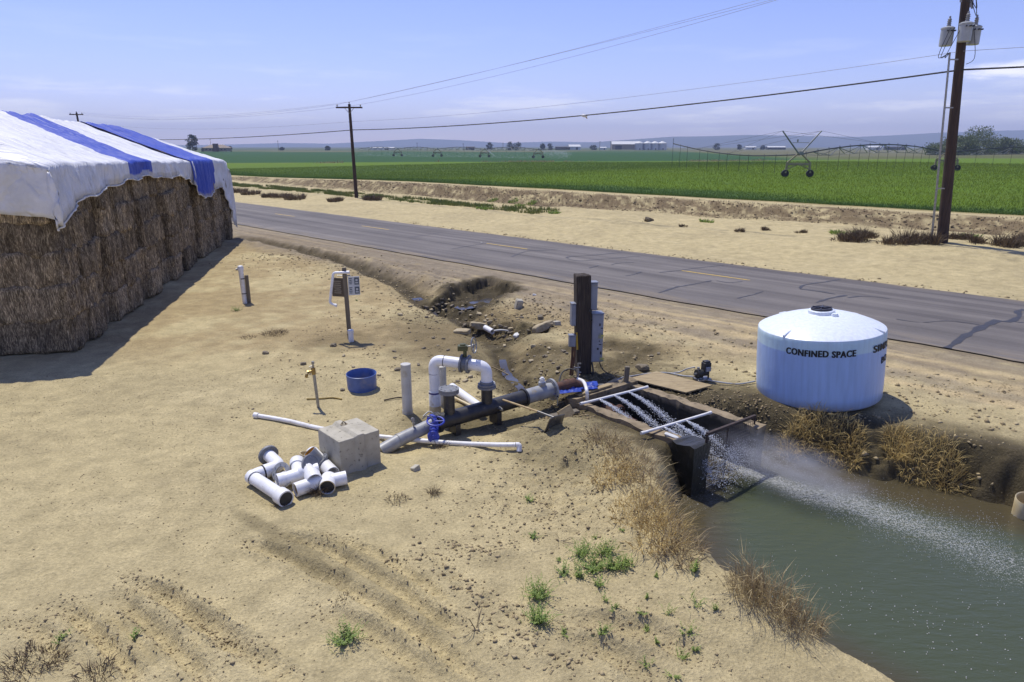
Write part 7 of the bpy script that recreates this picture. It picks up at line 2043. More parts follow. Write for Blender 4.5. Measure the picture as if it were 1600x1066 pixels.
for (px, Y, w, d, h, rise, mw, mr_, nm, lb, ct) in (
    (879, 980, 20, 12, 3.4, .8, M['tin_dark'], M['tin_dark'], 'long_shed', 'long low dark shed left of the white shed', 'shed'),
    (897, 985, 16, 14, 4.2, 2.4, M['tin_white'], M['tin_white'], 'white_shed', 'white gabled shed between the dark shed and the barn', 'shed'),
    (735, 930, 11, 8, 3.5, .5, M['tin_dark'], M['tin_dark'], 'dark_shed', 'small dark flat shed on the horizon above the pivot', 'shed'),
    (598, 900, 30, 9, 2.6, .6, M['tin_white'], M['tin_white'], 'low_shed', 'low white shed on the horizon right of the left pole', 'shed'),
    (942, 1000, 9, 8, 2.6, .9, M['tin_white'], M['tin_white'], 'trailer_home', 'tiny white building close to the left end of the barn', 'building'),
    (1172, 1050, 16, 9, 3.2, 1.2, M['tin_white'], M['tin_white'], 'white_shed', 'tiny white shed on the horizon left of the pivot tower', 'shed'),
    (1212, 1050, 26, 10, 3.2, 1.4, M['tin_dark'], M['tin_white'], 'farm_shed', 'far white roofed shed just behind the pivot tower', 'shed'),
    (1365, 900, 16, 9, 3.4, 1.4, M['tin_white'], M['tin_white'], 'white_shed', 'tiny white shed seen under the right pivot span', 'shed'),
    (1398, 920, 24, 9, 3.2, .9, M['tin_dark'], M['tin_dark'], 'dark_shed', 'dark far shed seen under the right pivot span', 'shed')):
    x, y, z = atF(px, 233, Y); t = thing(nm, lb, ct, (x, Y, FZ - .3), R(random.uniform(-6, 6))); gable(t, w, d, h, rise, mw, mr_, ov=.3)
    MB().box((w * .18, -d / 2 - .06, h * .38), (w * .18, .12, h * .76)).build('door', M['glass'], t, smooth=0)
for k, (px, hp, lb) in enumerate(((330, 16, 'thin far pole standing before the farmhouse roof'), (435, 14, 'thin far pole on the horizon right of the farmhouse'), (652, 11, 'thin far pole on the horizon left of the middle'), (724, 10, 'thin far pole close to the small dark flat shed'), (786, 11, 'thin far pole left of the paired trees'), (937, 13, 'thin far pole left of the barn'), (954, 13, 'thin far pole right at the barn corner'))):
    x, y, z = atF(px, 234, 800); t = thing('distant_pole', lb, 'pole', (x, 800, FZ), 0, 'thin far poles on the horizon'); MB().tube([V3((0, 0, -.3)), V3((0, 0, hp / 1067 * 800))], [.22, .16], 6).build('pole', M['wood_pole'], t); MB().box((0, -.2, hp / 1067 * 800 - .6), (2.4, .2, .2)).build('crossarm', M['wood_pole'], t)

# ------------------------------------------------------------------ grasses and weeds
def blades(base, n, spread, hgt, width, lean=.5, droop=.5, seed=0, up=None, tones=(0, 1), zfun=True, elong=None, ang=0.0):
    r_ = np.random.default_rng(seed)
    a = r_.uniform(0, 2 * np.pi, n); rr_ = np.sqrt(r_.uniform(0, 1, n)) * spread
    ox, oy = np.cos(a) * rr_, np.sin(a) * rr_
    if elong: 
        ox, oy = ox * elong, oy
        ox, oy = ox * math.cos(ang) - oy * math.sin(ang), ox * math.sin(ang) + oy * math.cos(ang)
    x = base[0] + ox; y = base[1] + oy
    z = height(x, y) if zfun else np.full(n, base[2])
    az = r_.uniform(0, 2 * np.pi, n); ln = hgt * r_.uniform(.45, 1.1, n)
    tl = np.abs(r_.normal(size=n)) * lean * .6
    outx, outy = np.cos(az) * tl + ox / (spread + 1e-6) * lean * .5, np.sin(az) * tl + oy / (spread + 1e-6) * lean * .5
    d = np.stack([outx, outy, np.ones(n)], 1)
    if up is not None: d += np.asarray(up)[None]
    d /= np.linalg.norm(d, axis=1)[:, None]
    p0 = np.stack([x, y, z - .01], 1)
    p1 = p0 + d * (ln * .55)[:, None]
    d2 = d.copy(); d2[:, 0] += outx * droop * 1.5; d2[:, 1] += outy * droop * 1.5; d2[:, 2] -= droop * r_.uniform(.2, 1.1, n)
    d2 /= np.linalg.norm(d2, axis=1)[:, None]
    p2 = p1 + d2 * (ln * .45)[:, None]
    w = np.cross(d, r_.normal(size=(n, 3))); w /= np.linalg.norm(w, axis=1)[:, None] + 1e-9
    w *= (width * r_.uniform(.6, 1.3, n))[:, None]
    V = np.stack([p0 - w * .7, p0 + w * .7, p1 + w, p1 - w, p2], 1).reshape(-1, 3)
    k = (np.arange(n) * 5)[:, None]
    t = r_.uniform(tones[0], tones[1], n)
    return V, k, np.repeat(t, 5)
def grass_obj(name, parts, m, origin=None):
    V = np.concatenate([p[0] for p in parts]); o0 = 0; Q = []; T = []
    off = 0
    for p in parts:
        k = p[1] + off; Q += (k + np.array([0, 1, 2, 3])[None]).tolist(); Q += (k + np.array([3, 2, 4])[None]).tolist(); off += p[0].shape[0]
    org = np.array(origin if origin is not None else (0, 0, 0), float)
    me = bpy.data.meshes.new(name); me.from_pydata((V - org).tolist(), [], Q); me.materials.append(m)
    me.attributes.new('tone', 'FLOAT', 'POINT').data.foreach_set('value', np.concatenate([p[2] for p in parts]).astype(np.float32))
    o = bpy.data.objects.new(name, me); C.objects.link(o); o.location = tuple(org)
    return o
# left bank of the pond: a ragged row of dry grass
LB = [(948, 690, .22, .42, 'at the sump end of the left pond bank, reddish'), (985, 716, .26, .42, 'second along the left pond bank from the sump'), (960, 742, .20, .34, 'on the sand side of the left bank, below the spray bars'), (1010, 752, .26, .46, 'beside the dark sump pillar on the left bank'), (1000, 795, .24, .42, 'halfway down the left pond bank'), (1040, 800, .24, .46, 'overhanging the water halfway down the left bank'), (1030, 838, .20, .42, 'lower part of the left pond bank'), (1062, 862, .18, .40, 'at the lower tip of the left bank row, over dark mud')]
for k, (px, py, sp_, h, lb) in enumerate(LB):
    g = gp(px, py, -.1)
    pr_ = [blades(g, 165, sp_ * 1.5, h * 1.0, .0030, .7, .5, 700 + k, up=(.25, -.10, 0), tones=(0, .9)), blades(g, 150, sp_ * 1.7, h * .55, .006, 1.5, 1.0, 720 + k, tones=(.45, 1))]
    tag(grass_obj('dry_grass', pr_, M['straw_gold' if k in (2, 4, 6) else 'straw'], g), 'dry straw grass clump ' + lb, 'dry grass', 'dry grass along the left pond bank')
RBK = [(1240, 690, .22, .44, 'leftmost of the right bank, nearest the spray'), (1275, 676, .26, .46, 'golden and bushy, below the left edge of the tank'), (1305, 700, .26, .46, 'below the middle of the tank'), (1330, 716, .20, .40, 'just left of the bare gap on the right bank'), (1400, 702, .20, .44, 'just right of the bare gap on the right bank'), (1430, 715, .28, .46, 'broad, below the tank shadow'), (1468, 738, .26, .46, 'towards the right end of the bank row'), (1490, 760, .20, .36, 'last at the right end of the bank row, near the water')]
for k, (px, py, sp_, h, lb) in enumerate(RBK):
    g = gp(px, py, -.25)
    pr_ = [blades(g, 180, sp_ * 1.0, h * .95, .0034, .8, .9, 740 + k, up=(-.12, -.40, .0), tones=(0, .7)), blades(g, 130, sp_ * 1.2, h * .6, .005, 1.4, 1.1, 760 + k, up=(-.1, -.3, 0), tones=(.2, 1))]
    tag(grass_obj('dry_grass', pr_, M['straw_gold'], g), 'golden dry grass clump ' + lb, 'dry grass', 'dry grass along the right pond bank')
BB = [(1168, 925, .16, .46, 'leftmost at the lower pond edge'), (1205, 940, .22, .52, 'tallest at the lower pond edge'), (1250, 975, .20, .44, 'middle of the lower pond edge'), (1292, 995, .16, .40, 'rightmost at the lower pond edge, reaching over water')]
for k, (px, py, sp_, h, lb) in enumerate(BB):
    g = gp(px, py, -.05)
    pr_ = [blades(g, 190, sp_ * 1.3, h, .0028, .6, .5, 780 + k, tones=(.25, 1)), blades(g, 90, sp_ * 1.2, h * .55, .0035, 1.2, .8, 790 + k, tones=(.2, .9)), blades(g, 60, sp_, h * 1.1, .0032, .45, 1.3, 795 + k, tones=(0, .3))]
    tag(grass_obj('dry_grass', pr_, M['straw'], g), 'feathery brown dry grass clump ' + lb, 'dry grass', 'dry grass at the lower pond edge')
DW = [(497, 772, .10, .22, 260, 'dead brown weed in front of the pipe heap'), (437, 790, .09, .12, 90, 'flat dead weed beside the bell end of the elbow pipe'), (620, 782, .16, .10, 130, 'flat dead weed patch on the sand below the block'), (678, 772, .08, .16, 90, 'small dead weed on the sand right of the block'), (690, 700, .12, .24, 60, 'sparse dead weed below the blue valve'), (430, 522, .34, .18, 330, 'grey dead weed heap left of the sign post'), (388, 528, .18, .14, 90, 'thin dead weed left of the grey dead heap'),
      (50, 1035, .28, .16, 360, 'dead brown weed mat in the lower left corner'), (150, 1060, .16, .20, 120, 'grey twiggy weed at the bottom left edge'), (538, 937, .10, .06, 60, 'small flat twig tuft between the tyre tracks'), (745, 985, .03, .36, 8, 'thin lone stalk standing in the sand at bottom middle'), (875, 848, .03, .26, 7, 'thin dry stalk among the clods above the green weeds')]
for k, (px, py, sp_, h, n, lb) in enumerate(DW):
    g = gp(px, py)
    tag(grass_obj('dead_weed', [blades(g, n, sp_, h, .0035, 1.3, .8, 800 + k)], M['brown_weed'], g), lb, 'dead weed')
# sagebrush and weeds on the far verge
VB = [(1327, 376, .75, .62, 'brown dry bush left of the big utility pole, second from it'), (1352, 372, .55, .45, 'low brown bush between the two big brown bushes'), (1400, 380, .75, .72, 'tall brown dry bush immediately left of the conduit'), (1440, 380, .70, .58, 'brown dry bush at the foot of the conduit'), (1500, 374, .45, .40, 'dark bush just right of the big utility pole'), (1530, 380, .35, .45, 'round dark bush right of the big utility pole'), (1575, 384, .65, .55, 'dry brown bush near the right edge of the photo'), (1600, 380, .45, .50, 'bush cut by the right edge of the photo'),
      (1156, 362, .25, .28, 'small grey bush at the foot of the bank, far left of the pole'), (1252, 364, .28, .24, 'small grey bush left of the brown bushes'), (1196, 360, .25, .25, 'tiny grey tuft between the small grey bushes'), (1012, 345, .28, .18, 'low dark tuft at the foot of the eroded bank'), (1068, 354, .22, .2, 'small dark tuft right of the low dark tuft')]
for k, (px, py, sp_, h, lb) in enumerate(VB):
    g = gp(px, py, .35)
    r_ = random.Random(k + 50); sub_ = [(g[0] + r_.uniform(-1, 1) * sp_ * .8, g[1] + r_.uniform(-.6, .6) * sp_, r_.uniform(.25, .55) * sp_, h * r_.uniform(.55, 1.45)) for _ in range(6)]
    tag(grass_obj('dry_bush', [blades(g, int(150 * min(1, sp_ / .5) ** 2), sp_ * 1.2, h * .5, .016, 1.3, .8, 850 + k, tones=(0, .8))] + [blades((a_, b_, 0), int(130 * min(1, sp_ / .5) ** 2), c_, d_, .011, .8, .4, 830 + k * 7 + i_, tones=(.0, 1)) for i_, (a_, b_, c_, d_) in enumerate(sub_)], M['brown_weed'], g), lb, 'bush', 'bushes on the verge beyond the road')
for k, (px, py, sp_, h) in enumerate(((352, 299, .9, .55), (372, 301, 1.1, .6), (392, 304, 1.0, .55), (421, 308, .8, .5), (440, 309, 1.1, .55), (461, 312, 1.0, .65), (524, 314, .7, .4), (582, 313, .9, .6))):
    g = gp(px, py, .15)
    tag(grass_obj('dry_bush', [blades(g, 420, sp_, h * 1.1, .02, .7, .5, 870 + k, tones=(.1, 1))], M['brown_weed'], g), 'low brown tuft in the weedy strip along the left far verge', 'bush', 'tufts in the weedy strip of the left far verge')
# green weeds
def leafy(g, n, w, h, seed, tones=(0, 1), lf=.03):
    r_ = np.random.default_rng(seed); out = []
    ns = max(5, n // 5); a = r_.uniform(0, 6.28, ns); tl = r_.uniform(.15, 1.0, ns); ln = h * r_.uniform(.6, 1.15, ns)
    Vs = []; K = []; T = []
    for j in range(ns):
        bx, by = g[0] + math.cos(a[j]) * w * .35 * r_.uniform(), g[1] + math.sin(a[j]) * w * .35 * r_.uniform(); bz = hz(bx, by)
        d = np.array([math.cos(a[j]) * tl[j] * w / h, math.sin(a[j]) * tl[j] * w / h, 1 - .35 * tl[j]])
        m = 13; tn = r_.uniform(*tones)
        for i in range(m):
            u = (i + .6) / m; p = np.array([bx, by, bz]) + d * ln[j] * u
            la = r_.uniform(0, 6.28); l_ = lf * 1.05 * (1.15 - .5 * u) * r_.uniform(.7, 1.2); ld = np.array([math.cos(la), math.sin(la), r_.uniform(.1, .9)]); ld /= np.linalg.norm(ld)
            sd = np.cross(ld, [0, 0, 1]); sd = sd / (np.linalg.norm(sd) + 1e-6) * l_ * .26
            q0, q1, q2 = p, p + ld * l_ * .55, p + ld * l_
            k0 = len(Vs); Vs += [q0 - sd * .3, q0 + sd * .3, q1 + sd, q1 - sd, q2 - np.array([0, 0, l_ * .15])]; K.append(k0); T += [np.clip(tn * .6 + .4 * r_.uniform() , 0, 1)] * 5
    out = [(np.array(Vs), np.array(K)[:, None], np.array(T))]
    return out + [blades(g, max(5, n // 6), w * .9, h, lf * .12, 1.0, .6, seed, tones=tones)]
GW = [(907, 868, .17, .24, 170, 'upper left bush of the biggest green patch'), (946, 863, .14, .22, 130, 'upper right bush of the biggest green patch'), (930, 890, .22, .20, 240, 'densest, centre of the biggest green patch'), (958, 888, .17, .18, 170, 'right part of the biggest green patch'), (978, 884, .11, .16, 90, 'rightmost sprig of the biggest green patch'), (879, 898, .12, .16, 60, 'thin pale sprig left of the biggest green patch'), (904, 902, .10, .20, 60, 'grassy sprig below left of the biggest green patch'), (935, 916, .09, .16, 45, 'grassy sprig below the biggest green patch'),
      (839, 932, .18, .24, 230, 'upper of the two round weeds in the clod line'), (839, 972, .15, .24, 230, 'lower of the two round weeds in the clod line'), (541, 1000, .18, .16, 210, 'lone bright weed between the tyre tracks at bottom left of centre'), (370, 486, .16, .22, 110, 'green tuft at the foot of the white vent pipe'),
      (827, 782, .09, .12, 40, 'spiky weed on the rough sand below the shovel'), (832, 840, .09, .12, 40, 'spiky weed among clods below the first spiky weed'), (212, 996, .05, .14, 16, 'single small sprout in the left tyre track'), (95, 1002, .08, .13, 26, 'small sprout beside the dead weed mat at lower left')]
for k, (px, py, w, h, n, lb) in enumerate(GW):
    g = gp(px, py)
    tag(grass_obj('green_weed', leafy(g, int(n * 1.0), w * 1.25, h * .9, 900 + k * 3), M['green_weed'], g), 'green weed, ' + lb, 'weed')
for k, (px, py, w, h, n) in enumerate(((932, 842, .06, .10, 26), (874, 876, .05, .07, 22), (883, 993, .08, .11, 40), (941, 990, .10, .14, 80), (946, 940, .06, .20, 22), (960, 954, .09, .10, 40), (1004, 958, .10, .10, 45), (1042, 962, .10, .22, 30), (1088, 948, .13, .24, 50), (1072, 990, .13, .18, 70), (1065, 1030, .10, .15, 70), (1086, 1016, .08, .12, 32), (1009, 1042, .09, .13, 34), (1054, 1058, .11, .14, 46), (1012, 986, .06, .09, 28), (1026, 1004, .05, .08, 20), (1010, 935, .05, .07, 18), (1025, 902, .06, .07, 20), (972, 830, .05, .06, 18), (1120, 955, .06, .12, 24))):
    g = gp(px, py)
    tag(grass_obj('green_weed', leafy(g, int(n * .75), w, h * .75, 1000 + k * 3, (.1, .8), .022), M['green_weed'], g), 'small green weed sprouting on the sand bank left of the pond', 'weed', 'small weeds on the sand bank')
g = gp(1086, 893, -.2); tag(grass_obj('green_weed', leafy(g, 60, .10, .14, 1100, (0, .4)), M['green_weed'], g), 'bright green weed at the waterline below the left bank grass', 'weed')
tag(grass_obj('green_weed', leafy(gp(558, 470), 30, .08, .06, 1105), M['green_weed']), 'tiny green weed right of the sign post', 'weed')
for k, (px, py) in enumerate(((752, 326), (760, 327), (812, 322), (866, 334), (1104, 348), (1310, 365), (1345, 366), (1516, 372), (770, 314), (802, 316), (830, 319))):
    g = gp(px, py, .3); tag(grass_obj('green_weed', [blades(g, 90, .45, .3, .03, 1, .6, 1120 + k)], M['green_weed'], g), 'green weed tuft on the sandy verge beyond the road', 'weed', 'green tufts on the far verge')

# the crop, and grass in the weedy strip
def scatter_blades(name, n, fn, m, hgt, width, seed, tones):
    r_ = np.random.default_rng(seed); x, y, hs, tn = fn(r_, n); z = height(x, y); n = x.size
    az = r_.uniform(0, 2 * np.pi, n); ln = hgt * hs * r_.uniform(.6, 1.2, n)
    d = np.stack([np.cos(az) * .35, np.sin(az) * .35, np.ones(n)], 1)
    p0 = np.stack([x, y, z - .02], 1); p1 = p0 + d * ln[:, None]
    wa = r_.uniform(0, 2 * np.pi, n); w = np.stack([np.cos(wa), np.sin(wa), np.zeros(n)], 1) * (width * hs * r_.uniform(.6, 1.4, n))[:, None]
    V = np.stack([p0 - w, p0 + w, p1], 1).reshape(-1, 3); F = np.arange(n * 3).reshape(-1, 3)
    me = bpy.data.meshes.new(name); me.vertices.add(n * 3); me.vertices.foreach_set('co', V.astype(np.float32).ravel())
    me.loops.add(n * 3); me.polygons.add(n); me.loops.foreach_set('vertex_index', F.astype(np.int32).ravel()); me.polygons.foreach_set('loop_start', np.arange(0, n * 3, 3, dtype=np.int32)); me.update(calc_edges=True)
    me.attributes.new('tone', 'FLOAT', 'POINT').data.foreach_set('value', np.repeat(np.clip(tn, 0, 1).astype(np.float32), 3)); me.materials.append(m)
    o = bpy.data.objects.new(name, me); C.objects.link(o); tag(o, kind='stuff'); return o
def fcrop(r_, n):
    q = 51.2 + 150 * r_.uniform(0, 1, n) ** 2.2
    s = r_.uniform(-150, 60, n)
    x = DR[0] * s + NR[0] * q; y = DR[1] * s + NR[1] * q
    k = (y > 20) & (np.abs(x) < .85 * y + 8) & (y < 215)
    x, y, q, s = x[k], y[k], q[k], s[k]
    tn = .15 + .8 * sstep(62, 54, q + 5 * fbm(s / 16, q / 10, 3, 123)) + .35 * fbm(x / 6, y / 3, 3, 1201) + r_.normal(size=x.size) * .12
    tn = np.maximum(tn, .6 * sstep(-60, -85, s))
    return x, y, 1 + .009 * (q - 50), tn
scatter_blades('crop', 380000, fcrop, M['crop'], .17, .021, 1200, None)
def fver(r_, n):
    q = 38.6 + 3.2 * r_.uniform(0, 1, n); s = r_.uniform(-150, -36, n); x = DR[0] * s + NR[0] * q; y = DR[1] * s + NR[1] * q
    k = fbm(s / 1.6, q / .8, 3, 1301) > -.05
    return x[k], y[k], np.ones(k.sum()), .4 + .6 * fbm(x[k], y[k], 2, 1303) + r_.normal(size=k.sum()) * .2
scatter_blades('verge_grass', 42000, fver, M['verge'], .30, .035, 1300, None)
def fdry(r_, n):
    x = r_.uniform(-60, 95, n); y = 222 + .22 * np.minimum(x, 100) + 5 * fbm(x / 30, x * 0 + 7.4, 2, 129) + r_.normal(size=n) * 1.6
    k = fbm(x / 9, y / 9, 3, 135) > .1
    return x[k], y[k], .6 + .4 * np.clip(fbm(x[k] / 7, y[k] / 7, 2, 1305), 0, 1), r_.uniform(0, 1, k.sum())
def fbank(r_, n):
    q = 45.8 + 3.4 * r_.uniform(0, 1, n); s = r_.uniform(-110, 20, n); x = DR[0] * s + NR[0] * q; y = DR[1] * s + NR[1] * q
    k = fbm(s / 2.2 + q, q / 1.1, 3, 1311) > .0
    return x[k], y[k], np.ones(k.sum()), r_.uniform(.2, 1, k.sum())
scatter_blades('bank_grass', 9000, fbank, M['brown_weed'], .13, .022, 1310, None)
scatter_blades('field_margin_grass', 5000, fdry, M['straw'], 1.0, .09, 1304, None)

# ------------------------------------------------------------------ stones and clods
def rock_obj(c, sx, sy, sz, seed, m, label, name='rock', cat='rock', group=None, boxy=False, rz=None):
    b = bmesh.new()
    if boxy:
        bmesh.ops.create_cube(b, size=1.5); bmesh.ops.bevel(b, geom=b.edges[:], offset=.12, segments=1, affect='EDGES'); bmesh.ops.subdivide_edges(b, edges=b.edges[:], cuts=1, use_grid_fill=True)
    else: bmesh.ops.create_icosphere(b, subdivisions=3, radius=1)
    co = np.array([v.co for v in b.verts]); o = seed * 3.17
    d = .30 * fbm(co[:, 0] * 1.1 + o, co[:, 1] * 1.1 + co[:, 2] * .9, 3, seed) + .16 * np.abs(fbm(co[:, 0] * 2.3 - o, co[:, 2] * 2.3 + co[:, 1], 2, seed + 1))
    if boxy: d *= .3
    co = co * (1 + d)[:, None]
    if not boxy: co = np.sign(co) * np.minimum(np.abs(co), np.array([.86, .80, .72])[None])     # flattened faces
    for v, p in zip(b.verts, co): v.co = (p[0] * sx, p[1] * sy, p[2] * sz)
    me = bpy.data.meshes.new(name); b.to_mesh(me); b.free(); me.materials.append(m)
    ob = bpy.data.objects.new(name, me); C.objects.link(ob); ob.location = (c[0], c[1], c[2] + sz * .35)
    r_ = random.Random(seed); ob.rotation_euler = (r_.uniform(-.25, .25), r_.uniform(-.25, .25), r_.uniform(0, 6.28) if rz is None else rz)
    tag(ob, label, cat, group); return ob
RK = [(625, 493, .16), (641, 480, .12), (621, 579, .14), (592, 587, .10), (654, 571, .10), (844, 497, .20), (833, 542, .13), (880, 550, .15), (853, 558, .11), (830, 565, .12), (677, 529, .11), (693, 530, .09), (650, 533, .08), (616, 550, .09), (617, 560, .08), (727, 596, .13), (1018, 557, .10), (1029, 554, .10), (992, 557, .08),
      (415, 553, .14), (521, 541, .18), (537, 557, .11), (535, 610, .11), (474, 570, .13), (552, 574, .08), (700, 548, .09), (662, 545, .10), (684, 541, .08), (640, 520, .07), (872, 575, .12), (858, 545, .10), (790, 512, .14), (775, 500, .12), (742, 480, .13), (815, 497, .12), (715, 597, .09), (735, 590, .11), (710, 580, .07), (860, 600, .10), (845, 585, .10), (760, 610, .08), (600, 540, .06), (585, 560, .06), (570, 545, .05), (395, 640, .05), (390, 560, .05)]
_r = random.Random(99)
for _ in range(46):
    t_ = _r.random(); RK.append((655 + 175 * t_ + _r.gauss(0, 12), 470 + 62 * t_ + _r.gauss(0, 9), _r.uniform(.07, .17)))
for _ in range(26): RK.append((860 + _r.gauss(0, 28), 575 + _r.gauss(0, 18), _r.uniform(.05, .11)))
for k, (px, py, s) in enumerate(RK):
    g = gp(px, py); r_ = random.Random(k)
    pale = k % 3 == 0
    reg = 'on the sand between the sign post and the ditch' if px < 700 else 'in the mud between the ditch and the sump'
    rock_obj(g, s * .62, s * r_.uniform(.4, .55), s * r_.uniform(.28, .4), 1400 + k, M['rock_pale'] if pale else M['rock'], ('pale tan stone ' if pale else 'dark brown stone ') + reg, group='stones ' + reg)
rock_obj(gp(1003, 576), .22, .13, .09, 1460, M['rock'], 'flat wedge shaped rock behind the timber stake')
rock_obj(gp(848, 514), .40, .17, .15, 1461, M['rock_pale'], 'largest pale sandstone slab in the mud left of the service post', rz=.5)
rock_obj(gp(749, 512), .34, .20, .14, 1462, M['rock_pale'], 'pale slab in the wet ditch below the hollow', rz=.2)
rock_obj(gp(722, 521), .26, .16, .10, 1467, M['rock_pale'], 'flat pale slab at the edge of the wet ditch', rz=-.4)
rock_obj(gp(808, 526), .15, .10, .07, 1463, M['tin_white'], 'small white stone at the ditch edge')
rock_obj(gp(768, 600), .09, .07, .04, 1466, M['tin_white'], 'white stone in the trickle')
rock_obj(gp(835, 462), .08, .06, .05, 1464, M['tin_white'], 'tiny white stone on the road shoulder')
rock_obj(gp(870, 508), .13, .12, .11, 1465, M['concrete'], 'small grey concrete cube in the mud left of the service post', 'concrete_cube', 'concrete piece', boxy=True, rz=.4)
rock_obj(gp(810, 482), .14, .13, .26, 1468, M['concrete'], 'grey concrete stub standing in the sand by the eroded hollow', 'concrete_stub', 'concrete piece', boxy=True, rz=.3)
rock_obj(gp(649, 734), .085, .07, .055, 1469, M['concrete'], 'small grey concrete chip on the sand right of the block', 'concrete_chip', 'concrete piece', boxy=True, rz=.9)
rock_obj(gp(1015, 345, .35), .45, .2, .18, 1470, M['rock'], 'dark rock at the foot of the far bank')
g = gp(765, 520); o = MB().hollow(V3((-.14, .12, .10)), V3((.10, -.22, .06)), .085, .01, 20).build('pipe_end', M['pvc_clean'], None, loc=g); tag(o, 'short white pipe end poking from the ditch mud', 'pipe')
g = gp(790, 522); o = MB().tube(spline([V3((-.35, .05, .08)), V3((-.1, 0, .12)), V3((.2, -.05, .08)), V3((.42, -.2, .03))], 6), .03, 10).build('pale_hose', M['pvc_grey'], None, loc=g); tag(o, 'pale hose end lying across the ditch stones', 'hose')
o = rock_obj(V3((*sp3(BL - .45, -.13, .05),)), .15, .045, .045, 1480, M['tin_white'], 'crushed white bottle lying on the sump wall by the second bar', 'plastic_bottle', 'bottle', rz=-.5)
c = V3((*at(1118, 715, -.6), -.62)); o = MB().tube([V3((-.25, .05, .12)), V3((0, 0, .05)), V3((.25, -.05, -.02)), V3((.40, .02, .0))], [.012, .015, .012, .005], 6).tube([V3((.2, -.04, 0)), V3((.12, -.2, -.1))], .008, 5).build('twig', M['wood'], None, loc=c); tag(o, 'forked twig caught on the trash rack over the outlet', 'twig')
for (a, b, lb) in (((768, 574), (800, 590), 'pale stick lying by the trickle behind the loop'), ((1248, 641), (1276, 639), 'pale flat stick at the front foot of the tank'), ((862, 636), (905, 622), 'thin pale lath on the mud at the sump corner'), ((600, 627), (635, 622), 'thin dark root lying on the sand behind the left standpipe')):
    p, q_ = gp(*a), gp(*b); c = (p + q_) / 2; o = MB().tube([p - c + V3((0, 0, .02)), V3((0, 0, .035)), q_ - c + V3((0, 0, .02))], .015, 6).build('stick', M['wood_pale'] if 'pale' in lb else M['wood'], None, loc=c); tag(o, lb, 'stick')

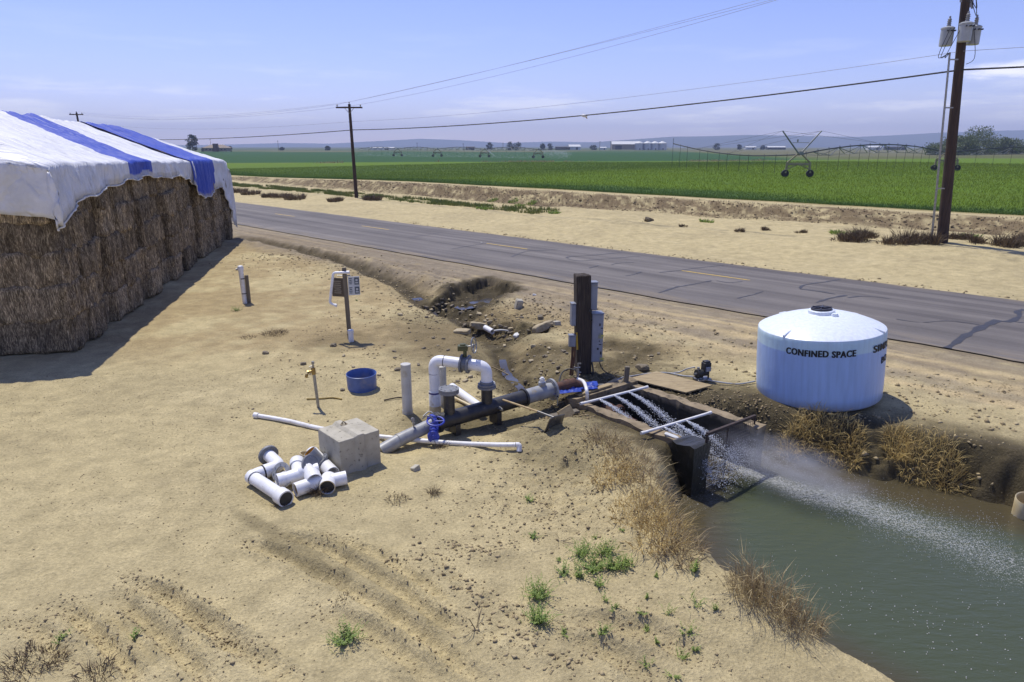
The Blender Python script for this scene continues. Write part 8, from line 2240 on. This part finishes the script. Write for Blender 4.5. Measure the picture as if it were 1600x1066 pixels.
def clods():
    r_ = np.random.default_rng(1500)
    X = []; Y = []; S = []; T = []
    def put(x, y, s, t): X.append(x); Y.append(y); S.append(s); T.append(t)
    def area(n, x0, x1, y0, y1, s0, s1, thr, sc, seed, t0, t1):
        x = r_.uniform(x0, x1, n); y = r_.uniform(y0, y1, n)
        k = fbm(x / sc, y / sc, 3, seed) > thr
        x, y = x[k], y[k]; put(x, y, s0 + (s1 - s0) * r_.uniform(0, 1, x.size) ** 3, r_.uniform(t0, t1, x.size))
    area(6500, -13, 6, 4.2, 18.5, .004, .017, .05, .9, 1501, .1, .9)
    area(9000, -12, -2, 5.0, 15, .005, .014, -.3, 1.5, 1502, .0, .4)
    area(5200, -6, 4.5, 12, 21, .006, .034, -.05, .7, 1503, .0, .8)
    area(3200, 3.0, 12, 12.0, 14.2, .006, .028, .0, .5, 1504, .4, 1)
    # rough sand left of the pond
    for cx, cyy, sx, sy, n, s1 in ((.75, 10.0, .9, 1.2, 2000, .036), (1.5, 9.0, .5, 1.1, 1100, .03), (.2, 8.8, .9, .5, 900, .03), (2.1, 7.0, .7, .9, 900, .022), (1.2, 14.2, 1.2, .9, 2200, .05), (1.4, 12.7, .5, .4, 800, .06), (4.6, 12.9, .9, .35, 1500, .05), (-.5, 21.0, 1.6, 1.2, 1500, .07), (-2.2, 20.6, 1.2, .8, 700, .05)):
        x = cx + r_.normal(size=n) * sx; y = cyy + r_.normal(size=n) * sy; put(x, y, .005 + .75 * s1 * r_.uniform(0, 1, n) ** 4, r_.uniform(.1, 1, n) if cyy < 12 else r_.uniform(0, .25, n))
    for pts, hw, dep, churn in TRACKS:
        for (ax_, ay), (bx, by) in zip(pts[:-1], pts[1:]):
            n = int(math.hypot(bx - ax_, by - ay) * 330 * churn)
            t = r_.uniform(0, 1, n); x = ax_ + (bx - ax_) * t + r_.normal(size=n) * hw * .85; y = ay + (by - ay) * t + r_.normal(size=n) * hw * .85
            put(x, y, .004 + .018 * r_.uniform(0, 1, n) ** 3, r_.uniform(.3, 1, n))
    for pts in CLODLINES:
        for (ax_, ay), (bx, by) in zip(pts[:-1], pts[1:]):
            n = int(math.hypot(bx - ax_, by - ay) * 170)
            t = r_.uniform(0, 1, n); x = ax_ + (bx - ax_) * t + r_.normal(size=n) * .13; y = ay + (by - ay) * t + r_.normal(size=n) * .13
            put(x, y, .006 + .030 * r_.uniform(0, 1, n) ** 3, r_.uniform(.2, 1, n))
    # grit in the ditch slope and along the road edge, crumbs on the eroded bank
    n = 3500; s = r_.uniform(-32, 0, n); q = 15.2 + r_.normal(size=n) * 1.4; put(DR[0] * s + NR[0] * q, DR[1] * s + NR[1] * q, .012 + .05 * r_.uniform(0, 1, n) ** 3, r_.uniform(.2, 1, n))
    n = 700; s = r_.uniform(-40, 14, n); q = 28.25 + np.abs(r_.normal(size=n)) * .35; put(DR[0] * s + NR[0] * q, DR[1] * s + NR[1] * q, .015 + .06 * r_.uniform(0, 1, n) ** 3, r_.uniform(.4, 1, n))
    n = 5200; s = r_.uniform(-85, 14, n); q = 45.6 + r_.uniform(0, 1, n) ** 1.3 * 3.2; put(DR[0] * s + NR[0] * q, DR[1] * s + NR[1] * q, .02 + .09 * r_.uniform(0, 1, n) ** 2.5, r_.uniform(0, .25, n))
    x = np.concatenate(X); y = np.concatenate(Y); s = np.concatenate(S); t = np.concatenate(T)
    z = height(x, y)
    q = NR[0] * x + NR[1] * y
    pd = poly_sd(x, y, POND); bx = (x - BO[0]) * BE[0] + (y - BO[1]) * BE[1]; by = (x - BO[0]) * BW[0] + (y - BO[1]) * BW[1]
    bd = np.maximum(np.maximum(-.3 - bx, bx - BL - .3), np.maximum(-.3 - by, by - BWID - .3))
    keep = (z > -.72) & (pd > .0) & (bd > .05) & ((q < 19.7) | (q > 28.15)) & (np.hypot(x - TANK[0], y - TANK[1]) > 1.3)
    x, y, z, s, t = x[keep], y[keep], z[keep], s[keep], t[keep]
    n = x.size
    oc = np.array([(1, 0, 0), (-1, 0, 0), (0, 1, 0), (0, -1, 0), (0, 0, 1), (0, 0, -1), (.7, .7, .3), (-.6, .6, .5), (-.7, -.6, .4), (.6, -.7, .45)], float)
    oc = oc[:6]
    fc = np.array([(0, 2, 4), (2, 1, 4), (1, 3, 4), (3, 0, 4), (2, 0, 5), (1, 2, 5), (3, 1, 5), (0, 3, 5)])
    rad = s[:, None, None] * r_.uniform(.55, 1.35, (n, 6, 1)) * np.array([1, 1, .75])[None, None]
    a = r_.uniform(0, 6.28, n); ca, sa = np.cos(a), np.sin(a)
    v = oc[None] * rad + r_.normal(size=(n, 6, 3)) * (s * .22)[:, None, None]
    vx = v[..., 0] * ca[:, None] - v[..., 1] * sa[:, None]; vy = v[..., 0] * sa[:, None] + v[..., 1] * ca[:, None]
    V = np.stack([vx + x[:, None], vy + y[:, None], v[..., 2] + (z + s * .12)[:, None]], -1).reshape(-1, 3)
    F = (fc[None] + (np.arange(n) * 6)[:, None, None]).reshape(-1, 3)
    me = bpy.data.meshes.new('earth_clods'); me.vertices.add(V.shape[0]); me.vertices.foreach_set('co', V.astype(np.float32).ravel())
    m = F.shape[0]; me.loops.add(m * 3); me.polygons.add(m); me.loops.foreach_set('vertex_index', F.astype(np.int32).ravel()); me.polygons.foreach_set('loop_start', np.arange(0, m * 3, 3, dtype=np.int32)); me.update(calc_edges=True)
    me.attributes.new('tone', 'FLOAT', 'POINT').data.foreach_set('value', np.repeat(t, 6).astype(np.float32)); me.materials.append(M['clod'])
    o = bpy.data.objects.new('earth_clods', me); C.objects.link(o); tag(o, kind='stuff')
clods()
